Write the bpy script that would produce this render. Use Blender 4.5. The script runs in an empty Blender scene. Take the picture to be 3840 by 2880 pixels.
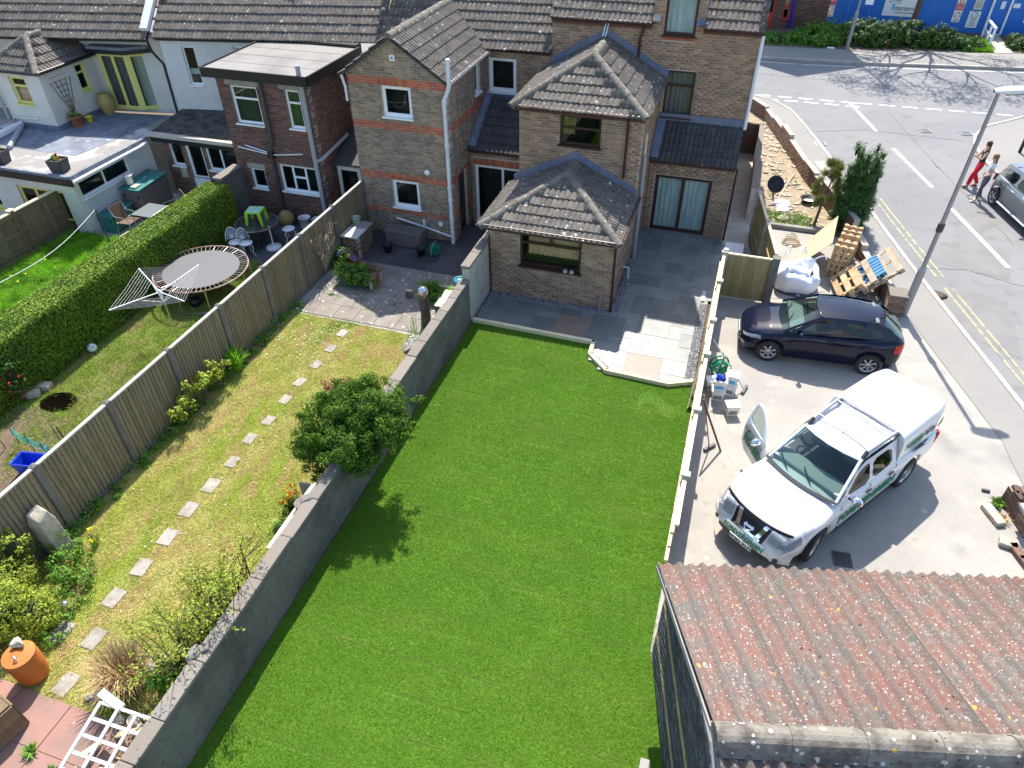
import bpy, bmesh, math, random
import numpy as np
from mathutils import Vector, Matrix
rnd = random.Random(7)
NP = np.random.default_rng(7)
scene = bpy.context.scene
COL = scene.collection
PI = math.pi
# ---------------------------------------------------------------- camera, sky, sun, exposure
CAMLOC = Vector((0, 0, 11.1))
cam = bpy.data.cameras.new('camera')
camo = bpy.data.objects.new('camera', cam)
COL.objects.link(camo)
camo.matrix_world = Matrix(((0.9527, -0.19, 0.237, 0), (0.3037, 0.6113, -0.7308, 0), (-0.006, 0.7683, 0.6401, 11.1), (0, 0, 0, 1)))
cam.sensor_fit = 'HORIZONTAL'
cam.sensor_width = 36
cam.lens = 24.84
cam.clip_end = 600
scene.camera = camo
SUND = Vector((0.18, -0.73, -1)).normalized()
W = bpy.data.worlds.new('World')
scene.world = W
W.use_nodes = True
sky = W.node_tree.nodes.new('ShaderNodeTexSky')
sky.sky_type = 'NISHITA'
sky.sun_disc = False
sky.sun_elevation = math.asin(-SUND.z)
sky.sun_rotation = math.atan2(-SUND.x, -SUND.y)
bg = W.node_tree.nodes['Background']
bg.inputs[1].default_value = 0.15
W.node_tree.links.new(sky.outputs[0], bg.inputs[0])
sl = bpy.data.lights.new('sun', 'SUN')
sl.energy = 4.2
sl.angle = math.radians(0.53)
sl.color = (1, 0.95, 0.87)
so = bpy.data.objects.new('sun', sl)
so.rotation_euler = SUND.to_track_quat('-Z', 'Y').to_euler()
so.location = (0, 0, 30)
COL.objects.link(so)
scene.view_settings.view_transform = 'Standard'
scene.view_settings.look = 'None'
scene.view_settings.exposure = 1.2
scene.view_settings.gamma = 1
scene.view_settings.use_curve_mapping = False

# ---------------------------------------------------------------- materials
def mat(name, col, rough=.8, col2=None, ns=4, lo=.35, hi=.65, isl=0, spots=(), bump=0, bs=40, metal=0, spec=.4, co='pos', st=(1, 1, 1), trans=0, det=4, coat=0, hue=0):
    m = bpy.data.materials.new(name)
    m.use_nodes = True
    nt = m.node_tree
    N, L = nt.nodes, nt.links
    b = N['Principled BSDF']
    b.inputs['Roughness'].default_value = rough
    b.inputs['Metallic'].default_value = metal
    b.inputs['Specular IOR Level'].default_value = spec
    b.inputs['Coat Weight'].default_value = coat
    if co == 'pos':
        src = N.new('ShaderNodeNewGeometry').outputs['Position']
    else:
        src = N.new('ShaderNodeTexCoord').outputs['Object']
    if st != (1, 1, 1):
        mp = N.new('ShaderNodeMapping')
        mp.inputs['Scale'].default_value = st
        L.new(src, mp.inputs[0])
        src = mp.outputs[0]
    def noise(s, d=det):
        n = N.new('ShaderNodeTexNoise')
        n.inputs['Scale'].default_value = s
        n.inputs['Detail'].default_value = d
        n.inputs['Roughness'].default_value = .62
        L.new(src, n.inputs['Vector'])
        return n.outputs['Fac']
    def ramp(f, a, c):
        r = N.new('ShaderNodeMapRange')
        r.inputs['From Min'].default_value = a
        r.inputs['From Max'].default_value = c
        L.new(f, r.inputs['Value'])
        return r.outputs[0]
    def mix(f, a, c):
        x = N.new('ShaderNodeMix')
        x.data_type = 'RGBA'
        L.new(f, x.inputs[0])
        for s, v in ((6, a), (7, c)):
            if isinstance(v, tuple):
                x.inputs[s].default_value = (*v, 1)
            else:
                L.new(v, x.inputs[s])
        return x.outputs[2]
    cur = col
    if col2:
        layers = col2 if isinstance(col2, list) else [(col2, ns, lo, hi)]
        for (c2, s, a, c) in layers:
            cur = mix(ramp(noise(s), a, c), cur, c2)
    for (c2, s, size, amt) in spots:
        v = N.new('ShaderNodeTexVoronoi')
        v.inputs['Scale'].default_value = s
        L.new(src, v.inputs['Vector'])
        sp = N.new('ShaderNodeSeparateColor')
        L.new(v.outputs['Color'], sp.inputs[0])
        a = N.new('ShaderNodeMath'); a.operation = 'LESS_THAN'
        L.new(sp.outputs[0], a.inputs[0]); a.inputs[1].default_value = amt
        k = N.new('ShaderNodeMath'); k.operation = 'MULTIPLY'
        L.new(sp.outputs[1], k.inputs[0]); k.inputs[1].default_value = size
        d = N.new('ShaderNodeMath'); d.operation = 'LESS_THAN'
        L.new(v.outputs['Distance'], d.inputs[0]); L.new(k.outputs[0], d.inputs[1])
        e = N.new('ShaderNodeMath'); e.operation = 'MULTIPLY'
        L.new(a.outputs[0], e.inputs[0]); L.new(d.outputs[0], e.inputs[1])
        cur = mix(e.outputs[0], cur, c2)
    if isl or hue:
        g = N.new('ShaderNodeNewGeometry')
        oi = N.new('ShaderNodeObjectInfo')
        ad = N.new('ShaderNodeMath'); ad.operation = 'ADD'
        L.new(g.outputs['Random Per Island'], ad.inputs[0]); L.new(oi.outputs['Random'], ad.inputs[1])
        fr = N.new('ShaderNodeMath'); fr.operation = 'FRACT'
        L.new(ad.outputs[0], fr.inputs[0])
        hs = N.new('ShaderNodeHueSaturation')
        r = N.new('ShaderNodeMapRange')
        r.inputs['To Min'].default_value = 1 - isl; r.inputs['To Max'].default_value = 1 + isl
        L.new(fr.outputs[0], r.inputs[0]); L.new(r.outputs[0], hs.inputs['Value'])
        if hue:
            m7 = N.new('ShaderNodeMath'); m7.operation = 'MULTIPLY'; m7.inputs[1].default_value = 7.31
            L.new(fr.outputs[0], m7.inputs[0])
            f2 = N.new('ShaderNodeMath'); f2.operation = 'FRACT'
            L.new(m7.outputs[0], f2.inputs[0])
            r2 = N.new('ShaderNodeMapRange')
            r2.inputs['To Min'].default_value = .5 - hue; r2.inputs['To Max'].default_value = .5 + hue
            L.new(f2.outputs[0], r2.inputs[0]); L.new(r2.outputs[0], hs.inputs['Hue'])
        if isinstance(cur, tuple): hs.inputs['Color'].default_value = (*cur, 1)
        else: L.new(cur, hs.inputs['Color'])
        cur = hs.outputs[0]
    if isinstance(cur, tuple): b.inputs['Base Color'].default_value = (*cur, 1)
    else: L.new(cur, b.inputs['Base Color'])
    if bump:
        bp = N.new('ShaderNodeBump')
        bp.inputs['Strength'].default_value = min(1, bump)
        bp.inputs['Distance'].default_value = .02
        L.new(noise(bs, 3), bp.inputs['Height'])
        L.new(bp.outputs[0], b.inputs['Normal'])
    if trans:
        t = N.new('ShaderNodeBsdfTranslucent')
        if isinstance(cur, tuple): t.inputs[0].default_value = (*cur, 1)
        else: L.new(cur, t.inputs[0])
        mx = N.new('ShaderNodeMixShader'); mx.inputs[0].default_value = trans
        L.new(b.outputs[0], mx.inputs[1]); L.new(t.outputs[0], mx.inputs[2])
        L.new(mx.outputs[0], N['Material Output'].inputs[0])
    return m

def glassmat(name, tint, ior=1.5, refl=(1, 1, 1)):
    m = bpy.data.materials.new(name); m.use_nodes = True
    N, L = m.node_tree.nodes, m.node_tree.links
    N.remove(N['Principled BSDF'])
    lw = N.new('ShaderNodeLayerWeight'); lw.inputs[0].default_value = .5
    pw = N.new('ShaderNodeMath'); pw.operation = 'POWER'; pw.inputs[1].default_value = 5; L.new(lw.outputs['Facing'], pw.inputs[0])
    f0 = ((ior - 1) / (ior + 1)) ** 2
    f = N.new('ShaderNodeMath'); f.operation = 'MULTIPLY_ADD'; f.inputs[1].default_value = 1 - f0; f.inputs[2].default_value = f0; L.new(pw.outputs[0], f.inputs[0])
    t = N.new('ShaderNodeBsdfTransparent'); t.inputs[0].default_value = (*tint, 1)
    g = N.new('ShaderNodeBsdfGlossy'); g.inputs['Roughness'].default_value = .02; g.inputs[0].default_value = (*refl, 1)
    x = N.new('ShaderNodeMixShader')
    L.new(f.outputs[0], x.inputs[0]); L.new(t.outputs[0], x.inputs[1]); L.new(g.outputs[0], x.inputs[2])
    L.new(x.outputs[0], N['Material Output'].inputs[0])
    return m

GREYBR = (.145, .105, .078)
m_brick = mat('tan_brick', (.36, .22, .13), .9, [((.25, .165, .11), 2.5, .4, .7)], isl=.3, hue=.015, bump=.3, bs=90)
m_brickk = mat('kitchen_brick', (.34, .205, .13), .9, [((.22, .145, .105), 2.5, .4, .7)], isl=.32, hue=.02, bump=.3, bs=90)
m_brickg = mat('grey_brick', (.31, .22, .145), .9, [((.2, .155, .12), 2.5, .4, .7)], isl=.3, hue=.01, bump=.3, bs=90)
m_brickr = mat('red_brick', (.42, .115, .055), .9, isl=.25, hue=.01, bump=.3, bs=90)
m_brickd = mat('dark_red_brick', (.15, .066, .048), .9, [((.095, .06, .05), 3, .4, .7)], isl=.4, hue=.015, bump=.3, bs=90)
m_brickold = mat('old_brick', (.2, .1, .06), .95, [((.12, .09, .07), 6, .4, .6)], isl=.35, bump=.4, bs=60)
m_bricks = mat('dark_slate_brick', (.05, .05, .058), .9, [((.09, .09, .10), 12, .5, .62)], isl=.5, bump=.4, bs=60)
m_mortar = mat('mortar', (.42, .37, .31), .95, bump=.2)
m_mortard = mat('dark_mortar', (.27, .215, .18), .95, bump=.2)
LICH = [((.42, .42, .38), 9, .30, .5), ((.5, .49, .45), 3.1, .20, .3), ((.03, .028, .025), 16, .3, .3)]
m_tile = mat('concrete_roof_tile', (.125, .105, .088), .9, [((.18, .155, .13), 7, .4, .65)], isl=.16, spots=LICH, bump=.4, bs=60)
m_tileg = mat('weathered_roof_tile', (.14, .12, .1), .9, [((.085, .073, .062), 5, .42, .65)], isl=.14, spots=LICH, bump=.4, bs=60)
m_tiled = mat('dark_roof_tile', (.042, .042, .05), .85, [((.065, .062, .06), 6, .4, .65)], isl=.2, spots=[((.4, .4, .38), 7, .12, .3)], bump=.3, bs=60)
m_ridge = mat('ridge_mortar_tile', (.125, .113, .09), .95, [((.19, .172, .135), 8, .4, .65)], isl=.12, spots=[((.5, .5, .46), 10, .35, .4)], bump=.5, bs=40)
m_lead = mat('lead', (.11, .135, .2), .55, [((.15, .17, .23), 5, .4, .6)], bump=.15, bs=12)
m_white = mat('white_paint', (.78, .78, .78), .45)
m_cream = mat('cream_render', (.6, .58, .52), .9, [((.5, .48, .42), 1.6, .45, .75)], bump=.25, bs=60)
m_wrender = mat('white_render', (.56, .56, .55), .9, [((.48, .48, .47), 1.8, .45, .75)], bump=.3, bs=45)
m_brown = mat('brown_frame', (.045, .018, .014), .4)
m_brownb = mat('brown_fascia', (.085, .03, .02), .5)
m_yellow = mat('yellow_frame', (.62, .6, .17), .5)
m_black = mat('black_plastic', (.012, .012, .014), .4)
m_blackr = mat('black_rubber', (.02, .02, .021), .75)
m_dgrey = mat('dark_grey_metal', (.05, .052, .056), .5)
m_grey = mat('grey_metal', (.3, .3, .31), .45, metal=.5)
m_steel = mat('steel', (.55, .55, .56), .3, metal=.9)
m_gpipe = mat('grey_pipe', (.3, .31, .33), .5)
m_wpipe = mat('white_pipe', (.66, .66, .67), .45, [((.55, .55, .54), 3, .5, .7)])
m_glass = glassmat('window_glass', (.8, .85, .83), 1.32)
m_glassg = glassmat('green_window_glass', (.6, .7, .6), 1.45)
m_carglass = glassmat('car_glass', (.5, .6, .57), 1.7, (.85, 1, .95))
m_room = mat('dark_room', (.035, .034, .033), .9)
m_curt = mat('curtain_cloth', (.82, .86, .88), .9, [((.62, .66, .7), 3, .4, .6)], st=(4, 4, .5))
m_curtg = mat('green_curtain_cloth', (.34, .27, .29), .9, [((.24, .2, .2), 3, .4, .6)], st=(4, 4, .5))
m_blind = mat('yellow_blind', (.95, .55, .36), .9, [((.85, .42, .24), 3, .4, .6)], st=(1, 1, 3))
m_felt = mat('roof_felt', (.235, .22, .2), .95, [((.17, .16, .148), 1.2, .45, .7)], bump=.3, bs=30, st=(1, .6, 1))
m_feltb = mat('pale_roof_felt', (.235, .218, .2), .9, [((.45, .45, .45), 1.1, .52, .62), ((.2, .19, .18), 3, .55, .75)], spots=[((.06, .06, .05), 5, .2, .3)], bump=.2, bs=25)
m_feltbl = mat('blue_grey_felt', (.16, .18, .22), .7, [((.1, .11, .14), 1.4, .45, .65), ((.27, .29, .33), 4, .55, .7)], bump=.2, bs=25)
m_mossf = mat('mossy_felt', (.085, .075, .065), .95, [((.03, .03, .025), 3, .45, .6)], bump=.6, bs=25)
m_fence = mat('fence_board', (.27, .21, .13), .85, [((.175, .14, .095), 3, .4, .65), ((.2, .17, .09), 1.2, .5, .7)], isl=.17, bump=.3, bs=40, st=(8, 8, .7))
m_fencebr = mat('brown_fence_board', (.2, .135, .075), .85, [((.14, .1, .06), 3, .4, .65)], isl=.2, bump=.3, bs=40, st=(8, 8, .7))
m_gate = mat('new_fence_board', (.36, .27, .115), .8, [((.25, .19, .08), 3, .4, .65)], isl=.16, bump=.2, bs=40, st=(8, 8, .7))
m_pale = mat('pale_timber', (.74, .62, .4), .8, [((.64, .5, .28), 4, .4, .65)], isl=.12, st=(1, 1, 4), bump=.2)
m_pallet = mat('pallet_wood', (.52, .36, .2), .85, [((.36, .23, .12), 4, .4, .65)], isl=.22, bump=.2)
m_palletg = mat('weathered_pallet_wood', (.45, .36, .25), .85, [((.3, .24, .17), 4, .4, .65)], isl=.22, bump=.2)
m_palletb = mat('blue_pallet_wood', (.06, .22, .42), .8, [((.1, .27, .45), 6, .4, .65)], isl=.18)
m_chip = mat('chipboard', (.56, .44, .3), .9, [((.46, .35, .23), 6, .4, .7)], bump=.1)
m_conc = mat('concrete', (.29, .275, .25), .95, [((.2, .185, .165), 2.2, .4, .7)], isl=.06, bump=.4, bs=30, spots=[((.42, .41, .38), 6, .2, .3)])
m_concw = mat('rendered_block', (.15, .133, .112), .95, [((.085, .076, .066), 1.1, .4, .7), ((.2, .183, .155), .5, .52, .8), ((.07, .063, .055), 5, .6, .75)], isl=.04, bump=.4, bs=26)
m_concp = mat('pale_concrete', (.42, .39, .34), .95, [((.33, .3, .26), 3, .4, .7)], isl=.08, bump=.3, bs=30)
m_coping = mat('concrete_coping', (.2, .168, .135), .95, [((.18, .165, .145), 4, .4, .65)], isl=.12, bump=.5, bs=30, spots=[((.1, .095, .08), 9, .3, .3)])
m_cpost = mat('concrete_post', (.17, .155, .135), .95, [((.115, .105, .095), 3, .4, .7)], isl=.1, bump=.4)
m_stone = mat('pale_rough_stone', (.5, .44, .34), .95, [((.3, .26, .2), 5, .4, .65)], bump=.8, bs=14)
m_slab = mat('weathered_slab', (.235, .205, .175), .95, [((.17, .15, .13), 2.5, .4, .7)], isl=.07, spots=[((.6, .58, .53), 10, .35, .35), ((.16, .17, .08), 3, .4, .2)], bump=.3, bs=40)
m_stepst = mat('pale_stepping_slab', (.33, .3, .26), .95, [((.24, .215, .18), 5, .4, .65)], isl=.12, spots=[((.5, .48, .44), 14, .3, .35), ((.14, .17, .05), 5, .35, .3)], bump=.4, bs=40)
m_redslab = mat('red_slab', (.3, .165, .135), .95, [((.22, .15, .125), 1.4, .4, .65)], isl=.06, spots=[((.5, .42, .38), 8, .14, .25)], bump=.2)
m_sand = mat('sandstone_paving', (.175, .185, .168), .42, [((.13, .135, .125), 1.8, .4, .7)], isl=.22, hue=.03, bump=.2, bs=8, spec=.5)
m_sandb = mat('brown_sandstone_paving', (.25, .17, .12), .5, [((.185, .15, .12), 3, .4, .7)], isl=.1, bump=.2, bs=8)
m_grout = mat('paving_joint', (.3, .29, .26), .9)
m_pebble = mat('grey_pebbles', (.2, .2, .21), .6, isl=.7)
m_soil = mat('bare_soil', (.14, .1, .068), 1, [((.095, .066, .045), 3, .4, .65), ((.2, .15, .1), 9, .55, .7)], bump=1, bs=25)
m_earth = mat('dry_earth', (.27, .215, .16), 1, [((.28, .21, .13), 1.3, .42, .62), ((.47, .37, .25), 5, .5, .7), ((.13, .17, .05), .8, .6, .7)], bump=1, bs=22)
m_tarmac = mat('driveway_concrete', (.335, .31, .27), .9, [((.265, .248, .225), .4, .4, .65), ((.41, .365, .3), .9, .54, .72), ((.25, .23, .2), 3.1, .58, .72), ((.27, .25, .22), 30, .5, .8), ((.19, .18, .165), .23, .6, .72)], bump=.2, bs=70, spots=[((.42, .39, .33), 2.2, .2, .25)])
m_road = mat('asphalt_road', (.16, .159, .161), .85, [((.195, .19, .186), .14, .42, .62), ((.115, .115, .12), 1.5, .55, .8), ((.2, .2, .2), 60, .55, .75)], bump=.25, bs=90)
m_roadp = mat('asphalt_patch', (.185, .175, .165), .85, [((.15, .145, .14), 1, .42, .65)], bump=.25, bs=90)
m_pave = mat('pavement_asphalt', (.235, .22, .2), .9, [((.21, .2, .185), .6, .4, .65), ((.25, .24, .22), 40, .55, .75)], bump=.2, bs=80)
m_kerb = mat('kerb_concrete', (.4, .36, .31), .9, [((.3, .27, .24), 3, .4, .7)], isl=.12)
m_line = mat('white_road_paint', (.78, .78, .76), .7, [((.55, .55, .53), 9, .58, .7)])
m_yline = mat('worn_yellow_paint', (.5, .42, .17), .8, [((.2, .19, .16), 5, .45, .58)])
m_asb = mat('red_corrugated_sheet', (.16, .09, .07), .95, [((.115, .1, .088), 3, .42, .6), ((.17, .083, .064), 1.2, .5, .7), ((.2, .17, .15), 11, .55, .72)],
            spots=[((.32, .28, .25), 42, .5, .3), ((.37, .34, .31), 25, .34, .32), ((.44, .42, .39), 12, .22, .25), ((.04, .03, .028), 9, .24, .2), ((.36, .24, .06), 9, .3, .08)], bump=.8, bs=30, isl=.06)
def stripe(m, period, col):
    nt = m.node_tree; N, L = nt.nodes, nt.links; b = N['Principled BSDF']; src = b.inputs['Base Color'].links[0].from_socket
    tc = N.new('ShaderNodeTexCoord'); sx = N.new('ShaderNodeSeparateXYZ'); L.new(tc.outputs['Object'], sx.inputs[0])
    a = N.new('ShaderNodeMath'); a.operation = 'MULTIPLY_ADD'; a.inputs[1].default_value = .085; L.new(sx.outputs[1], a.inputs[0]); L.new(sx.outputs[0], a.inputs[2])
    k = N.new('ShaderNodeMath'); k.operation = 'MULTIPLY'; k.inputs[1].default_value = 2 * PI / period; L.new(a.outputs[0], k.inputs[0])
    c = N.new('ShaderNodeMath'); c.operation = 'COSINE'; L.new(k.outputs[0], c.inputs[0])
    r = N.new('ShaderNodeMapRange'); r.inputs['From Min'].default_value = .35; r.inputs['From Max'].default_value = 1; r.inputs['To Max'].default_value = .6; L.new(c.outputs[0], r.inputs[0])
    x = N.new('ShaderNodeMix'); x.data_type = 'RGBA'; L.new(r.outputs[0], x.inputs[0]); L.new(src, x.inputs[6]); x.inputs[7].default_value = (*col, 1)
    L.new(x.outputs[2], b.inputs['Base Color'])
stripe(m_asb, .336, (.1, .095, .085))
m_asbr = mat('lichened_ridge_cap', (.21, .19, .155), .95, [((.1, .085, .07), 4, .42, .62)], spots=[((.5, .49, .46), 11, .4, .5), ((.4, .25, .06), 6, .3, .12), ((.06, .05, .05), 12, .3, .25)], bump=.6, bs=30, isl=.06)
def grassmat(name, a, layers, trans=.25, isl=.25, hue=.012): return mat(name, a, .75, layers, isl=isl, hue=hue, trans=trans, spec=.25)
TURF = [((.2, .31, .03), .22, .46, .75), ((.12, .27, .011), .6, .38, .66), ((.22, .31, .04), 1.1, .56, .78), ((.08, .21, .008), 3.2, .58, .8)]
m_turf = mat('new_turf', (.138, .292, .014), .75, TURF, isl=.18, hue=.015, trans=.42, spec=.2, st=(.4, 1.5, 1))
m_turfg = mat('turf_base', (.085, .17, .016), 1, [((.065, .14, .012), 1, .4, .6)])
m_seam = mat('turf_seam', (.13, .16, .035), 1, [((.07, .13, .016), 3, .4, .6)])
m_wornb = mat('worn_lawn_base', (.17, .2, .05), 1, [((.22, .17, .09), 1.1, .45, .65), ((.1, .15, .025), 3, .5, .7)], bump=.5)
m_old = mat('straw_grass', (.5, .5, .16), .8, [((.42, .5, .07), 1.0, .4, .58), ((.64, .48, .25), 2.0, .46, .62), ((.24, .36, .04), .7, .6, .72)], isl=.22, st=(1.3, .45, 1), trans=.35, spec=.2)
m_oldg = mat('straw_lawn_base', (.34, .3, .1), 1, [((.2, .24, .04), 1.0, .42, .58)], st=(1.3, .45, 1))
m_tramp = mat('patchy_grass', (.25, .36, .045), .8, [((.36, .34, .11), 1.2, .48, .62), ((.15, .28, .022), .7, .55, .68)], isl=.25, trans=.2, spec=.2)
m_lush = mat('lush_grass', (.24, .52, .025), .75, [((.17, .35, .03), 1.2, .45, .65), ((.07, .19, .012), 2.2, .5, .7)], isl=.3, trans=.3, spec=.25)
m_weed = mat('weed_leaves', (.11, .24, .026), .7, isl=.45, hue=.02, trans=.25, spec=.25)
m_hedge = mat('hedge_leaves', (.185, .27, .022), .6, [((.115, .2, .016), 1.2, .42, .65)], isl=.45, hue=.015, trans=.2, spec=.3)
m_conifer = mat('yew_leaves', (.058, .12, .012), .8, [((.095, .175, .018), 2, .5, .65)], isl=.5, hue=.015, trans=.15, spec=.1)
m_cypress = mat('cypress_leaves', (.06, .125, .028), .65, isl=.45, trans=.12, spec=.3)
m_pine = mat('pine_needles', (.16, .18, .03), .65, isl=.45, trans=.2)
m_lime = mat('lime_leaves', (.27, .34, .03), .6, isl=.4, hue=.02, trans=.3)
m_laurel = mat('laurel_leaves', (.055, .11, .016), .55, isl=.5, hue=.015, trans=.2, spec=.3)
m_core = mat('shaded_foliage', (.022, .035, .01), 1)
m_silver = mat('silver_leaves', (.4, .45, .4), .8, isl=.3)
m_dead = mat('dead_grass', (.42, .3, .15), .9, isl=.35, trans=.15)
m_twig = mat('twig_bark', (.12, .085, .055), .9)
m_bark = mat('tree_bark', (.1, .075, .055), .95, bump=.8, bs=20)
m_blue = mat('hoarding_blue', (.012, .13, .5), .5, [((.02, .16, .52), .8, .4, .7)])
m_sign = mat('sign_white', (.75, .76, .77), .5)
m_red = mat('sign_red', (.55, .03, .03), .5)
m_rdoor = mat('red_door_paint', (.5, .03, .02), .45)
m_bluep = mat('blue_post_paint', (.01, .02, .4), .4)
m_ink = mat('dark_lettering', (.04, .05, .06), .6)
m_cyan = mat('light_blue_print', (.1, .45, .75), .6)
m_tgreen = mat('green_lettering', (.01, .2, .08), .5)
m_wcar = mat('white_car_paint', (.72, .72, .71), .25, co='obj', coat=.6, spec=.5)
m_bcar = mat('dark_blue_car_paint', (.003, .005, .02), .35, co='obj', coat=.6, spec=.05)
m_gcar = mat('grey_car_paint', (.13, .15, .165), .25, co='obj', metal=.4, coat=.8)
m_sidegl = glassmat('side_window_glass', (.3, .35, .34), 1.45)
m_chrome = mat('chrome', (.75, .75, .76), .12, metal=1)
m_alloy = mat('alloy', (.5, .5, .51), .3, metal=.8)
m_lamp = mat('headlamp_lens', (.3, .32, .34), .08, spec=.8)
m_tail = mat('tail_lamp_red', (.5, .02, .015), .2)
m_seat = mat('grey_seat', (.16, .17, .16), .8)
m_dash = mat('grey_dashboard', (.3, .34, .32), .7)
m_orange = mat('orange_clay', (.55, .16, .03), .7, [((.42, .12, .025), 3, .4, .65)])
m_bluepl = mat('blue_plastic', (.012, .06, .5), .35)
m_greenp = mat('lime_plastic', (.3, .62, .02), .35)
m_greenr = mat('green_plastic', (.0, .22, .10), .35)
m_tealp = mat('teal_lid', (.03, .16, .15), .5)
m_teall = mat('teal_net', (.02, .4, .32), .6)
m_bucket = mat('white_bucket', (.72, .72, .7), .45)
m_bag = mat('white_woven_bag', (.8, .8, .83), .7, bump=.2, bs=30)
m_mesh = mat('trampoline_mat', (.115, .115, .12), .7)
m_rust = mat('rusty_frame', (.22, .12, .085), .6, [((.36, .3, .26), 3, .45, .6)])
m_skin = mat('skin', (.55, .33, .23), .6)
m_skin.node_tree.nodes['Principled BSDF'].inputs['Subsurface Weight'].default_value = 0
m_cred = mat('red_cloth', (.6, .01, .03), .8)
m_cblack = mat('black_cloth', (.02, .02, .022), .9)
m_cwhite = mat('white_cloth', (.72, .74, .8), .9)
m_cgrey = mat('grey_cloth', (.09, .09, .11), .9)
m_hairb = mat('brown_hair', (.035, .02, .014), .5)
m_hairl = mat('light_brown_hair', (.2, .11, .05), .5)
m_flowy = mat('yellow_petals', (.7, .55, .02), .7)
m_flowo = mat('orange_petals', (.7, .22, .01), .7)
m_flowp = mat('purple_petals', (.2, .14, .5), .7)
m_flowr = mat('red_petals', (.5, .03, .03), .7)
m_daisy = mat('white_petals', (.75, .75, .7), .7)
m_terra = mat('terracotta', (.3, .1, .05), .85, [((.22, .09, .05), 6, .4, .6)])
m_taupe = mat('taupe_plastic', (.13, .11, .1), .7)
m_gold = mat('gold_ball', (.33, .25, .09), .5)
# ---------------------------------------------------------------- object helpers
MW = {}
def tag(o, label=None, cat=None, group=None, kind=None):
    if label: o['label'] = label
    if cat: o['category'] = cat
    if group: o['group'] = group
    if kind: o['kind'] = kind
    return o
def thing(name, label, cat, loc=(0, 0, 0), rz=0, group=None):
    o = bpy.data.objects.new(name, None)
    o.empty_display_size = .2
    COL.objects.link(o)
    o.location = loc; o.rotation_euler = (0, 0, rz)
    MW[o] = Matrix.Translation(loc) @ Matrix.Rotation(rz, 4, 'Z')
    return tag(o, label, cat, group)
def link(name, me, parent=None, M=None):
    """object from mesh; M is its matrix in world space (vertices of me are already local to M)"""
    o = bpy.data.objects.new(name, me)
    COL.objects.link(o)
    if M is None: M = MW[parent].copy() if parent else Matrix()
    MW[o] = M
    if parent:
        o.parent = parent
        o.matrix_basis = MW[parent].inverted() @ M
    else:
        o.matrix_basis = M
    return o
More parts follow.
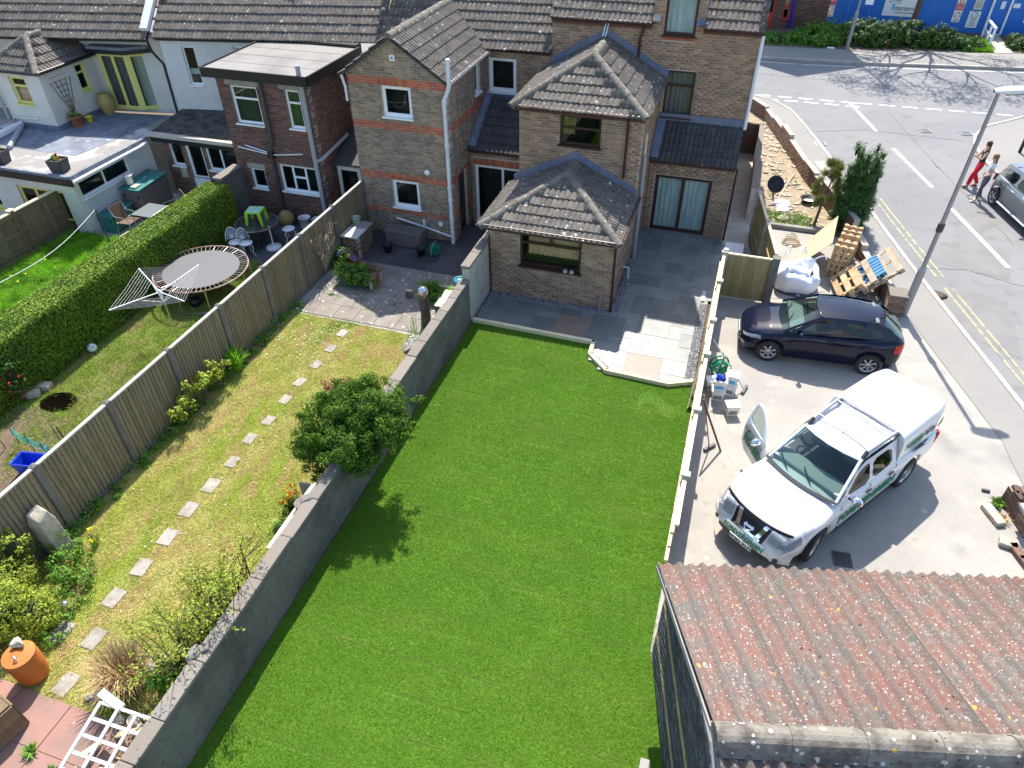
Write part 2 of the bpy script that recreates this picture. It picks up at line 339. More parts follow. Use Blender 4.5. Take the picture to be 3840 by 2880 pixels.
class MB:
    def __init__(s): s.v = []; s.f = []; s.sm = []; s.mi = []
    def add(s, vs, fs, M=None, smooth=False, mi=0):
        n = len(s.v)
        s.v += [tuple(M @ Vector(p)) for p in vs] if M is not None else [tuple(p) for p in vs]
        s.f += [tuple(i + n for i in f) for f in fs]
        s.sm += [smooth] * len(fs); s.mi += [mi] * len(fs)
        return s
    def box(s, x0, x1, y0, y1, z0, z1, M=None, mi=0):
        return s.add([(x0, y0, z0), (x1, y0, z0), (x1, y1, z0), (x0, y1, z0), (x0, y0, z1), (x1, y0, z1), (x1, y1, z1), (x0, y1, z1)],
                     [(3, 2, 1, 0), (4, 5, 6, 7), (0, 1, 5, 4), (1, 2, 6, 5), (2, 3, 7, 6), (3, 0, 4, 7)], M, mi=mi)
    def bar(s, a, b, w, h, up=(0, 0, 1)):
        a, b = Vector(a), Vector(b)
        d = (b - a).normalized(); up = Vector(up)
        if abs(d.dot(up)) > .98: up = Vector((1, 0, 0))
        x = d.cross(up).normalized() * w / 2; y = x.cross(d).normalized() * h / 2
        vs = [p + sx * x + sy * y for p in (a, b) for sx, sy in ((-1, -1), (1, -1), (1, 1), (-1, 1))]
        return s.add(vs, [(3, 2, 1, 0), (4, 5, 6, 7), (0, 1, 5, 4), (1, 2, 6, 5), (2, 3, 7, 6), (3, 0, 4, 7)])
    def tube(s, pts, r, n=8, closed=False, sx=1):
        pts = [Vector(p) for p in pts]; m = len(pts); vs = []
        rs = r if isinstance(r, (list, tuple)) else [r] * m
        pu = None
        for i, p in enumerate(pts):
            if closed: d = pts[(i + 1) % m] - pts[i - 1]
            else: d = pts[min(i + 1, m - 1)] - pts[max(i - 1, 0)]
            d = d.normalized() if d.length > 1e-9 else Vector((0, 0, 1))
            if pu is None:
                pu = Vector((0, 0, 1)) if abs(d.z) < .9 else Vector((1, 0, 0))
            a = (pu - d * pu.dot(d)).normalized(); pu = a
            b = d.cross(a)
            for k in range(n):
                t = 2 * PI * k / n
                vs.append(p + (a * math.cos(t) + b * math.sin(t) * sx) * rs[i])
        fs = []
        for i in range(m if closed else m - 1):
            j = (i + 1) % m
            for k in range(n):
                l = (k + 1) % n
                fs.append((i * n + k, i * n + l, j * n + l, j * n + k))
        s.add(vs, fs, smooth=True)
        if not closed:
            s.add(vs[:n], [tuple(reversed(range(n)))]); s.add(vs[-n:], [tuple(range(n))])
        return s
    def lathe(s, prof, n=24, M=None, smooth=True, caps=True):
        vs = []
        for r, z in prof:
            for k in range(n):
                t = 2 * PI * k / n
                vs.append((r * math.cos(t), r * math.sin(t), z))
        fs = [(i * n + k, i * n + (k + 1) % n, (i + 1) * n + (k + 1) % n, (i + 1) * n + k) for i in range(len(prof) - 1) for k in range(n)]
        s.add(vs, fs, M, smooth)
        if caps:
            if prof[0][0] > 1e-4: s.add(vs[:n], [tuple(reversed(range(n)))], M)
            if prof[-1][0] > 1e-4: s.add(vs[-n:], [tuple(range(n))], M)
        return s
    def prism(s, poly, vec, M=None):
        n = len(poly); vec = Vector(vec)
        vs = [Vector(p) for p in poly] + [Vector(p) + vec for p in poly]
        fs = [tuple(range(n)), tuple(reversed(range(n, 2 * n)))] + [(i, i + n, (i + 1) % n + n, (i + 1) % n) for i in range(n)]
        return s.add(vs, fs, M)
    def grid(s, fn, nu, nv, smooth=True, M=None):
        vs = [fn(i / nu, j / nv) for i in range(nu + 1) for j in range(nv + 1)]
        fs = [(i * (nv + 1) + j, (i + 1) * (nv + 1) + j, (i + 1) * (nv + 1) + j + 1, i * (nv + 1) + j + 1) for i in range(nu) for j in range(nv)]
        return s.add(vs, fs, M, smooth)
    def build(s, name, m, parent=None, M=None, bevel=0, label=None, kind=None, cat=None, group=None, fix=True, solid=0):
        """vertices are world coordinates unless M is given (then local to M, M in world)"""
        Mo = M if M is not None else (MW[parent] if parent else Matrix())
        if M is None and parent:
            inv = Mo.inverted(); vs = [tuple(inv @ Vector(p)) for p in s.v]
        else: vs = s.v
        me = bpy.data.meshes.new(name)
        me.from_pydata(vs, [], s.f)
        for k in (m if isinstance(m, (list, tuple)) else [m]): me.materials.append(k)
        me.polygons.foreach_set('use_smooth', s.sm)
        if any(s.mi): me.polygons.foreach_set('material_index', s.mi)
        if fix or bevel or solid:
            bm = bmesh.new(); bm.from_mesh(me)
            if solid:
                bmesh.ops.solidify(bm, geom=bm.faces[:], thickness=solid)
            if bevel:
                bmesh.ops.remove_doubles(bm, verts=bm.verts, dist=1e-5)
                bmesh.ops.bevel(bm, geom=[e for e in bm.edges if len(e.link_faces) == 2 and e.calc_face_angle(0) > .6], offset=bevel, segments=2, affect='EDGES', profile=.5)
            bmesh.ops.recalc_face_normals(bm, faces=bm.faces)
            bm.to_mesh(me); bm.free()
        o = link(name, me, parent, Mo.copy())
        return tag(o, label, cat, group, kind)
def npmesh(name, V, F, m, parent=None, kind=None, label=None, cat=None, smooth=False):
    V = np.asarray(V, np.float32); F = np.asarray(F, np.int32); k = F.shape[1]
    if parent is not None:
        inv = np.array(MW[parent].inverted()); V = V @ inv[:3, :3].T + inv[:3, 3]
    me = bpy.data.meshes.new(name)
    me.vertices.add(len(V)); me.vertices.foreach_set('co', V.astype(np.float32).ravel())
    me.loops.add(F.size); me.loops.foreach_set('vertex_index', F.ravel().astype(np.int32))
    me.polygons.add(len(F)); me.polygons.foreach_set('loop_start', np.arange(0, F.size, k, dtype=np.int32))
    me.materials.append(m)
    me.update(calc_edges=True)
    if smooth: me.polygons.foreach_set('use_smooth', [True] * len(F))
    o = link(name, me, parent)
    return tag(o, label, cat, kind=kind)
def dup(root, loc, rz=None, label=None):
    def cp(o, par):
        c = o.copy(); COL.objects.link(c)
        if par: c.parent = par
        for ch in list(o.children): cp(ch, c)
        return c
    r = cp(root, None); r.location = loc
    if rz is not None: r.rotation_euler = (0, 0, rz)
    if label: r['label'] = label
    MW[r] = Matrix.Translation(loc) @ Matrix.Rotation(r.rotation_euler.z, 4, 'Z')
    return r
def frameM(P, u, n, w):
    return Matrix(((u[0], n[0], w[0], P[0]), (u[1], n[1], w[1], P[1]), (u[2], n[2], w[2], P[2]), (0, 0, 0, 1)))

# ---------------------------------------------------------------- pieces collected per thing: nearest 300 become objects, the rest one mesh
class Pieces:
    def __init__(s, name, parent, limit=300): s.name = name; s.parent = parent; s.items = []; s.cache = {}; s.limit = limit
    def add(s, me, M, prio=0): s.items.append((me, M, prio))
    def finish(s, stuff=None):
        def key(it):
            c = it[1].translation
            return (CAMLOC - c).length + it[2]
        s.items.sort(key=key)
        for me, M, p in s.items[:s.limit]: link(s.name, me, s.parent, M)
        rest = {}
        for me, M, p in s.items[s.limit:]: rest.setdefault(me.materials[0].name, []).append((me, M))
        for mn, lst in rest.items():
            Vs, Fs, n = [], [], 0
            cache = {}
            for me, M in lst:
                if me not in cache:
                    a = np.empty(len(me.vertices) * 3, np.float32); me.vertices.foreach_get('co', a)
                    cache[me] = (a.reshape(-1, 3), np.array([list(p.vertices) for p in me.polygons], np.int32))
                v, f = cache[me]
                A = np.array(M)
                Vs.append(v @ A[:3, :3].T + A[:3, 3]); Fs.append(f + n); n += len(v)
            npmesh(stuff or (s.name + '_field'), np.concatenate(Vs), np.concatenate(Fs), bpy.data.materials[mn], s.parent, 'stuff')
class Bricks(Pieces):
    def brick(s, P, u, n, u0, u1, z0, z1, m):
        w, h = round(u1 - u0, 3), round(z1 - z0, 3)
        if w < .02 or h < .015: return
        k = (w, h, m.name)
        if k not in s.cache:
            me = bpy.data.meshes.new('brick')
            d = .012
            me.from_pydata([(0, 0, 0), (w, 0, 0), (w, 0, h), (0, 0, h), (0, -d, 0), (w, -d, 0), (w, -d, h), (0, -d, h)], [],
                           [(0, 1, 2, 3), (1, 0, 4, 5), (2, 1, 5, 6), (3, 2, 6, 7), (0, 3, 7, 4)])
            me.materials.append(m); s.cache[k] = me
        off = rnd.uniform(-.002, .003)
        s.add(s.cache[k], frameM((P[0] + u[0] * u0 + n[0] * off, P[1] + u[1] * u0 + n[1] * off, z0), (u[0], u[1], 0), (n[0], n[1], 0), (0, 0, 1)))
def wall(h, bs, P, u, Wd, z0, z1, mb, holes=(), bands=(), soldiers=(), gable=None, thick=.22, bond='S', mm=None, label=None, bh=.075, bl=.225):
    """brick wall: mortar core with recessed joints and bricks proud of it. bands: (z0,z1,material); soldiers: (u0,u1,z0,z1,material); gable: (apex_u, apex_z)"""
    n = (u[1], -u[0])
    C2 = MB()
    M = frameM((P[0], P[1], 0), (u[0], u[1], 0), (n[0], n[1], 0), (0, 0, 1))
    us = sorted({0, Wd, *[x for a in holes for x in a[:2]]}); zs = sorted({z0, z1, *[x for a in holes for x in a[2:4]]})
    us = [x for x in us if 0 <= x <= Wd]; zs = [x for x in zs if z0 <= x <= z1]
    for i in range(len(us) - 1):
        for j in range(len(zs) - 1):
            a, b = (us[i] + us[i + 1]) / 2, (zs[j] + zs[j + 1]) / 2
            if any(q[0] < a < q[1] and q[2] < b < q[3] for q in holes): continue
            C2.box(us[i], us[i + 1], -thick, -.007, zs[j], zs[j + 1], M)
    if gable: C2.prism([(0, -.007, z1), (gable[0], -.007, gable[1]), (Wd, -.007, z1)], (0, -thick + .007, 0), M)
    C2.build('wall', mm or m_mortar, h, label=label)
    if mb is None or bs is None: return
    zt = gable[1] if gable else z1
    blocks = [tuple(a[:4]) for a in holes] + [tuple(a[:4]) for a in soldiers]
    r = 0; z = z0 + .004
    while z < zt - .03:
        zz = min(z + bh - .013, zt)
        m = mb
        for b in bands:
            if b[0] <= (z + zz) / 2 < b[1]: m = b[2]
        x = -(.5 * bl) * (r % 2) if bond == 'S' else -(bl * .37) * (r % 2); k = 0
        while x < Wd:
            l = bl if bond == 'S' or k % 2 == 0 else bl / 2
            a, b = max(0, x), min(Wd, x + l - .013)
            if gable and zz > z1:
                t = (zz - z1) / (gable[1] - z1)
                a = max(a, gable[0] * t); b = min(b, Wd - (Wd - gable[0]) * t)
            segs = [(a, b)]
            for q in blocks:
                if q[2] < zz - .02 and q[3] > z + .02:
                    o2 = []
                    for a1, b1 in segs:
                        if q[0] < b1 and q[1] > a1:
                            if q[0] - a1 > .02: o2.append((a1, q[0] - .004))
                            if b1 - q[1] > .02: o2.append((q[1] + .004, b1))
                        else: o2.append((a1, b1))
                    segs = o2
            for a1, b1 in segs: bs.brick(P, u, n, a1, b1, z, zz, m)
            x += l; k += 1
        z += bh; r += 1
    for a, b, c, d, m in soldiers:
        x = a + .004
        while x < b - .02:
            bs.brick(P, u, n, x, min(x + .064, b - .004), c + .004, d - .006, m); x += .075
def window(h, P, u, u0, u1, z0, z1, fm, panes=((0, 1, 0, 1),), sill=True, curtain=None, cm=None, glass=None, fw=.055, rec=.07, name='window', label=None, sillm=None, room=True, dep=.5, proud=0, lintel=None):
    n = (u[1], -u[0])
    M = frameM((P[0], P[1], 0), (u[0], u[1], 0), (n[0], n[1], 0), (0, 0, 1))
    Wd, H = u1 - u0, z1 - z0
    d = proud - rec
    F = MB(); rects = []
    F2 = []
    for q in panes:
        a, b, c, e = u0 + q[0] * Wd, u0 + q[1] * Wd, z0 + q[2] * H, z0 + q[3] * H
        f = fw * (.75 if len(panes) > 1 else 1)
        fl, fr = (fw if q[0] == 0 else f * .6), (fw if q[1] == 1 else f * .6)
        fb, ft = (fw if q[2] == 0 else f * .6), (fw if q[3] == 1 else f * .6)
        F.box(a, a + fl, d - .05, d, c, e, M); F.box(b - fr, b, d - .05, d, c, e, M)
        F.box(a + fl, b - fr, d - .05, d - .001, c, c + fb, M); F.box(a + fl, b - fr, d - .05, d - .001, e - ft, e, M)
        rects.append((a + fl, b - fr, c + fb, e - ft))
    w = F.build(name, fm, h, label=label)
    for a, b, c, e in rects:
        MB().box(a - .005, b + .005, d - .032, d - .026, c - .005, e + .005, M).build('pane', glass or m_glass, w)
    if sill:
        S = MB(); S.box(u0 - .04, u1 + .04, -.1, .06, z0 - .045, z0 + .002, M); S.build('sill', sillm or fm, w)
    if room:
        R = MB()
        R.add([(u0, d - .06, z0), (u1, d - .06, z0), (u1, d - .06, z1), (u0, d - .06, z1), (u0, d - dep, z0), (u1, d - dep, z0), (u1, d - dep, z1), (u0, d - dep, z1)],
              [(4, 5, 6, 7), (0, 1, 5, 4), (1, 2, 6, 5), (2, 3, 7, 6), (3, 0, 4, 7)], M)
        R.build('interior', m_room, w, fix=False)
    if curtain:
        for (a, b, c, e) in curtain:
            x0, x1, y0, y1 = u0 + a * Wd, u0 + b * Wd, z0 + c * H, z0 + e * H
            nn = max(8, int((x1 - x0) / .03))
            MB().grid(lambda s, t: (x0 + s * (x1 - x0), d - .12 + .02 * math.sin(s * nn * 1.3) * (1.1 - t * .5), y0 + t * (y1 - y0)), nn * 2, 3, M=M).build('curtain', cm or m_curt, w, fix=False)
    return w

# ---------------------------------------------------------------- tiled roofs
def tile_mesh(w, g, m, prof):
    k = len(prof); d = .035
    vs = []
    for (x, hh) in prof: vs.append((x * w, 0, hh + .04))
    for (x, hh) in prof: vs.append((x * w, g + .05, hh + .004))
    for (x, hh) in prof: vs.append((x * w, 0, hh + .04 - d))
    fs = [(i, i + 1, k + i + 1, k + i) for i in range(k - 1)] + [(2 * k + i, 2 * k + i + 1, i + 1, i) for i in range(k - 1)]
    me = bpy.data.meshes.new('roof_tile')
    me.from_pydata(vs, [], fs); me.materials.append(m)
    return me
ROLL = [(0, 0), (.1, .024), (.22, .034), (.34, .024), (.44, .002), (.5, 0), (.6, .024), (.72, .034), (.84, .024), (.96, .002), (1, 0)]
FLAT2 = [(0, 0), (.03, .02), (.12, .024), (.2, .003), (.24, 0), (.5, .001), (.53, .02), (.62, .024), (.7, .003), (.74, 0), (1, .001)]
class Tiles(Pieces):
    def plane(s, pts, m, w=.3, g=.33, prof=ROLL, over=.05, prio=0, deck=True, u=None):
        """pts: planar convex polygon, pts[0]->pts[1] is the eave"""
        P = [Vector(p) for p in pts]
        U = (P[1] - P[0]).normalized() if u is None else Vector(u).normalized()
        nn = (P[1] - P[0]).cross(P[2] - P[0]).normalized()
        if nn.z < 0: nn = -nn
        V = nn.cross(U).normalized()
        if V.z < 0: V = -V; 
        if U.cross(V).dot(nn) < 0: U = -U
        O = P[0]
        q = [((p - O).dot(U), (p - O).dot(V)) for p in P]
        if deck:
            D = MB(); D.prism([p - nn * .012 for p in P], -nn * .05); D.build('roof', m_tiled, s.parent)
        x0, x1 = min(a for a, b in q), max(a for a, b in q); y1 = max(b for a, b in q)
        # clip half planes (not the eave)
        A = sum((q[i][0] * q[(i + 1) % len(q)][1] - q[(i + 1) % len(q)][0] * q[i][1]) for i in range(len(q)))
        if A < 0: q = q[::-1]
        hp = []
        for i in range(len(q)):
            a, b = q[i], q[(i + 1) % len(q)]
            e = (b[0] - a[0], b[1] - a[1]); L = math.hypot(*e)
            if L < 1e-6: continue
            nx, ny = e[1] / L, -e[0] / L      # outward
            if ny < -.98: continue            # eave: tiles overhang
            hp.append((nx, ny, nx * a[0] + ny * a[1]))
        kk = ('t', m.name, w, g, id(prof))
        if kk not in s.cache: s.cache[kk] = tile_mesh(w, g, m, prof)
        T = s.cache[kk]
        MF = frameM(O, U, V, nn)
        y = -over; r = 0
        while y < y1 - .02:
            x = x0 - .02
            while x < x1 - .01:
                cor = [(x, y), (x + w, y), (x + w, y + g + .05), (x, y + g + .05)]
                worst = max(max(nx * cx + ny * cy - d for cx, cy in cor) for nx, ny, d in hp)
                inn = all(min(nx * cx + ny * cy - d for cx, cy in cor) < -.01 for nx, ny, d in hp)
                if inn:
                    J = Matrix.Translation((x + rnd.uniform(-.004, .004), y + rnd.uniform(-.006, .006), rnd.uniform(0, .004)))
                    if worst < .03: s.add(T, MF @ J, prio)
                    else:
                        bm = bmesh.new(); bm.from_mesh(T)
                        for nx, ny, d in hp:
                            bmesh.ops.bisect_plane(bm, geom=bm.verts[:] + bm.edges[:] + bm.faces[:], plane_co=((nx * d - x), (ny * d - y), 0), plane_no=(nx, ny, 0), clear_outer=True)
                        if bm.faces:
                            bmesh.ops.triangulate(bm, faces=bm.faces)
                            me = bpy.data.meshes.new('roof_tile'); bm.to_mesh(me); me.materials.append(m)
                            if len(me.polygons) > 3:
                                o = link('roof_tile', me, s.parent, MF @ J) if len(s.items) < 0 else None
                                s.cut.append((me, MF @ J))
                        bm.free()
                x += w
            y += g; r += 1
    cut = None
    def __init__(s, name, parent, limit=300): super().__init__(name, parent, limit); s.cut = []
    def finish(s, stuff='roof_tile_field'):
        # clipped tiles along hips and valleys are real geometry joined into one part
        super().finish(stuff)
        by = {}
        for me, M in s.cut: by.setdefault(me.materials[0].name, []).append((me, M))
        for mn, lst in by.items():
            Vs, Fs, n = [], [], 0
            for me, M in lst:
                a = np.empty(len(me.vertices) * 3, np.float32); me.vertices.foreach_get('co', a)
                A = np.array(M); v = a.reshape(-1, 3) @ A[:3, :3].T + A[:3, 3]
                f = np.array([list(p.vertices) for p in me.polygons], np.int32)
                Vs.append(v); Fs.append(f + n); n += len(v)
            npmesh('cut_roof_tiles', np.concatenate(Vs), np.concatenate(Fs), bpy.data.materials[mn], s.parent, 'stuff')
def ridge(h, a, b, r=.12, m=None, seg=.45, lift=.0, wid=1.0):
    lift -= .035; a, b = Vector(a), Vector(b); d = (b - a); L = d.length; d.normalize()
    sx = d.cross(Vector((0, 0, 1))).normalized(); up = sx.cross(d).normalized()
    n = max(1, round(L / seg)); s = L / n
    for i in range(n):
        R = MB(); p0 = a + d * (s * i) + up * lift; p1 = p0 + d * (s * 1.02)
        rr = r * rnd.uniform(.97, 1.03)
        ring = lambda p, q: [p + (sx * math.cos(t) * q * wid + up * math.sin(t) * q) for t in [PI * (k - .6) / 8 * 1.08 for k in range(9)]]
        v = ring(p0, rr * 1.04) + ring(p1, rr * .98)
        R.add(v, [(k, k + 1, 10 + k, 9 + k) for k in range(8)] + [tuple(range(9)), tuple(range(17, 8, -1))], smooth=False)
        R.build('ridge_tile', m or m_ridge, h)
def strip(h, name, pts, m, t=.02):
    """thin folded sheet: list of quads (4 points each)"""
    S = MB()
    for q in pts:
        q = [Vector(p) for p in q]
        nn = (q[1] - q[0]).cross(q[2] - q[0]).normalized()
        S.prism(q, nn * t)
    return S.build(name, m, h)
def pipe(h, pts, r, m, name='downpipe', n=8):
    return MB().tube(pts, r, n).build(name, m, h)
def fascia(h, a, b, m, w=.03, hh=.16, gut=None, gr=.055, out=(0, -1)):
    F = MB(); F.bar(a, b, w, hh); F.build('fascia', m, h)
    if gut:
        o = Vector((out[0], out[1], 0)) * .07 + Vector((0, 0, hh * .35))
        MB().tube([Vector(a) + o, Vector(b) + o], gr, 8).build('gutter', gut, h)

# ---------------------------------------------------------------- foliage and grass
def leaf_arrays(P, Nn, size, asp=.5, droop=0.0):
    n = len(P)
    Nn = Nn / (np.linalg.norm(Nn, axis=1, keepdims=True) + 1e-9)
    r = NP.normal(size=(n, 3)); a = np.cross(Nn, r); a /= (np.linalg.norm(a, axis=1, keepdims=True) + 1e-9)
    b = np.cross(Nn, a)
    s = (size * NP.uniform(.6, 1.3, n))[:, None]
    V = np.stack([P - a * s * .5, P + b * s * asp * .5, P + a * s * .5, P - b * s * asp * .5], 1).reshape(-1, 3)
    F = np.arange(4 * n).reshape(n, 4)
    return V, F
def cloud(lobes, n, size, clumps=60, cr=.18, asp=.55, fill=.35, up=.25):
    """leaf clumps on and inside a set of ellipsoids [(centre, radii)]"""
    ws = np.array([r[0] * r[1] + r[1] * r[2] + r[0] * r[2] for c, r in lobes]); ws = ws / ws.sum()
    Ps, Ns = [], []
    for (c, r), w in zip(lobes, ws):
        k = max(3, int(clumps * w)); m = max(10, int(n * w / k))
        d = NP.normal(size=(k, 3)); d /= np.linalg.norm(d, axis=1, keepdims=True)
        rad = 1 - fill * NP.uniform(0, 1, k) ** 2
        cc = np.array(c) + d * np.array(r) * rad[:, None] * NP.uniform(.82, 1.08, k)[:, None]
        for i in range(k):
            q = NP.normal(size=(m, 3)); q /= np.linalg.norm(q, axis=1, keepdims=True)
            rr = cr * NP.uniform(.35, 1.0, m) ** .6 * NP.uniform(.7, 1.25)
            Ps.append(cc[i] + q * rr[:, None]); Ns.append(q * .8 + d[i] * .5 + np.array([0, 0, up]) + NP.normal(size=(m, 3)) * .35)
    return leaf_arrays(np.concatenate(Ps), np.concatenate(Ns), size, asp)
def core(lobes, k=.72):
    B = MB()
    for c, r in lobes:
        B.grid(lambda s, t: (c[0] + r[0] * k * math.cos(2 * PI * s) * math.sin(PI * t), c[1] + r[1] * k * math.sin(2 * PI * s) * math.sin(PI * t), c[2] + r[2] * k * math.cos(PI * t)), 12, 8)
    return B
def inpoly(x, y, poly):
    r = np.zeros(len(x), bool); j = len(poly) - 1
    for i in range(len(poly)):
        xi, yi = poly[i]; xj, yj = poly[j]
        c = ((yi > y) != (yj > y)) & (x < (xj - xi) * (y - yi) / (yj - yi + 1e-12) + xi)
        r ^= c; j = i
    return r
def blades(name, poly, dens, hgt, wid, m, label=None, z=0, holes=(), lean=.5, clump=0, thin=None, kind='stuff'):
    xs = [p[0] for p in poly]; ys = [p[1] for p in poly]
    n = int(dens * (max(xs) - min(xs)) * (max(ys) - min(ys)))
    x = NP.uniform(min(xs), max(xs), n); y = NP.uniform(min(ys), max(ys), n)
    k = inpoly(x, y, poly)
    for hpoly in holes: k &= ~inpoly(x, y, hpoly)
    if thin is not None: k &= NP.uniform(0, 1, n) < thin(x, y)
    x, y = x[k], y[k]; n = len(x)
    a = NP.uniform(0, 2 * PI, n)
    h = hgt * NP.uniform(.5, 1.3, n) * (1 + clump * np.sin(x * 7 + np.sin(y * 5)) * np.cos(y * 6 + np.sin(x * 4)))
    w = wid * NP.uniform(.7, 1.3, n)
    lx, ly = NP.normal(size=n) * lean * h, NP.normal(size=n) * lean * h
    V = np.stack([np.stack([x - np.cos(a) * w, y - np.sin(a) * w, np.full(n, z)], 1), np.stack([x + np.cos(a) * w, y + np.sin(a) * w, np.full(n, z)], 1), np.stack([x + lx, y + ly, z + h], 1)], 1).reshape(-1, 3)
    return npmesh(name, V, np.arange(3 * n).reshape(n, 3), m, None, kind, label)
def poly_sheet(name, pts, z, m, label=None, t=None, kind='structure'):
    B = MB()
    if t: B.prism([(x, y, z) for x, y in pts], (0, 0, -t))
    else: B.add([(x, y, z) for x, y in pts], [tuple(range(len(pts)))])
    return B.build(name, m, None, label=label, kind=kind)
def pebbles(name, poly, n, s, m, z=0, flat=.6, label=None):
    xs = [p[0] for p in poly]; ys = [p[1] for p in poly]
    x = NP.uniform(min(xs), max(xs), n); y = NP.uniform(min(ys), max(ys), n)
    k = inpoly(x, y, poly); x, y = x[k], y[k]; n = len(x)
    O = np.array([(1, 0, 0), (0, 1, 0), (-1, 0, 0), (0, -1, 0), (0, 0, 1), (0, 0, -1)], float)
    F8 = np.array([(0, 1, 4), (1, 2, 4), (2, 3, 4), (3, 0, 4), (1, 0, 5), (2, 1, 5), (3, 2, 5), (0, 3, 5)])
    sc = s * NP.uniform(.5, 1.3, (n, 1, 1)) * (1 + NP.uniform(-.3, .3, (n, 6, 3)))
    a = NP.uniform(0, PI, n); ca, sa = np.cos(a)[:, None], np.sin(a)[:, None]
    V = O[None] * sc; V[:, :, 2] *= flat
    X = V[:, :, 0] * ca - V[:, :, 1] * sa; Y = V[:, :, 0] * sa + V[:, :, 1] * ca
    V = np.stack([X + x[:, None], Y + y[:, None], V[:, :, 2] + z + s * .3], 2).reshape(-1, 3)
    F = (F8[None] + (np.arange(n) * 6)[:, None, None]).reshape(-1, 3)
    return npmesh(name, V, F, m, None, 'stuff', label)
def rock(name, c, r, m, seed=0, parent=None, label=None, cat=None, group=None, M=None):
    R = random.Random(seed); B = MB()
    bm = bmesh.new(); bmesh.ops.create_icosphere(bm, subdivisions=2, radius=1)
    for v in bm.verts:
        f = 1 + .28 * math.sin(v.co.x * 3 + seed) * math.cos(v.co.y * 4 - seed) + R.uniform(-.1, .1)
        v.co = Vector((v.co.x * r[0], v.co.y * r[1], v.co.z * r[2])) * f
    vs = [tuple(v.co) for v in bm.verts]; fs = [[l.index for l in f.verts] for f in bm.faces]; bm.free()
    MM = (M or Matrix.Translation(c))
    B.add(vs, fs)
    return B.build(name, m, parent, MM, label=label, cat=cat, group=group)
# ================================================================ GROUND
poly_sheet('ground', [(-150, -60), (150, -60), (150, 220), (-150, 220)], -.03, m_soil, 'bare brown soil under the gardens and streets')
LAWN = [(-6.04, -1), (2.0, -1), (1.0, 3.8), (.3, 6.6), (.24, 8), (.16, 14.0), (-.48, 13.7), (-2.02, 13.76), (-2.56, 14.36), (-2.58, 14.86), (-5.95, 14.93)]
poly_sheet('new_lawn', LAWN, -.006, m_turfg, 'bright green newly laid turf lawn')
SM = MB()
yy = 1.0
while yy < 14.8 and yy > 0:
    wob = lambda x: .012 * math.sin(x * 3 + yy) 
    x_ = -5.98
    while x_ < .15:
        l_ = min(rnd.uniform(.3, 1.6), .2 - x_); k_ = yy + .01 * (x_ + 6) + wob(x_)
        if rnd.random() < .4: SM.add([(x_, k_, -.002), (x_ + l_, k_ + .01 * l_ + rnd.uniform(-.01, .01), -.002), (x_ + l_, k_ + .01 * l_ + .016, .004), (x_, k_ + .016, .004)], [(0, 1, 2, 3)])
        x_ += l_
    yy += .615
SM.build('turf_seams', m_seam, None, kind='stuff', label='faint yellowish seams between the turf rolls', fix=False)
rows = lambda x, y: np.where(np.abs(((y - 1.0 - .01 * x) / .615) % 1 - .02) < .02, .68 + .3 * np.sin(x * 1.7 + y * 9), np.where((np.abs(x + .55) < .5) & (np.abs(y - 13.0 - .2 * np.sin(x * 6)) < .22), .5, 1.0))
blades('turf_grass', LAWN, 9500, .02, .0045, m_turf, 'dense short grass of the new lawn', z=-.006, lean=1.0, thin=rows)
OLDL = [(-11.35, 1), (-6.2, 1), (-6.2, 13.6), (-7.86, 13.87), (-10.91, 13.9), (-11.35, 13.6)]
poly_sheet('straw_lawn', OLDL, -.004, m_oldg, 'sun dried yellow lawn of the middle garden')
STEPS = [(-9.11, 13.34), (-9.08, 12.64), (-9.09, 11.92), (-9.13, 11.18), (-9.12, 10.5), (-9.09, 9.74), (-9.16, 9.08), (-9.1, 8.34), (-9.13, 7.62), (-9.16, 6.93), (-9.11, 6.22), (-9.12, 5.48), (-9.14, 4.78), (-8.89, 4.02), (-9.52, 3.95), (-8.73, 3.22), (-7.6, 3.95)]
SHO = []
for i, (x, y) in enumerate(STEPS):
    s = .135 if y > 7 else .17
    SHO.append([(x - s * .8, y - s * .8), (x + s * .8, y - s * .75), (x + s * .75, y + s * .8), (x - s * .8, y + s * .8)])
REDP = [(-11.4, 1), (-6.25, 1), (-6.3, 2.9), (-7.7, 2.95), (-8.55, 2.95), (-9.0, 2.95), (-11.4, 2.98)]
blades('straw_grass', OLDL, 5200, .04, .006, m_old, 'short straw coloured grass with green streaks', z=-.004, holes=SHO + [REDP], lean=.8, clump=.35)
TRL = [(-15.0, 6.2), (-11.3, 4.2), (-11.15, 15.3), (-13.6, 16.0), (-15.6, 16.0)]
poly_sheet('trampoline_lawn', TRL, -.006, m_wornb, 'worn patchy lawn under the trampoline')
poly_sheet('bare_soil', [(-15.0, 6.2), (-11.3, 4.2), (-11.2, 7.8), (-12.2, 8.0), (-13.0, 8.5), (-13.7, 8.35), (-14.6, 8.6), (-15.2, 8.2)], -.002, m_soil, 'bare soil patch at the near end of the worn lawn')
HOLE = [(-14.26 + .36 * math.cos(t / 8 * PI), 8.8 + .27 * math.sin(t / 8 * PI)) for t in range(16)]
def tthin(x, y):
    base = np.clip((y - 6.8 + .6 * np.sin(x * 3.1) + .5 * np.sin(x * 7 + y * 4)) / 2.2, .0, 1)
    return base * np.clip(.85 + .35 * np.sin(x * 2.3 + y * 1.1) * np.sin(y * 2.7 - x), .2, 1) + .03
blades('patchy_lawn_grass', TRL, 4600, .045, .007, m_tramp, 'patchy worn grass round the trampoline', holes=[HOLE], lean=.8, thin=tthin, clump=.4)
FARL = [(-20.4, 6), (-15.7, 6), (-15.7, 15.4), (-18.6, 15.8), (-20.4, 15.8)]
poly_sheet('wild_lawn', FARL, -.004, m_oldg, 'overgrown lawn beyond the hedge')
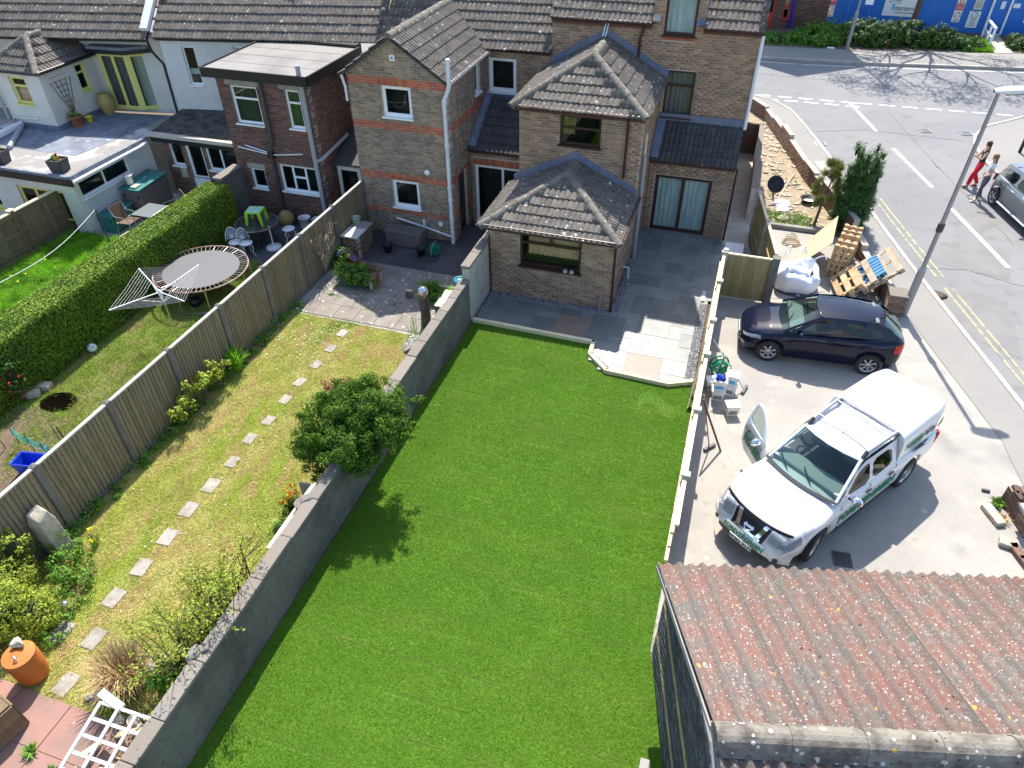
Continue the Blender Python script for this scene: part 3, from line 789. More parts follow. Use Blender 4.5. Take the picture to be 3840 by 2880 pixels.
blades('long_grass', FARL, 3600, .17, .011, m_lush, 'long lush bright green grass', lean=.7, clump=.5)
poly_sheet('left_patio', [(-20.3, 15.75), (-15.9, 15.4), (-15.9, 19.4), (-20.3, 19.4)], -.002, m_concp, 'pale concrete patio in the far left garden')
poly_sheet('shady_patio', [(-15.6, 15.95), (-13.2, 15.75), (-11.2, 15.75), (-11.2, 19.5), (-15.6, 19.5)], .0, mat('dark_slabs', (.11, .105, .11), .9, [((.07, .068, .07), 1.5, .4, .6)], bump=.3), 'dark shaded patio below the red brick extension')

# middle garden: dark patio and sunlit slabs
MP = MB()
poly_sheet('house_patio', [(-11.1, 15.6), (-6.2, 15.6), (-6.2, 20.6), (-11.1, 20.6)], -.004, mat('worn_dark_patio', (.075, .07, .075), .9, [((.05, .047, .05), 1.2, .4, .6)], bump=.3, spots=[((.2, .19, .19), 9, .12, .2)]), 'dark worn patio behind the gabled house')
mp = tag(poly_sheet('slab_terrace', [(-11.1, 13.85), (-6.2, 13.8), (-6.2, 16.9), (-11.1, 16.9)], .0, m_grout, 'joints of the sunlit concrete slabs'), None)
MW[mp] = Matrix()
yy = 13.93; r = 0
while yy < 16.6:
    x = -11.0 + (.3 if r % 2 else 0)
    while x < -6.4:
        w = .62
        MB().box(x + .006, min(x + w, -6.25) - .006, yy + .006, yy + .604, -.02, .014 + rnd.uniform(0, .007)).build('slab', m_slab, mp, fix=False)
        x += w
    yy += .61; r += 1
stp = None
for i, q in enumerate(SHO):
    c = STEPS[i]; a = rnd.uniform(-.12, .12)
    M = Matrix.Translation((c[0], c[1], .008)) @ Matrix.Rotation(a, 4, 'Z')
    s = .165 if c[1] > 8 else .2
    o = MB().box(-s * .72, s * .72, -s * .95, s * .95, -.03, .012).build('stepping_stone', m_stepst, None, M, bevel=.008,
        label=['stepping stone nearest the sunlit slab terrace', 'second stepping stone from the slab terrace', 'third stepping stone from the slab terrace', 'fourth stepping stone from the slab terrace', 'fifth stepping stone, beside the dark bush', 'sixth stepping stone, left of the dark bush', 'seventh stepping stone, half way down the yellow lawn', 'eighth stepping stone, level with the dark bush trunk', 'stepping stone left of the orange flowers', 'stepping stone below the orange flowers row', 'sixth stepping stone up from the red paving', 'fifth stepping stone up from the red paving', 'stepping stone left of the twiggy lime shrub', 'stepping stone left of the dead grass clump', 'long stepping stone beside the orange bin', 'stepping stone at the edge of the red paving', 'stepping stone under the dead grass clump'][i], cat='paving stone', group='stepping stones across the yellow lawn')
rp = poly_sheet('red_paving', [(-11.4, .8), (-6.25, .8), (-6.35, 2.95), (-9.0, 2.97), (-11.4, 2.99)], .0, m_grout, 'joints of the red paving')
MW[rp] = Matrix()
for i in range(5):
    for j in range(3):
        x0 = -11.3 + i * .98; y1 = 2.96 - j * .72
        if x0 + .96 > -6.2: continue
        MB().box(x0, x0 + .965, y1 - .71, y1, -.02, .016 + rnd.uniform(0, .004)).build('slab', m_redslab, rp, fix=False)

# our patio: random sandstone slabs
PAT1 = [(-5.92, 14.95), (-2.6, 14.92), (-2.6, 14.4), (-2.0, 13.86), (-.46, 13.8), (.1, 14.1), (.1, 21.6), (-2.4, 21.6), (-2.4, 16.4), (-5.92, 16.4)]
pt = poly_sheet('sandstone_patio', PAT1, .03, m_grout, 'pale pointing between the patio slabs')
MW[pt] = Matrix()
G3 = .305
occ = set()
nx, ny = 20, 26
ok = lambda i, j: inpoly(np.array([-5.9 + (i + .5) * G3]), np.array([13.82 + (j + .5) * G3]), PAT1)[0] and not (-5.9 + (i + .5) * G3 > -.12 and 13.82 + j * G3 < 17.5) and not (-5.9 + (i + .5) * G3 < -2.25 and 13.82 + (j + .6) * G3 > 16.15)
sizes = [(3, 2), (2, 3), (2, 2), (3, 3), (2, 1), (1, 2), (1, 1)]
brown = 0
for j in range(ny):
    for i in range(nx):
        if (i, j) in occ or not ok(i, j): continue
        cand = sizes[:5]; rnd.shuffle(cand)
        for (w, d) in cand + [(2, 1), (1, 2), (1, 1)]:
            cells = [(i + a, j + b) for a in range(w) for b in range(d)]
            if all(c not in occ and ok(*c) for c in cells): break
        for c in cells: occ.add(c)
        x0, y0 = -5.9 + i * G3, 13.82 + j * G3
        isb = (w * d >= 4) and ((x0 < -1.0 < x0 + w * G3 + .1 and y0 < 14.5 < y0 + d * G3) or (x0 < -3.6 < x0 + w * G3 and y0 < 15.9 < y0 + d * G3))
        MB().box(x0 + .006, x0 + w * G3 - .006, y0 + .006, y0 + d * G3 - .006, 0, .037 + rnd.uniform(0, .004)).build('paving_slab', m_sandb if isb else m_sand, pt, fix=False)
pebbles('gravel_strip', [(-2.5, 16.3), (-5.95, 16.3), (-5.95, 16.5), (-2.5, 16.5)], 1600, .022, m_pebble, .03, label='grey pebble strip below the kitchen wall')
pebbles('gravel_strip', [(-2.46, 16.2), (-2.22, 16.2), (-2.22, 21.6), (-2.46, 21.6)], 2600, .022, m_pebble, .03, label='grey pebble strip beside the kitchen side wall')
pebbles('gravel_strip', [(-.1, 14.0), (.12, 14.1), (.12, 17.6), (-.1, 17.6)], 2200, .022, m_pebble, .03, label='grey pebble strip along the white topped fence')
pebbles('gravel_strip', [(-5.95, 14.95), (-5.72, 14.95), (-5.72, 16.5), (-5.95, 16.5)], 900, .022, m_pebble, .03, label='grey pebble strip below the tall block wall')
pebbles('gravel_strip', [(-2.55, 14.42), (-1.98, 13.83), (-.46, 13.77), (.1, 14.05), (.1, 14.16), (-.46, 13.88), (-1.95, 13.94), (-2.5, 14.48)], 9000, .02, m_pebble, .032, label='grey pebble line behind the front timber edging')
pebbles('gravel_strip', [(-2.2, 21.45), (.1, 21.45), (.1, 21.62), (-2.2, 21.62)], 900, .02, m_pebble, .03, label='grey pebble strip below the curtained glass doors')
for (a, b, lab) in [((-5.95, 14.93), (-2.52, 14.87), 'long pale timber edging between shaded patio and lawn'), ((-2.57, 14.93), (-2.54, 14.33), 'short pale timber edging at the patio corner'), ((-2.56, 14.36), (-1.99, 13.78), 'slanting pale timber edging of the patio'), ((-2.02, 13.8), (-.46, 13.73), 'front pale timber edging of the sunlit patio'), ((-.48, 13.72), (.14, 14.02), 'short slanting timber edging beside the fence')]:
    B = MB(); B.bar((*a, .045), (*b, .045), .1, .13); B.build('timber_edging', m_pale, None, bevel=.006, label=lab, cat='edging', group='timber edging round the patio')

# ---------------------------------------------------------------- drive, road, pavements
poly_sheet('driveway', [(.25, 6.7), (1.9, 1.0), (2.6, -3), (9.0, -3), (9.0, 11), (7.0, 15.6), (5.4, 19.4), (4.75, 19.6), (3.9, 22.9), (1.5, 22.95), (1.6, 18.4), (.3, 18.4)], .0, m_tarmac, 'pale dusty concrete drive behind the garages')
ROADP = [(-60, 36.9), (.2, 36.75), (1.2, 36.3), (2.1, 35.06), (2.68, 33.25), (3.32, 31.03), (4.13, 28.03), (4.82, 25.48), (5.5, 22.81), (6.1, 20.6), (7.6, 15.4), (9.2, 9.5), (13.2, 9.5), (10.9, 25.0), (9.7, 29.6), (9.35, 31.4), (9.3, 32.7), (9.45, 33.8), (10.1, 35.2), (11.95, 37.0), (60, 39.5), (60, 51), (13.5, 44.7), (5.2, 43.35), (.2, 42.9), (-60, 40)]
poly_sheet('road', ROADP, -.012, m_road, 'grey asphalt road and junction')
KL = [(-3, 36.85), (.2, 36.72), (1.2, 36.3), (2.1, 35.06), (2.68, 33.25), (3.32, 31.03), (4.13, 28.03), (4.82, 25.48), (5.5, 22.81), (6.1, 20.6), (7.6, 15.4), (9.2, 9.5)]
poly_sheet('pavement', KL + [(7.4, 9.5), (6.9, 14.0), (5.3, 19.0), (4.4, 22.9), (3.3, 26.0), (2.75, 28.0), (1.7, 31.4), (.95, 33.6), (.2, 34.6), (-3, 34.7)], .012, m_pave, 'pavement between the low brick wall and the road')
poly_sheet('pavement_patch', [(3.05, 29.2), (3.45, 29.3), (4.15, 26.6), (3.75, 26.5)], .016, m_kerb, 'pale patch in the pavement by the conifers')
KR = [(13.2, 9.5), (10.9, 25.0), (9.7, 29.6), (9.35, 31.4), (9.3, 32.7), (9.45, 33.8), (10.1, 35.2), (11.95, 37.0), (60, 39.5)]
poly_sheet('corner_pavement', KR + [(60, 9.5)], .03, m_pave, 'pavement on the far corner of the junction')
KF = [(-60, 40.2), (.2, 43.0), (5.2, 43.45), (13.5, 44.8), (60, 51.2)]
poly_sheet('far_pavement', KF + [(60, 60), (14, 47.6), (11.7, 47.1), (4.7, 45.8), (.2, 45.3), (-60, 42.5)], .11, m_pave, 'pavement on the far side of the main road', t=.3)
def kerbs(line, z0, z1, wid, lab):
    k = thing('kerb', lab, 'kerb', (line[0][0], line[0][1], 0))
    for i in range(len(line) - 1):
        a, b = Vector((*line[i], 0)), Vector((*line[i + 1], 0)); L = (b - a).length
        n = max(1, round(L / .91))
        for j in range(n):
            if j > 40: break
            p, q = a + (b - a) * (j / n), a + (b - a) * ((j + .985) / n)
            B = MB(); B.bar((p.x, p.y, (z0 + z1) / 2), (q.x, q.y, (z0 + z1) / 2), wid, z1 - z0); B.build('kerb_stone', m_kerb, k, fix=False)
kerbs(KL[1:], -.05, .03, .13, 'pale kerb of the near pavement curving to the junction')
kerbs(KR[:-1], -.05, .055, .13, 'pale kerb round the far corner pavement')
kerbs([(.2, 42.95), (5.2, 43.4), (13.5, 44.75), (24, 46.2)], -.05, .125, .14, 'kerb on the far side of the main road')
for nm, q, mm_, lab in [('road_patch', [(6.3, 22.2), (7.5, 24.0), (8.9, 23.6), (8.5, 21.6)], m_roadp, 'paler repaired patch of asphalt in the side road'), ('road_patch', [(7.55, 25.4), (8.6, 26.6), (9.1, 25.7), (8.2, 24.6)], m_roadp, 'small pale asphalt patch in front of the two women'), ('road_patch', [(6.0, 20.9), (8.2, 20.4), (8.0, 17.5), (6.7, 18.2)], m_roadp, 'pale asphalt patch beside the lamp post')]:
    poly_sheet(nm, q, -.008, mm_, lab)
for q in ([(6.3, 36.2), (7.6, 30.0), (9.1, 24.0)], [(3.2, 32.6), (5.2, 33.4), (9.0, 33.2)], [(-1, 40.3), (6, 40.1), (14, 40.9)], [(6.0, 21.6), (7.4, 21.9), (8.9, 21.3)]):
    B = MB(); B.tube([(x + .03 * math.sin(k * 2.1), y + .05 * math.sin(k * 3.7), -.012) for k, (x, y) in enumerate([(a[0] + (b[0] - a[0]) * t / 8, a[1] + (b[1] - a[1]) * t / 8) for a, b in zip(q, q[1:]) for t in range(9)])], .012, 4); B.build('tar_seam', m_blackr if False else mat('tar', (.13, .13, .132), .7) if 'tar' not in bpy.data.materials else bpy.data.materials['tar'], None, kind='structure', label='dark tar seam across the road surface')
for q in ([(1.7, 18.5), (4.9, 19.2)],):
    B = MB(); B.bar((*q[0], .0), (*q[1], .0), .018, .006); B.build('drive_joint', m_cpost, None, kind='structure', label='thin joint line across the pale drive', fix=False)
def line(pts, w, z=-.004, m=m_line, name='road_marking', lab=None):
    B = MB()
    for (a, b) in pts:
        a, b = Vector((*a, z)), Vector((*b, z)); s = (b - a).cross(Vector((0, 0, 1))).normalized() * w / 2
        B.add([a - s, a + s, b + s, b - s], [(0, 1, 2, 3)])
    return B.build(name, m, None, label=lab, kind='structure', fix=False)
line([((.54 + i * .95, 36.83 + .015 * i), (1.15 + i * .95, 36.84 + .015 * i)) for i in range(5)], .12, lab='upper row of white give way dashes')
line([((.9 + i * .9, 36.33 + .015 * i), (1.5 + i * .9, 36.34 + .015 * i)) for i in range(5)], .12, lab='lower row of white give way dashes')
line([((5.0 + i * .98, 36.92 + .03 * i), (5.68 + i * .98, 36.94 + .03 * i)) for i in range(9)], .1, lab='single row of white dashes along the main road edge')
line([((4.72, 36.8), (5.62, 33.35)), ((6.12, 31.5), (7.15, 27.95)), ((7.55, 26.3), (8.6, 22.4)), ((9.0, 20.9), (10.0, 17.2))], .14, lab='white centre line dashes of the side road')
line([((.3, 42.55), (2.2, 42.6)), ((2.6, 42.55), (5.2, 42.95)), ((5.6, 43.0), (13.6, 44.3))], .06, lab='thin white line along the far kerb')
for off in (0, .22):
    line([((5.05 + off, 26.4), (5.78 + off, 23.6)), ((5.8 + off, 23.5), (6.45 + off, 21.2)), ((6.6 + off, 20.6), (7.85 + off, 16.2)), ((7.9 + off, 16.0), (9.0 + off, 11.9))], .055, m=m_yline, name='yellow_line', lab='worn double yellow line, %s line' % ('inner' if off else 'outer'))
def grate(x, y, rz, lab, s=.2, n=7, mm_=m_dgrey):
    t = thing('drain_grate', lab, 'drain', (x, y, 0), rz)
    M = MW[t]
    B = MB(); B.box(-s, s, -s, -s + .03, 0, .016); B.box(-s, s, s - .03, s, 0, .016); B.box(-s, -s + .03, -s + .03, s - .03, 0, .015); B.box(s - .03, s, -s + .03, s - .03, 0, .015)
    B.build('frame', mm_, t, M)
    MB().box(-s + .03, s - .03, -s + .03, s - .03, 0, .003).build('pit', m_black, t, M)
    for i in range(n):
        x0 = -s + .05 + i * (2 * s - .1) / (n - 1) - .012
        MB().box(x0, x0 + .024, -s + .03, s - .03, .003, .013).build('bar', mm_, t, M)
grate(3.4, 9.6, .1, 'dark slotted drain in the drive beside the pickup', .17)
grate(3.32, 31.2, .25, 'drain grate by the near kerb of the side road', .22, 6, m_grey)
grate(9.2, 34.15, .2, 'drain grate by the far corner kerb', .24, 6, m_grey)
grate(7.6, 34.0, .3, 'pale manhole cover in the middle of the side road', .22, 5, m_kerb)
MB().lathe([(.45, 0), (.47, .003), (.2, .004)], 14, Matrix.Translation((6.15, 20.1, 0)) @ Matrix.Diagonal((1, .6, 1, 1))).build('pothole', m_soil, None, label='broken patch in the road beside the lamp post', kind='structure')
# dirt strip, alley
poly_sheet('rubble_ground', [(.85, 23.1), (3.3, 23.1), (3.9, 24.0), (3.2, 26.0), (2.7, 28.0), (1.7, 31.4), (.95, 33.7), (.2, 34.6), (.2, 29.3), (.85, 29.2)], .006, m_earth, 'bare sunlit earth strewn with rubble')
poly_sheet('alley', [(.1, 21.3), (1.0, 21.3), (.82, 29.2), (.1, 29.2)], .02, m_concp, 'concrete side alley beside the house')
poly_sheet('yard_corner', [(.1, 18.3), (1.65, 18.3), (1.0, 21.6), (.1, 21.6)], .012, m_conc, 'concrete corner behind the timber gate')
blades('weeds', [(1.2, 23.2), (3.0, 23.2), (2.9, 24.1), (1.2, 24.2)], 500, .14, .016, m_weed, 'rough weeds at the near end of the rubble strip', lean=.9)
blades('weeds', [(1.3, 24.6), (3.0, 25.0), (2.6, 27.6), (1.7, 28.2)], 90, .12, .016, m_weed, 'scattered weeds on the rubble strip', lean=.9, thin=lambda x, y: (np.sin(x * 5) * np.sin(y * 3) > .2) * 1.0)
blades('weeds', [(-10.7, 14.9), (-8.3, 14.9), (-8.5, 15.5), (-10.5, 15.6)], 500, .08, .016, m_weed, 'weeds in the joints of the slab terrace', lean=.9, z=.01, thin=lambda x, y: (np.abs(np.sin(x * 3.2)) * np.abs(np.sin(y * 6)) > .78) * 1.0)
P_ = []
for i in range(230):
    y = rnd.uniform(23.6, 34); x = rnd.uniform(.95, 3.3 - (y - 25) * .24 if y > 25 else 3.2)
    if x < .9: continue
    P_.append((x, y))
B = MB()
for x, y in P_:
    s = rnd.uniform(.02, .1)
    M = Matrix.Translation((x, y, .01)) @ Matrix.Rotation(rnd.uniform(0, 3), 4, 'Z') @ Matrix.Rotation(rnd.uniform(-.3, .3), 4, 'X')
    B.box(-s, s, -s * .6, s * .6, 0, s * .35, M)
B.build('rubble', m_stone, None, label='loose pale stones and rubble on the bare strip', kind='stuff')
# ================================================================ HOUSES
TILEC = None
# ---- end house with the kitchen extension
h1 = thing('brick_house', 'tan brick end house with two stepped hipped extensions and brown window frames', 'house', (-2.9, 22.5, 0))
b1 = Bricks('brick', h1); t1 = Tiles('roof_tile', h1)
wall(h1, b1, (-5.95, 16.5), (1, 0), 3.47, 0, 2.1, m_brickk, holes=[(.85, 2.58, 1.05, 2.06)])
wall(h1, b1, (-2.48, 16.512), (0, 1), 2.7, 0, 2.1, m_brickk)
wall(h1, b1, (-5.95, 19.2), (1, 0), 3.5, 1.9, 4.45, m_brick, holes=[(1.18, 2.36, 3.5, 4.34)])
wall(h1, b1, (-2.45, 19.212), (0, 1), 3.28, 0, 4.45, m_brick)
wall(h1, None, (-5.95, 22.4), (0, -1), 3.18, 1.9, 4.45, m_brick, mm=m_brick)
wall(h1, b1, (-5.93, 22.5), (1, 0), 6.05, 2.5, 6.0, m_brick, holes=[(3.56, 4.43, 3.44, 4.79), (3.32, 4.23, 5.74, 6.0)], soldiers=[(3.3, 4.25, 5.6, 5.7, m_brickr)])
wall(h1, b1, (-2.93, 22.496), (1, 0), 1.46, 6.0, 8.4, m_brick, holes=[(.32, 1.23, 6.0, 7.2)])
wall(h1, b1, (-2.45, 21.65), (1, 0), 2.6, 0, 2.4, m_brick, holes=[(.24, 2.0, 0, 1.92)])
wall(h1, None, (.15, 21.67), (0, 1), .85, 0, 2.4, None, mm=m_brick)
wall(h1, None, (.12, 22.52), (0, 1), 8, 0, 6.0, None, mm=m_brick)
P = (0, 16.5); F1 = (1, 0)
window(h1, (-5.95, 16.5), F1, .85, 2.58, 1.05, 2.06, m_brown, [(0, .5, .68, 1), (.5, 1, .68, 1), (0, 1, 0, .68)], fw=.075, curtain=[(.12, .99, .3, .98)], cm=m_blind, label='wide kitchen window with yellow blind', sillm=m_brown)
MB().lathe([(.001, 0), (.06, .0), (.07, .02), (.05, .08), (0, .085)], 12, Matrix.Translation((-3.6, 16.45, 1.055))).build('sill_pot', m_concp, h1)
MB().lathe([(.001, 0), (.06, .0), (.07, .02), (.05, .08), (0, .085)], 12, Matrix.Translation((-3.78, 16.45, 1.055))).build('sill_pot', m_concp, h1)
window(h1, (-5.95, 19.2), F1, 1.18, 2.36, 3.5, 4.34, m_brown, [(0, 1, .56, 1), (0, 1, 0, .56)], fw=.07, curtain=[(.05, .35, .3, 1)], cm=m_blind, glass=m_glassg)
window(h1, (-5.93, 22.5), F1, 3.56, 4.43, 3.44, 4.79, m_brown, [(0, 1, .68, 1), (0, 1, 0, .68)], fw=.07, curtain=[(.03, .5, .02, .98), (.5, .97, .02, .98)], cm=m_curtg)
window(h1, (-5.93, 22.5), F1, 3.32, 4.23, 5.74, 7.2, m_brown, [(0, 1, .68, 1), (0, 1, 0, .68)], fw=.07, curtain=[(.03, .97, .02, .98)], cm=m_curt)
window(h1, (-2.45, 21.65), F1, .24, 2.0, 0.02, 1.92, m_brown, [(0, .5, 0, 1), (.5, 1, 0, 1)], fw=.11, curtain=[(.04, .48, .04, .95), (.52, .97, .04, .95)], cm=m_curt, name='glazed_door', label='brown french doors with pale curtains')
# roofs
KE = 2.17; KR_ = 3.06
t1.plane([(-6.2, 16.28, KE), (-2.33, 16.28, KE), (-4.27, 18.3, KR_)], m_tileg, prio=-3)
t1.plane([(-2.33, 16.28, KE), (-2.33, 19.2, KE), (-4.27, 19.2, KR_), (-4.27, 18.3, KR_)], m_tileg, prio=-2)
t1.plane([(-6.2, 19.2, KE), (-6.2, 16.28, KE), (-4.27, 18.3, KR_), (-4.27, 19.2, KR_)], m_tileg)
TE, TR_ = 4.5, 5.52
t1.plane([(-6.15, 19.0, TE), (-2.35, 19.0, TE), (-4.25, 20.8, TR_)], m_tileg, prio=-3)
t1.plane([(-2.35, 19.0, TE), (-2.35, 22.5, TE), (-4.25, 22.5, TR_), (-4.25, 20.8, TR_)], m_tileg)
t1.plane([(-6.15, 22.5, TE), (-6.15, 19.0, TE), (-4.25, 20.8, TR_), (-4.25, 22.5, TR_)], m_tileg)
t1.plane([(-2.42, 21.5, 2.44), (.16, 21.5, 2.44), (.16, 22.49, 3.3), (-2.42, 22.49, 3.3)], m_tiled, prio=2)
t1.plane([(-5.95, 22.38, 6.05), (-2.93, 22.38, 6.05), (-2.93, 26.6, 9.35), (-5.95, 26.6, 9.35)], m_tileg)
t1.plane([(-1.47, 22.38, 6.02), (.2, 22.38, 6.02), (.2, 26.6, 9.32), (-1.47, 26.6, 9.32)], m_tileg)
MB().prism([(-5.95, 30.5, 6), (.2, 30.5, 6), (.2, 26.6, 9.3), (-5.95, 26.6, 9.3)], (0, 0, -.1)).build('roof', m_tiled, h1)
for a, b in [((-6.2, 16.28, KE), (-4.27, 18.3, KR_)), ((-2.33, 16.28, KE), (-4.27, 18.3, KR_)), ((-4.27, 18.3, KR_), (-4.27, 19.18, KR_)), ((-6.15, 19.0, TE), (-4.25, 20.8, TR_)), ((-2.35, 19.0, TE), (-4.25, 20.8, TR_)), ((-4.25, 20.8, TR_), (-4.25, 22.48, TR_))]:
    ridge(h1, a, b, .125, lift=.0)
fl = .2
strip(h1, 'flashing', [[(-6.1, 19.19, KE + .08), (-4.27, 19.19, KR_ + .08), (-4.27, 19.19, KR_ + .08 + fl), (-6.1, 19.19, KE + .08 + fl)], [(-4.27, 19.19, KR_ + .08), (-2.44, 19.19, KE + .08), (-2.44, 19.19, KE + .08 + fl), (-4.27, 19.19, KR_ + .08 + fl)]], m_lead)
strip(h1, 'flashing', [[(-5.93, 22.485, TE + .2), (-4.25, 22.485, TR_ + .1), (-4.25, 22.485, TR_ + .1 + fl), (-5.93, 22.485, TE + .2 + fl)], [(-4.25, 22.485, TR_ + .1), (-2.3, 22.485, TE + .06), (-2.3, 22.485, TE + .06 + fl), (-4.25, 22.485, TR_ + .1 + fl)]], m_lead)
strip(h1, 'flashing', [[(-2.4, 22.485, 3.33), (.14, 22.485, 3.33), (.14, 22.485, 3.55), (-2.4, 22.485, 3.55)]], m_lead)
strip(h1, 'flashing', [[(-2.43, 21.5, 2.5), (-2.43, 22.48, 3.36), (-2.43, 22.48, 3.6), (-2.43, 21.5, 2.74)], [(-2.43, 21.5, 2.52), (-2.2, 21.5, 2.5), (-2.2, 22.47, 3.38), (-2.43, 22.47, 3.38)]], m_lead)
fascia(h1, (-6.12, 16.36, KE - .03), (-2.4, 16.36, KE - .03), m_brownb, gut=m_brown)
fascia(h1, (-2.4, 16.36, KE - .03), (-2.4, 19.2, KE - .03), m_brownb, gut=m_brown, out=(1, 0))
fascia(h1, (-6.1, 19.08, TE - .05), (-2.42, 19.08, TE - .05), m_brownb, gut=m_brown)
fascia(h1, (-2.42, 19.08, TE - .05), (-2.42, 22.45, TE - .05), m_brownb, gut=m_brown, out=(1, 0))
fascia(h1, (-2.42, 21.57, 2.38), (.14, 21.57, 2.38), m_brownb, gut=m_brown)
fascia(h1, (-5.93, 22.43, 5.97), (-2.93, 22.43, 5.97), m_brownb, gut=m_brown)
fascia(h1, (-1.47, 22.43, 5.94), (.16, 22.43, 5.94), m_brownb, gut=m_brown)
pipe(h1, [(-2.42, 16.3, 2.2), (-2.45, 16.4, 1.95), (-2.44, 16.42, 0)], .035, m_brown)
pipe(h1, [(-2.85, 19.02, 4.45), (-2.85, 19.13, 4.2), (-2.85, 19.13, 2.75)], .038, m_brown)
pipe(h1, [(-3.15, 22.4, 5.95), (-3.25, 22.44, 5.6), (-3.25, 22.44, 5.1)], .038, m_brown)
pipe(h1, [(.17, 22.42, 5.9), (.17, 22.42, 3.3)], .05, m_wpipe)
pipe(h1, [(.2, 21.6, 2.4), (.2, 21.6, 0)], .035, m_brown)
pipe(h1, [(-2.36, 19.5, 3.95), (-2.36, 19.5, 3.35)], .02, m_wpipe)
pipe(h1, [(-2.36, 19.55, 3.3), (-2.36, 19.6, 2.6), (-2.36, 19.6, 0)], .055, m_gpipe, 'soil_pipe')
pipe(h1, [(-2.75, 16.46, .72), (-2.75, 16.46, .02)], .02, m_gpipe, 'waste_pipe')
pipe(h1, [(-2.5, 18.3, .42), (-2.3, 18.3, .42), (-2.3, 18.3, 0)], .022, m_wpipe, 'waste_pipe')
pipe(h1, [(-4.28, 22.47, 6.0), (-4.3, 22.1, 5.68)], .018, m_wpipe, 'overflow_pipe'); pipe(h1, [(-4.2, 22.47, 6.0), (-4.22, 22.1, 5.68)], .018, m_wpipe, 'overflow_pipe')
strip(h1, 'verge', [[(-2.92, 22.36, 6.1), (-2.72, 22.36, 6.1), (-2.72, 24.5, 7.78), (-2.92, 24.5, 7.78)]], m_concp, .05)
strip(h1, 'verge', [[(-1.66, 22.36, 6.03), (-1.47, 22.36, 6.08), (-1.47, 24.5, 7.76), (-1.66, 24.5, 7.7)]], m_lead, .05)
b1.finish('brickwork'); t1.finish()

# ---- gabled house
h2 = thing('brick_house', 'grey brick gabled house with orange brick bands and white windows', 'house', (-9.6, 18.95, 0))
b2 = Bricks('brick', h2); t2 = Tiles('roof_tile', h2)
BA = [(4.72, 4.95, m_brickr), (3.44, 3.67, m_brickr), (1.9, 2.11, m_brickr), (.72, .88, m_brickr)]
wall(h2, b2, (-11.12, 18.95), (1, 0), 3.08, 0, 4.98, m_brickg, holes=[(1.06, 1.99, 3.84, 4.72), (1.06, 1.97, .98, 1.88)], bands=BA, soldiers=[(1.0, 2.05, 4.73, 4.95, m_brickr), (1.0, 2.03, 1.89, 2.1, m_brickr)], gable=(1.52, 6.02), bond='F')
wall(h2, b2, (-8.04, 18.962), (0, 1), 3.55, 0, 4.98, m_brickg, holes=[(2.35, 2.85, 3.9, 4.8), (.6, 1.25, 0, 2.0)], bands=BA, bond='F')
wall(h2, None, (-11.12, 22.5), (0, -1), 3.5, 0, 4.9, None, mm=m_brickg)
wall(h2, b2, (-8.04, 22.5), (1, 0), 2.1, 2.4, 5.0, m_brick, holes=[(.04, .97, 3.68, 4.74)])
wall(h2, b2, (-8.03, 20.6), (1, 0), 2.06, 0, 2.45, m_brickg, holes=[(.14, 2.0, 0, 1.97)], soldiers=[(.1, 2.04, 1.99, 2.2, m_brickr)])
window(h2, (-11.12, 18.95), F1, 1.06, 1.99, 3.84, 4.72, m_white, fw=.1, curtain=None)
window(h2, (-11.12, 18.95), F1, 1.06, 1.97, .98, 1.88, m_white, fw=.1)
window(h2, (-8.04, 18.962), (0, 1), 2.35, 2.85, 3.9, 4.8, m_white, fw=.08)
window(h2, (-8.04, 22.5), F1, .04, .97, 3.68, 4.74, m_white, fw=.12, label='white arched window under the eaves')
window(h2, (-8.03, 20.6), F1, .14, 2.0, .02, 1.97, m_white, [(0, .52, 0, 1), (.48, 1, 0, 1)], fw=.09, name='glazed_door', label='white sliding patio door')
D = MB(); D.box(-8.25, -8.12, 19.56, 20.2, 0, 2.0); D.build('door', m_black, h2)  # black panel stands for the dark of the open doorway
t2.plane([(-7.93, 18.83, 4.95), (-7.93, 22.3, 4.95), (-9.6, 23.75, 6.08), (-9.6, 18.83, 6.08)], m_tileg, prio=-3)
t2.plane([(-11.27, 22.3, 4.95), (-11.27, 18.83, 4.95), (-9.6, 18.83, 6.08), (-9.6, 23.75, 6.08)], m_tileg)
t2.plane([(-11.55, 22.05, 5.02), (-5.93, 22.4, 5.05), (-5.93, 26.6, 8.33), (-11.55, 26.25, 8.3)], m_tileg, g=.34)
MB().prism([(-11.55, 30.5, 5), (-5.95, 30.5, 5), (-5.95, 26.6, 8.3), (-11.55, 26.25, 8.3)], (0, 0, -.1)).build('roof', m_tiled, h2)
t2.plane([(-8.0, 20.45, 2.52), (-5.97, 20.45, 2.52), (-5.97, 22.2, 3.62), (-8.0, 22.2, 3.62)], m_tiled)
ridge(h2, (-9.6, 18.8, 6.08), (-9.6, 23.4, 6.08), .13)
for i, f_ in enumerate([(-9.6, 18.82, 6.04), (-9.6, 18.82, 6.04)]):
    x = -7.95 if i else -11.25
    B = MB(); B.bar((x, 18.86, 4.93), f_, .04, .07, up=(0, 1, 0)); B.build('verge', m_dgrey, h2)
strip(h2, 'valley', [[(-7.96, 22.28, 5.02), (-7.86, 22.3, 5.06), (-9.5, 23.75, 6.16), (-9.6, 23.7, 6.12)]], m_concp, .03)
strip(h2, 'flashing', [[(-8.02, 20.5, 2.62), (-7.8, 20.5, 2.6), (-7.8, 22.2, 3.68), (-8.02, 22.2, 3.7)], [(-8.02, 22.48, 3.6), (-6.2, 22.48, 3.6), (-6.2, 22.48, 3.66), (-8.02, 22.48, 3.66)]], m_lead)
MB().box(-8.0, -5.97, 22.15, 22.49, 3.45, 3.6).build('roof', m_lead, h2)
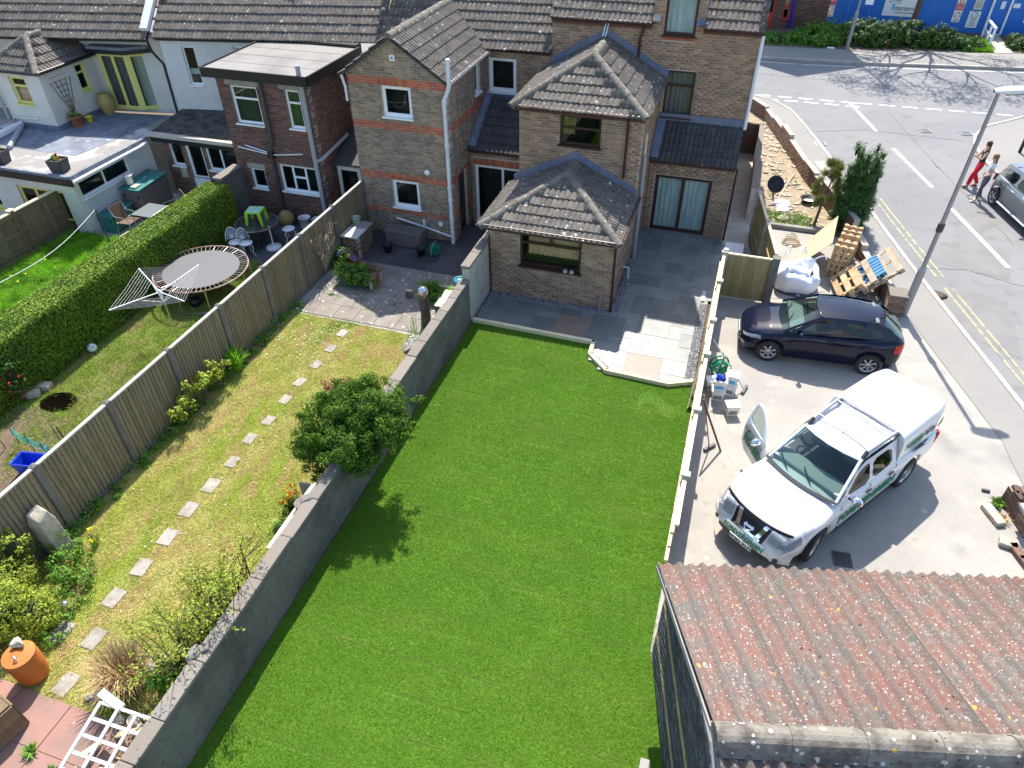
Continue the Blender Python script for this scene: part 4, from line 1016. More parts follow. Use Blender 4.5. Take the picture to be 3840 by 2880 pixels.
fascia(h2, (-7.98, 18.9, 4.9), (-7.98, 22.3, 4.9), m_white, gut=m_wpipe, out=(1, 0), hh=.1)
fascia(h2, (-8.0, 20.52, 2.46), (-5.97, 20.52, 2.46), m_brownb, gut=m_brown)
fascia(h2, (-8.0, 22.44, 4.98), (-5.95, 22.44, 4.98), m_brownb, gut=m_black, hh=.12)
pipe(h2, [(-7.88, 18.84, 5.62), (-7.88, 18.84, 4.9), (-7.95, 18.84, 4.72), (-8.07, 18.87, 4.5), (-8.07, 18.87, 2.0), (-8.07, 18.87, 0)], .06, m_wpipe, 'soil_pipe', 10)
for z in (4.45, 3.2, 1.9, 1.5, .9):
    MB().lathe([(.072, -.05), (.075, 0), (.072, .05)], 10, Matrix.Translation((-8.07, 18.87, z))).build('pipe_collar', m_wpipe, h2)
pipe(h2, [(-10.0, 18.88, .62), (-8.7, 18.88, .36), (-8.09, 18.85, .24)], .035, m_wpipe, 'waste_pipe')
pipe(h2, [(-11.2, 18.82, 4.95), (-11.17, 18.9, 4.6), (-11.17, 18.9, 4.2)], .04, m_wpipe)
strip(h2, 'side_window', [[(-11.125, 18.98, 3.95), (-11.125, 19.5, 3.95), (-11.125, 19.5, 4.8), (-11.125, 18.98, 4.8)]], m_white, .03)
MB().box(-9.66, -9.5, 18.915, 18.94, 5.42, 5.58).build('vent', m_white, h2)
MB().lathe([(.001, 0), (.035, 0), (.035, .012), (0, .014)], 10, Matrix.Translation((-9.58, 18.915, 5.5)) @ Matrix.Rotation(PI / 2, 4, 'X')).build('vent_hole', m_grey, h2)
MB().lathe([(.09, 0), (.09, .03), (.06, .06), (0, .065)], 16, Matrix.Translation((-8.81, 18.94, 2.26)) @ Matrix.Rotation(PI / 2, 4, 'X')).build('vent', m_white, h2)
MB().box(-9.1, -9.02, 18.9, 18.94, .48, .68).build('meter_box', m_wpipe, h2)
MB().box(-8.55, -8.42, 18.91, 18.94, .52, .66).build('socket_box', m_white, h2)
b2.finish('brickwork'); t2.finish()
def chimney(h, x, y, z0, z1, mb, w=.62, d=.5):
    B = MB(); B.box(x - w / 2, x + w / 2, y - d / 2, y + d / 2, z0, z1 - .35); B.box(x - w / 2 - .05, x + w / 2 + .05, y - d / 2 - .05, y + d / 2 + .05, z1 - .35, z1 - .22)
    c = B.build('chimney', mb, h)
    for k in (-.15, .15):
        MB().lathe([(.11, z1 - .22), (.09, z1), (.06, z1)], 10, Matrix.Translation((x + k, y, 0))).build('chimney_pot', m_terra, c)
chimney(h2, -11.15, 26.3, 7.6, 10.3, m_brickold); chimney(h2, -6.25, 26.7, 7.6, 9.7, m_brickold)

# ---- dark red flat roofed extension house
h3 = thing('brick_house', 'white terraced house with a dark red brick flat roofed extension and lean-to', 'house', (-14, 18.75, 0))
b3 = Bricks('brick', h3); t3 = Tiles('roof_tile', h3)
wall(h3, b3, (-15.55, 18.75), (1, 0), 3.15, 0, 4.62, m_brickd, holes=[(.43, 1.39, 3.2, 4.36), (2.35, 2.87, 3.23, 4.38), (.45, .98, 1.05, 1.72), (1.58, 2.98, 1.09, 1.98)], mm=m_mortard)
wall(h3, b3, (-12.4, 18.762), (0, 1), 3.3, 0, 4.62, m_brickd, mm=m_mortard)
wall(h3, None, (-15.55, 22.0), (0, -1), 3.2, 0, 4.62, None, mm=m_brickd)
T2 = [(0, 1, .66, 1), (0, 1, 0, .66)]
window(h3, (-15.55, 18.75), F1, .43, 1.39, 3.2, 4.36, m_white, T2, fw=.07, glass=m_glassg, curtain=[(.02, .98, .02, .98)], cm=m_curtg)
window(h3, (-15.55, 18.75), F1, 2.35, 2.87, 3.23, 4.38, m_white, T2, fw=.065, glass=m_glassg, curtain=[(.02, .98, .02, .98)], cm=m_curtg)
window(h3, (-15.55, 18.75), F1, .45, .98, 1.05, 1.72, m_white, fw=.06)
window(h3, (-15.55, 18.75), F1, 1.58, 2.98, 1.09, 1.98, m_white, [(0, .33, 0, 1), (.33, .66, .55, 1), (.33, .66, 0, .55), (.66, 1, 0, 1)], fw=.065)
for a, b, z in [(.3, 1.5, 4.37), (2.2, 2.98, 4.39), (.38, 1.05, 1.73)]:
    MB().box(-15.55 + a, -15.55 + b, 18.738, 18.8, z, z + .17).build('lintel', m_conc, h3)
MB().box(-15.75, -12.2, 18.5, 21.75, 4.7, 4.86).build('roof', m_felt, h3, bevel=.01, label='flat grey felt roof')
for k in (1, 2, 3):
    MB().box(-15.74, -12.21, 18.5 + k * .82, 18.5 + k * .82 + .05, 4.86, 4.868).build('felt_seam', m_felt, h3)
for a, b, c, d in [(-15.78, -12.17, 18.44, 18.498), (-12.198, -12.14, 18.5, 21.8), (-15.81, -15.752, 18.5, 21.8)]:
    MB().box(a, b, c, d, 4.62, 4.9).build('fascia', m_black, h3)
MB().box(-15.7, -12.25, 21.76, 22.1, 4.5, 4.95).build('parapet', m_black, h3)
pipe(h3, [(-13.92, 18.66, 4.62), (-13.92, 18.66, 2.75), (-14.08, 18.66, 2.45), (-14.1, 18.66, 0)], .05, m_dgrey)
pipe(h3, [(-12.48, 18.62, 5.15), (-12.48, 18.62, 2.5), (-12.46, 18.62, 0)], .07, m_gpipe, 'soil_pipe', 10)
pipe(h3, [(-12.47, 18.62, 2.3), (-12.33, 18.72, 2.32), (-12.3, 20.5, 2.5)], .06, m_gpipe, 'waste_pipe')
pipe(h3, [(-15.29, 18.68, 2.44), (-14.12, 18.68, 2.3)], .022, m_wpipe, 'waste_pipe'); pipe(h3, [(-15.0, 18.68, 2.52), (-14.12, 18.68, 2.35)], .022, m_wpipe, 'waste_pipe'); pipe(h3, [(-14.07, 18.68, 2.3), (-12.93, 18.68, 2.45)], .022, m_wpipe, 'waste_pipe')
MB().box(-14.2, -14.0, 18.62, 18.72, 2.2, 2.4).build('hopper', m_black, h3)
# glazed side porch between the houses
wall(h3, None, (-12.35, 19.6), (1, 0), 1.2, 0, .5, None, mm=m_brickd)
window(h3, (-12.35, 19.45), F1, .08, .92, .02, 1.85, m_cream, fw=.12, sill=False, name='porch_door', proud=.05)
MB().prism([(-12.38, 19.3, 1.92), (-11.15, 19.3, 1.96), (-11.15, 21.4, 2.75), (-12.38, 21.4, 2.7)], (0, 0, .06)).build('porch_roof', m_dgrey, h3)
# lean-to and white wall
U3 = Vector((.985, .175)).normalized(); u3 = (U3.x, U3.y)
wall(h3, b3, (-19.0, 19.35), (1, 0), 3.43, 0, 2.15, m_brickold, holes=[(-.4, .02, 1.2, 2.0), (.25, .75, 1.15, 2.02), (.92, 1.62, 0.05, 2.06), (1.75, 3.0, 1.15, 2.02)], mm=m_mortard)
window(h3, (-19.0, 19.35), F1, .25, .75, 1.15, 2.02, m_white, fw=.06)
window(h3, (-19.0, 19.35), F1, .92, 1.62, .05, 2.06, m_white, [(0, 1, .36, 1)], fw=.09, sill=False, name='door', label='white half glazed back door')
MB().box(-18.06, -17.4, 19.36, 19.4, .06, .76).build('door_panel', m_white, h3)
window(h3, (-19.0, 19.35), F1, 1.75, 3.0, 1.15, 2.02, m_white, [(0, .45, 0, 1), (.45, 1, 0, 1)], fw=.06)
MB().prism([(-19.25, 19.15, 2.28), (-15.57, 19.15, 2.28), (-15.57, 21.75, 2.5), (-19.25, 21.15, 2.5)], (0, 0, -.09)).build('roof', m_mossf, h3, label='mossy dark lean-to roof')
MB().box(-19.27, -15.57, 19.08, 19.26, 2.2, 2.32).build('roof_edge', m_concp, h3)
MB().box(-19.2, -15.57, 19.14, 19.2, 2.02, 2.19).build('fascia', m_black, h3)
for a, b in ((-19.0, -17.95), (-17.3, -15.8)):
    MB().box(a, b, 19.28, 19.335, 2.04, 2.14).build('lintel', m_white, h3)
MB().lathe([(.001, 0), (.07, .0), (.06, .12), (.02, .16)], 12, Matrix.Translation((-18.45, 19.27, 1.75))).build('wall_lamp', m_black, h3)
MB().box(-18.5, -18.25, 19.3, 19.345, .75, 1.1).build('wall_plaque', m_stone, h3)
wall(h3, None, (-19.35, 21.05), u3, 3.95, 2.3, 4.95, None, holes=[(.72, 1.18, 3.35, 4.6), (2.6, 3.5, 3.9, 4.66)], mm=m_wrender)
window(h3, (-19.35, 21.05), u3, .72, 1.18, 3.35, 4.6, m_white, fw=.05, curtain=[(.0, 1, .25, .4)], cm=m_curt)
window(h3, (-19.35, 21.05), u3, 2.6, 3.5, 3.9, 4.66, m_white, fw=.07)
t3.plane([(-19.45, 20.88, 4.9), (-11.55, 22.28, 4.96), (-12.3, 26.45, 8.26), (-20.2, 25.05, 8.2)], m_tileg, g=.34)
t3.finish(); b3.finish('brickwork')
MB().prism([(-20.2, 25.05, 8.2), (-12.3, 26.45, 8.26), (-12.9, 30, 5), (-20.9, 29, 5)], (0, 0, -.1)).build('roof', m_tiled, h3)
fascia(h3, (-19.4, 20.95, 4.85), (-15.6, 21.62, 4.87), m_black, gut=m_black, hh=.12)
strip(h3, 'parapet', [[(-19.72, 20.8, 5.1), (-19.45, 20.85, 5.1), (-20.2, 25.0, 8.4), (-20.47, 24.95, 8.4)]], m_wpipe, .14)
chimney(h3, -15.8, 25.2, 7.2, 9.0, m_brickold); chimney(h3, -20.2, 24.9, 7.2, 9.5, m_brickold, .9)

# ---- white house with yellow frames
h4 = thing('white_house', 'white rendered house with yellow window frames and a flat roof terrace', 'house', (-22.5, 18.8, 0))
t4 = Tiles('roof_tile', h4)
RZ = 2.12
MB().prism([(-19.35, 15.7, RZ), (-19.35, 19.0, RZ), (-19.7, 21.3, RZ), (-29, 19.8, RZ), (-29, 15.7, RZ)], (0, 0, -.12)).build('roof', m_feltb, h4, label='pale stained flat roof terrace')
MB().box(-19.4, -19.3, 15.62, 19.1, RZ - .16, RZ + .05).build('roof_edge', m_feltbl, h4)
MB().box(-29, -19.41, 15.6, 15.7, RZ - .18, RZ + .04).build('roof_edge', m_feltbl, h4)
MB().box(-29, -19.25, 15.56, 15.6, RZ - .26, RZ - .05).build('fascia', m_black, h4)
MB().tube([(-19.22, 15.6, RZ - .1), (-19.22, 18.6, RZ - .1), (-19.3, 19.0, RZ - .1)], .05, 8).build('gutter', m_white, h4)
wall(h4, None, (-19.55, 15.85), (0, 1), 3.5, 0, 2.0, None, holes=[(.15, 2.35, 1.25, 1.8)], mm=m_wrender)
window(h4, (-19.55, 15.85), (0, 1), .15, 2.35, 1.25, 1.8, m_white, [(0, .5, 0, 1), (.5, 1, 0, 1)], fw=.06)
wall(h4, None, (-29, 15.8), (1, 0), 9.45, 0, 1.86, None, holes=[(7.0, 8.9, .0, 1.5), (4.6, 6.0, .5, 1.5)], mm=m_cream)
window(h4, (-29, 15.8), F1, 7.0, 8.9, .0, 1.5, m_yellow, [(0, .36, 0, 1), (.36, .66, 0, 1), (.66, 1, .3, 1)], fw=.1, sill=False, name='glazed_door')
window(h4, (-29, 15.8), F1, 4.6, 6.0, .5, 1.5, m_yellow, fw=.1)
# terrace surfaces
strip(h4, 'terrace_felt', [[(-24.6, 17.1, RZ + .004), (-20.5, 17.1, RZ + .004), (-20.0, 21.2, RZ + .004), (-24.6, 20.6, RZ + .004)]], m_feltbl, .004)
# wing
WX0, WX1, WY = -24.75, -22.75, 18.8
wall(h4, None, (WX0, WY), (1, 0), 2.0, RZ, 4.1, None, holes=[(.62, 1.32, 2.95, 3.85)], mm=m_cream)
wall(h4, None, (WX1, WY + .01), (0, 1), 3.0, RZ, 4.1, None, holes=[(1.55, 1.98, 3.0, 3.9)], mm=m_cream)
wall(h4, None, (WX0, WY + 3.0), (0, -1), 2.98, RZ, 4.1, None, mm=m_cream)
window(h4, (WX0, WY), F1, .62, 1.32, 2.95, 3.85, m_yellow, T2, fw=.08, curtain=[(0, 1, 0, .6)], cm=m_blind, sillm=m_yellow)
window(h4, (WX1, WY + .01), (0, 1), 1.55, 1.98, 3.0, 3.9, m_yellow, T2, fw=.07, sillm=m_yellow)
EZ, AZ = 4.05, 4.92
t4.plane([(WX0 - .15, WY - .15, EZ), (WX1 + .15, WY - .15, EZ), (-23.75, WY + 1.0, AZ)], m_tileg, prof=FLAT2)
t4.plane([(WX1 + .15, WY - .15, EZ), (WX1 + .15, WY + 2.6, EZ), (-23.75, WY + 2.6, AZ), (-23.75, WY + 1.0, AZ)], m_tileg, prof=FLAT2)
t4.plane([(WX0 - .15, WY + 2.6, EZ), (WX0 - .15, WY - .15, EZ), (-23.75, WY + 1.0, AZ), (-23.75, WY + 2.6, AZ)], m_tileg, prof=FLAT2)
for a, b in [((WX1 + .15, WY - .15, EZ), (-23.75, WY + 1.0, AZ)), ((WX0 - .15, WY - .15, EZ), (-23.75, WY + 1.0, AZ)), ((-23.75, WY + 1, AZ), (-23.75, WY + 2.7, AZ))]:
    ridge(h4, a, b, .11)
MB().add([(-23.75, WY + 2.62, AZ), (WX1 + .15, WY + 2.62, EZ), (WX0 - .15, WY + 2.62, EZ)], [(0, 1, 2)]).build('gable_end', m_wrender, h4, fix=False)
fascia(h4, (WX0 - .1, WY - .1, EZ - .02), (WX1 + .1, WY - .1, EZ - .02), m_black, gut=m_black, hh=.1)
fascia(h4, (WX1 + .1, WY - .1, EZ - .02), (WX1 + .1, WY + 2.6, EZ - .02), m_black, gut=m_black, hh=.1, out=(1, 0))
pipe(h4, [(WX0 - .1, WY - .15, 4.0), (WX0 - .05, WY - .1, 3.6), (WX0 - .02, WY - .1, RZ + .1)], .05, m_gpipe)
pipe(h4, [(WX0 + .1, WY - .04, RZ + .12), (WX0 + .16, WY - .05, RZ + .32), (WX0 + 1.3, WY - .05, RZ + .36)], .03, m_wpipe, 'waste_pipe')
pipe(h4, [(-24.2, 18.6, RZ + .08), (-23.0, 16.9, RZ + .08)], .08, m_gpipe, 'soil_pipe')
strip(h4, 'flashing', [[(WX0, WY - .012, RZ), (WX1, WY - .012, RZ), (WX1, WY - .012, RZ + .16), (WX0, WY - .012, RZ + .16)], [(WX1 + .012, WY, RZ), (WX1 + .012, WY + 2.9, RZ), (WX1 + .012, WY + 2.9, RZ + .16), (WX1 + .012, WY, RZ + .16)]], m_lead, .01)
# bay with yellow doors
B0, B1, B2 = (-22.42, 21.2), (-21.25, 21.3), (-20.7, 21.75)
def vec2(a, b):
    d = Vector((b[0] - a[0], b[1] - a[1])); return (d.x / d.length, d.y / d.length), d.length
for (a, b, pn) in [(B0, B1, [(0, .5, 0, 1), (.5, 1, 0, 1)]), (B1, B2, [(0, 1, 0, 1)])]:
    u, L = vec2(a, b)
    window(h4, a, u, 0, L, RZ + .05, 4.15, m_yellow, pn, fw=.13, sill=False, name='glazed_door', curtain=[(.05, .95, .05, .95)] if len(pn) > 1 else None, cm=mat('mauve_curtain', (.2, .16, .17), .9) if len(pn) > 1 else None, rec=.0)
MB().prism([(-22.6, 21.0, 4.2), (-21.15, 21.1, 4.2), (-20.5, 21.65, 4.2), (-20.6, 22.4, 4.2), (-22.6, 22.3, 4.2)], (0, 0, .18)).build('bay_roof', m_feltbl, h4)
MB().prism([(-22.66, 20.94, 4.16), (-21.1, 21.04, 4.16), (-20.42, 21.6, 4.16), (-20.42, 21.9, 4.16), (-22.66, 21.5, 4.16)], (0, 0, .12)).build('fascia', m_black, h4)
wall(h4, None, (-29, 20.2), u3, 9.7, 2.0, 4.75, None, mm=m_cream)
MB().prism([(-20.72, 21.74, RZ), (-20.72, 21.74, 4.2), (-19.4, 21.95, 4.2), (-19.4, 21.95, RZ)], (0, .1, 0)).build('wall', m_wrender, h4)
t4.plane([(-30, 19.15, 4.72), (-19.75, 20.95, 4.8), (-20.45, 25.0, 8.1), (-30.7, 23.2, 8.0)], m_tileg, g=.34)
MB().prism([(-20.45, 25.0, 8.1), (-30.7, 23.2, 8.0), (-31.4, 27, 5), (-21.1, 28.8, 5)], (0, 0, -.1)).build('roof', m_tiled, h4)
fascia(h4, (-29.5, 19.35, 4.66), (-19.8, 21.05, 4.74), m_black, gut=m_black, hh=.12)
pipe(h4, [(-19.72, 20.9, 4.78), (-19.72, 20.98, 4.4), (-19.45, 21.05, 4.0), (-19.45, 21.0, RZ + .1)], .045, m_black)
chimney(h4, -25.0, 24.1, 7.0, 9.3, m_brickold)
t4.finish()
# things on the terrace
def planter(x, y, lab):
    t = thing('planter', lab, 'planter', (x, y, RZ), .15, 'square planters on the flat roof')
    M = MW[t]
    B = MB()
    for k in range(4):
        Mk = M @ Matrix.Rotation(k * PI / 2, 4, 'Z')
        B.prism([(-.19, -.19, 0), (.19, -.19, 0), (.23, -.23, .4), (-.23, -.23, .4)], (0, .03, 0), Mk)
    B.build('box', m_dgrey, t)
    MB().box(-.2, .2, -.2, .2, .3, .34, M).build('soil', m_soil, t)
    V, F = cloud([((x, y, RZ + .42), (.16, .16, .1))], 160, .07, 14, .05); npmesh('foliage', V, F, m_weed, t)
    V, F = cloud([((x, y, RZ + .47), (.15, .15, .08))], 22, .06, 10, .04); npmesh('flower', V, F, m_flowr, t)
planter(-20.0, 16.0, 'dark square planter with red flowers at the roof corner'); planter(-22.35, 15.98, 'dark square planter by the large grey pipe')
def pot(x, y, z, r, h, m, lab, cat='plant pot'):
    t = thing('plant_pot', lab, cat, (x, y, z)); MM = MW[t]
    MB().lathe([(r * .7, 0), (r, h * .85), (r * 1.12, h * .86), (r * 1.12, h), (r * .95, h), (r * .9, h * .8), (0, h * .78)], 16, MM).build('pot', m, t)
    return t
p = pot(-22.45, 19.35, RZ, .22, .38, m_terra, 'red terracotta pot with a fan trellis on the roof terrace')
B = MB()
for k in range(5):
    a = (k - 2) * .1
    B.bar((-22.45, 19.4, RZ + .35), (-22.45 - .02, 19.4 + a * 2.2 - .05, RZ + 1.6), .022, .022)
for j in range(8):
    zz = .55 + j * .17; s = (zz - .35) / 1.4 * .42
    B.bar((-22.46, 19.4 - s - .05 * s, RZ + zz), (-22.46, 19.4 + s * .6, RZ + zz), .02, .02)
B.build('trellis_fan', m_twig, p)
V, F = cloud([((-22.42, 19.3, RZ + .45), (.2, .2, .12))], 120, .07, 12, .06); npmesh('foliage', V, F, m_weed, p)
pot(-22.4, 19.85, RZ, .12, .2, m_flowy, 'small yellow pot beside the terracotta pot')
t = thing('urn', 'tall brown glazed urn beside the yellow doors', 'urn', (-22.3, 20.75, RZ))
MB().lathe([(.16, 0), (.27, .3), (.29, .5), (.2, .68), (.21, .74), (.17, .74), (.16, .6), (0, .55)], 20, MW[t]).build('body', m_gold, t)
t = thing('roof_lantern', 'white edged raised rooflight at the left picture edge', 'rooflight', (-24.9, 18.2, RZ))
MB().box(-.7, .7, -1.1, .5, 0, .22, MW[t] @ Matrix.Rotation(.12, 4, 'Z')).build('kerb', m_white, t, bevel=.05); MB().box(-.6, .6, -1.0, .4, .22, .25, MW[t] @ Matrix.Rotation(.12, 4, 'Z')).build('top', m_feltb, t)
# ================================================================ GARDEN WALLS AND FENCES
gw = thing('garden_wall', 'long grey rendered block wall with stone copings between the two lawns', 'wall', (-6.1, 8.5, 0))
def blockwall(h, x0, x1, y0, y1, z1, bl=.45, bh=.225):
    MB().box(x0 + .007, x1 - .007, y0, y1, -.05, z1 - .005).build('wall', m_concw, h)
    cache = {}
    z = 0; r = 0
    while z < z1 - .02:
        hh = min(bh, z1 - z) - .006
        y = y0 - (bl / 2 if r % 2 else 0)
        while y < y1:
            a, b = max(y, y0), min(y + bl - .006, y1)
            if b - a > .03:
                k = (round(b - a, 3), round(hh, 3))
                if k not in cache:
                    B = MB(); B.box(0, x1 - x0, 0, k[0], 0, k[1])
                    o = B.build('block', m_concw, h, Matrix.Translation((x0 + rnd.uniform(-.003, .003), a, z))); cache[k] = o.data
                else: link('block', cache[k], h, Matrix.Translation((x0 + rnd.uniform(-.003, .003), a, z)))
            y += bl
        z += bh; r += 1
blockwall(gw, -6.21, -6.02, 1.2, 14.93, 1.24)
y = 1.2
while y < 14.9:
    L = rnd.choice([.42, .6, .9])
    if not 7.2 < y < 7.5:
        MB().box(-6.245 + rnd.uniform(-.01, .01), -5.995 + rnd.uniform(-.01, .01), y + .005, min(y + L, 14.93) - .005, 1.24, 1.3 + rnd.uniform(-.008, .012)).build('coping', m_coping, gw, bevel=.012)
    y += L
for (x, y, z, s) in [(-6.25, 3.8, 1.3, .1), (-6.15, 3.95, 1.33, .08), (-6.2, 7.0, 1.28, .09), (-6.3, 11.85, 1.2, .16), (-6.28, 6.95, 1.2, .15)]:
    rock('broken_stone', (x, y, z), (s, s * 1.3, s * .6), m_coping, int(x * 10 + y * 7), gw)
gt = thing('garden_wall', 'taller stepped concrete panel wall beside the kitchen extension', 'wall', (-6.1, 15.7, 0))
for i, (a, b, z) in enumerate([(14.94, 15.75, 1.62), (15.76, 16.48, 1.62)]):
    MB().box(-6.2, -6.0, a, b, -.05, z).build('panel', m_concp, gt, bevel=.01)
MB().box(-6.23, -5.98, 14.92, 15.7, 1.62, 1.7).build('coping', m_coping, gt, bevel=.01); MB().box(-6.23, -5.98, 15.71, 16.49, 1.62, 1.7).build('coping', m_coping, gt, bevel=.01)
MB().box(-6.2, -6.05, 16.5, 19.2, 0, 1.7).build('panel', m_concp, gt)

f2 = thing('board_fence', 'long weathered vertical board fence with concrete posts left of the yellow lawn', 'fence', (-11.1, 11, 0))
pcs = Pieces('board', f2)
posts = [18.93, 16.95, 15.1, 13.25, 11.4, 9.55, 7.7, 5.85, 4.0, 2.15]
bm_ = MB(); bm_.add([(0, 0, 0), (.034, 0, 0), (.006, .108, 0), (0, .108, 0), (0, 0, 1.6), (.034, 0, 1.6), (.006, .108, 1.6), (0, .108, 1.6)], [(3, 2, 1, 0), (4, 5, 6, 7), (0, 1, 5, 4), (1, 2, 6, 5), (2, 3, 7, 6), (3, 0, 4, 7)])
tmp = bm_.build('board', m_fence, f2, Matrix.Translation((-11.1, 0, 0)))
bme = tmp.data; bpy.data.objects.remove(tmp)
MB().box(-11.125, -11.102, 2.2, 18.9, .15, 1.66).build('backing', m_fence, f2)
for i in range(len(posts) - 1):
    a, b = posts[i + 1], posts[i]
    y = a + .06
    while y < b - .15:
        pcs.add(bme, Matrix.Translation((-11.098, y, .1 + rnd.uniform(-.008, .008))) @ Matrix.Rotation(rnd.uniform(-.006, .006), 4, 'X')); y += .1
    MB().box(-11.13, -11.05, a + .06, b - .06, 1.71, 1.745).build('capping', m_concp, f2)
    MB().box(-11.14, -11.06, a + .07, b - .07, 0, .12).build('gravel_board', m_cpost, f2)
    for z in (.3, 1.0, 1.55): MB().box(-11.17, -11.127, a + .05, b - .05, z, z + .07).build('rail', m_fence, f2)
for y in posts:
    B = MB(); B.box(-11.16, -11.04, y - .06, y + .06, 0, 1.76); B.add([(-11.16, y - .06, 1.76), (-11.04, y - .06, 1.76), (-11.04, y + .06, 1.76), (-11.16, y + .06, 1.76), (-11.1, y, 1.8)], [(0, 1, 4), (1, 2, 4), (2, 3, 4), (3, 0, 4)])
    B.build('post', m_cpost, f2)
pcs.finish()

f1 = thing('panel_fence', 'brown panel fence with square capped posts at the far left', 'fence', (-20.45, 14, 0))
for a, b in [(15.9, 14.2), (14.1, 12.4), (12.3, 10.6), (10.5, 8.8)]:
    y = b + .06
    while y < a - .05:
        MB().box(-20.46, -20.44, y, y + .135, .2, 1.5).build('board', m_fencebr, f1, fix=False); y += .142
    for z in (.32, .85, 1.38): MB().box(-20.439, -20.4, b, a, z, z + .08).build('rail', m_fencebr, f1)
    MB().box(-20.5, -20.38, b, a, 1.5, 1.54).build('capping', m_pale, f1)
    MB().box(-20.47, -20.43, b, a, 0, .19).build('gravel_board', m_fencebr, f1)
for y in (15.95, 14.15, 12.35, 10.55):
    MB().box(-20.5, -20.38, y - .06, y + .06, 0, 1.58).build('post', m_fencebr, f1); MB().box(-20.53, -20.35, y - .09, y + .09, 1.58, 1.61).build('post_cap', m_pale, f1)

f3 = thing('panel_fence', 'low fence with white rails and concrete posts between lawn and drive', 'fence', (.27, 13, 0))
pp = [8.25, 9.5, 11.4, 13.35, 14.75, 16.6, 18.15]
H3 = 1.42
for i in range(len(pp) - 1):
    a, b = pp[i], pp[i + 1]
    MB().box(.24, .32, a + .06, b - .06, H3 - .09, H3 - .03).build('capping', m_pale, f3, bevel=.006)
    y = a + .08
    while y < b - .15:
        MB().box(.262, .282, y, y + .115, .2, H3 - .09).build('board', m_palletg, f3, fix=False); y += .12
    for z in (.3, .72, 1.1): MB().box(.2, .2615, a + .06, b - .06, z, z + .07).build('rail', m_pale, f3)
    MB().box(.25, .3, a + .06, b - .06, 0, .19).build('gravel_board', m_concp, f3)
for i, y in enumerate(pp[1:]):
    B = MB(); B.box(.22, .34, y - .06, y + .06, 0, H3); B.box(.2, .37, y - .07, y + .07, H3, H3 + .05); B.build('post', m_concp, f3, bevel=.01)
for (y, z, w) in [(14.0, 1.2, .9), (13.6, .9, 1.2)]:
    B = MB(); B.bar((.1, y - w / 2, .03), (.2, y + w / 2 - .3, z), .02, .14); B.build('loose_board', m_pale, f3)
gt2 = thing('board_fence', 'short pale green timber fence panel across the yard corner', 'fence', (1.0, 18.2, 0))
x = .38
while x < 1.5:
    MB().box(x, x + .098, 18.2, 18.222, .04, 1.36).build('board', m_gate, gt2, fix=False); x += .1
MB().box(.36, 1.55, 18.19, 18.25, 1.36, 1.4).build('capping', m_pale, gt2)
MB().box(.38, 1.52, 18.225, 18.27, .9, .98).build('rail', m_gate, gt2)
MB().box(1.55, 1.76, 18.14, 18.36, 0, 1.45).build('post', m_cpost, gt2, bevel=.012)
MB().box(.24, .37, 18.16, 18.3, 0, 1.5).build('post', m_concp, gt2, bevel=.01)
sf = thing('board_fence', 'side fence of two timber panels running back to the house', 'fence', (1.4, 20, 0))
A, Bq = Vector((1.66, 18.4)), Vector((1.02, 22.3))
d = (Bq - A).normalized(); ang = math.atan2(d.y, d.x)
MF = Matrix.Translation((A.x, A.y, 0)) @ Matrix.Rotation(ang, 4, 'Z')
L = (Bq - A).length
for k in range(2):
    s0, s1 = k * L / 2 + .06, (k + 1) * L / 2 - .06
    x = s0
    while x < s1 - .05:
        MB().box(x, min(x + .118, s1), -.012, .012, .04, 1.4, MF).build('board', m_gate, sf, fix=False); x += .12
    MB().box(s0, s1, -.04, .04, 1.4, 1.45, MF).build('capping', m_pale, sf)
    for z in (.3, .9): MB().box(s0, s1, .013, .05, z, z + .08, MF).build('rail', m_gate, sf)
for s in (L / 2, L): MB().box(s - .055, s + .055, -.06, .06, 0, 1.5, MF).build('post', m_concp, sf, bevel=.01)
# low brick wall by the road (broken top)
rw = thing('brick_wall', 'low broken brown brick wall beside the pavement', 'wall', (2.5, 28, 0))
br = Bricks('brick', rw)
WL = [(.3, 34.45), (.95, 33.4), (1.66, 31.0), (2.55, 27.7), (3.15, 25.75), (4.05, 22.9), (4.45, 21.0), (4.82, 19.15)]
hs = [.55, .55, .62, .5, .6, .35, .45, .3]
for i in range(len(WL) - 1):
    u, Ln = vec2(WL[i], WL[i + 1])
    s = 0
    while s < Ln - .05:
        w = min(1.2, Ln - s); hz = hs[i] + rnd.choice([0, .075, -.075, .075])
        Pq = (WL[i][0] + u[0] * s, WL[i][1] + u[1] * s)
        wall(rw, br, Pq, u, w, 0, hz, m_brickold, thick=.2)
        q = (Pq[0] + u[0] * w - u[1] * -.2 * 0, 0)
        s += w
    B = MB(); 
br.finish('brickwork')
yw = thing('yard_wall', 'rendered yard wall beside the side alley', 'wall', (.8, 27, 0))
MB().box(.78, .92, 23.3, 29.2, 0, 1.15).build('wall', m_concp, yw); MB().box(.12, .92, 29.2, 29.35, 0, 1.2).build('wall', m_brickold, yw); MB().box(.76, .94, 23.3, 29.19, 1.15, 1.2).build('coping', m_coping, yw)
# pillar by the lamp
pl = thing('brick_pillar', 'square red brick pillar at the foot of the lamp post', 'pillar', (5.0, 18.75, 0))
bp = Bricks('brick', pl)
for (Pq, u, w) in [((4.78, 18.55), (1, 0), .45), ((5.23, 18.56), (0, 1), .43), ((4.78, 19.0), (0, -1), .44)]:
    wall(pl, bp, Pq, u, w, 0, .6, m_brickold, thick=.2)
MB().box(4.76, 5.25, 18.53, 19.02, .6, .66).build('coping', m_coping, pl); bp.finish('brickwork')
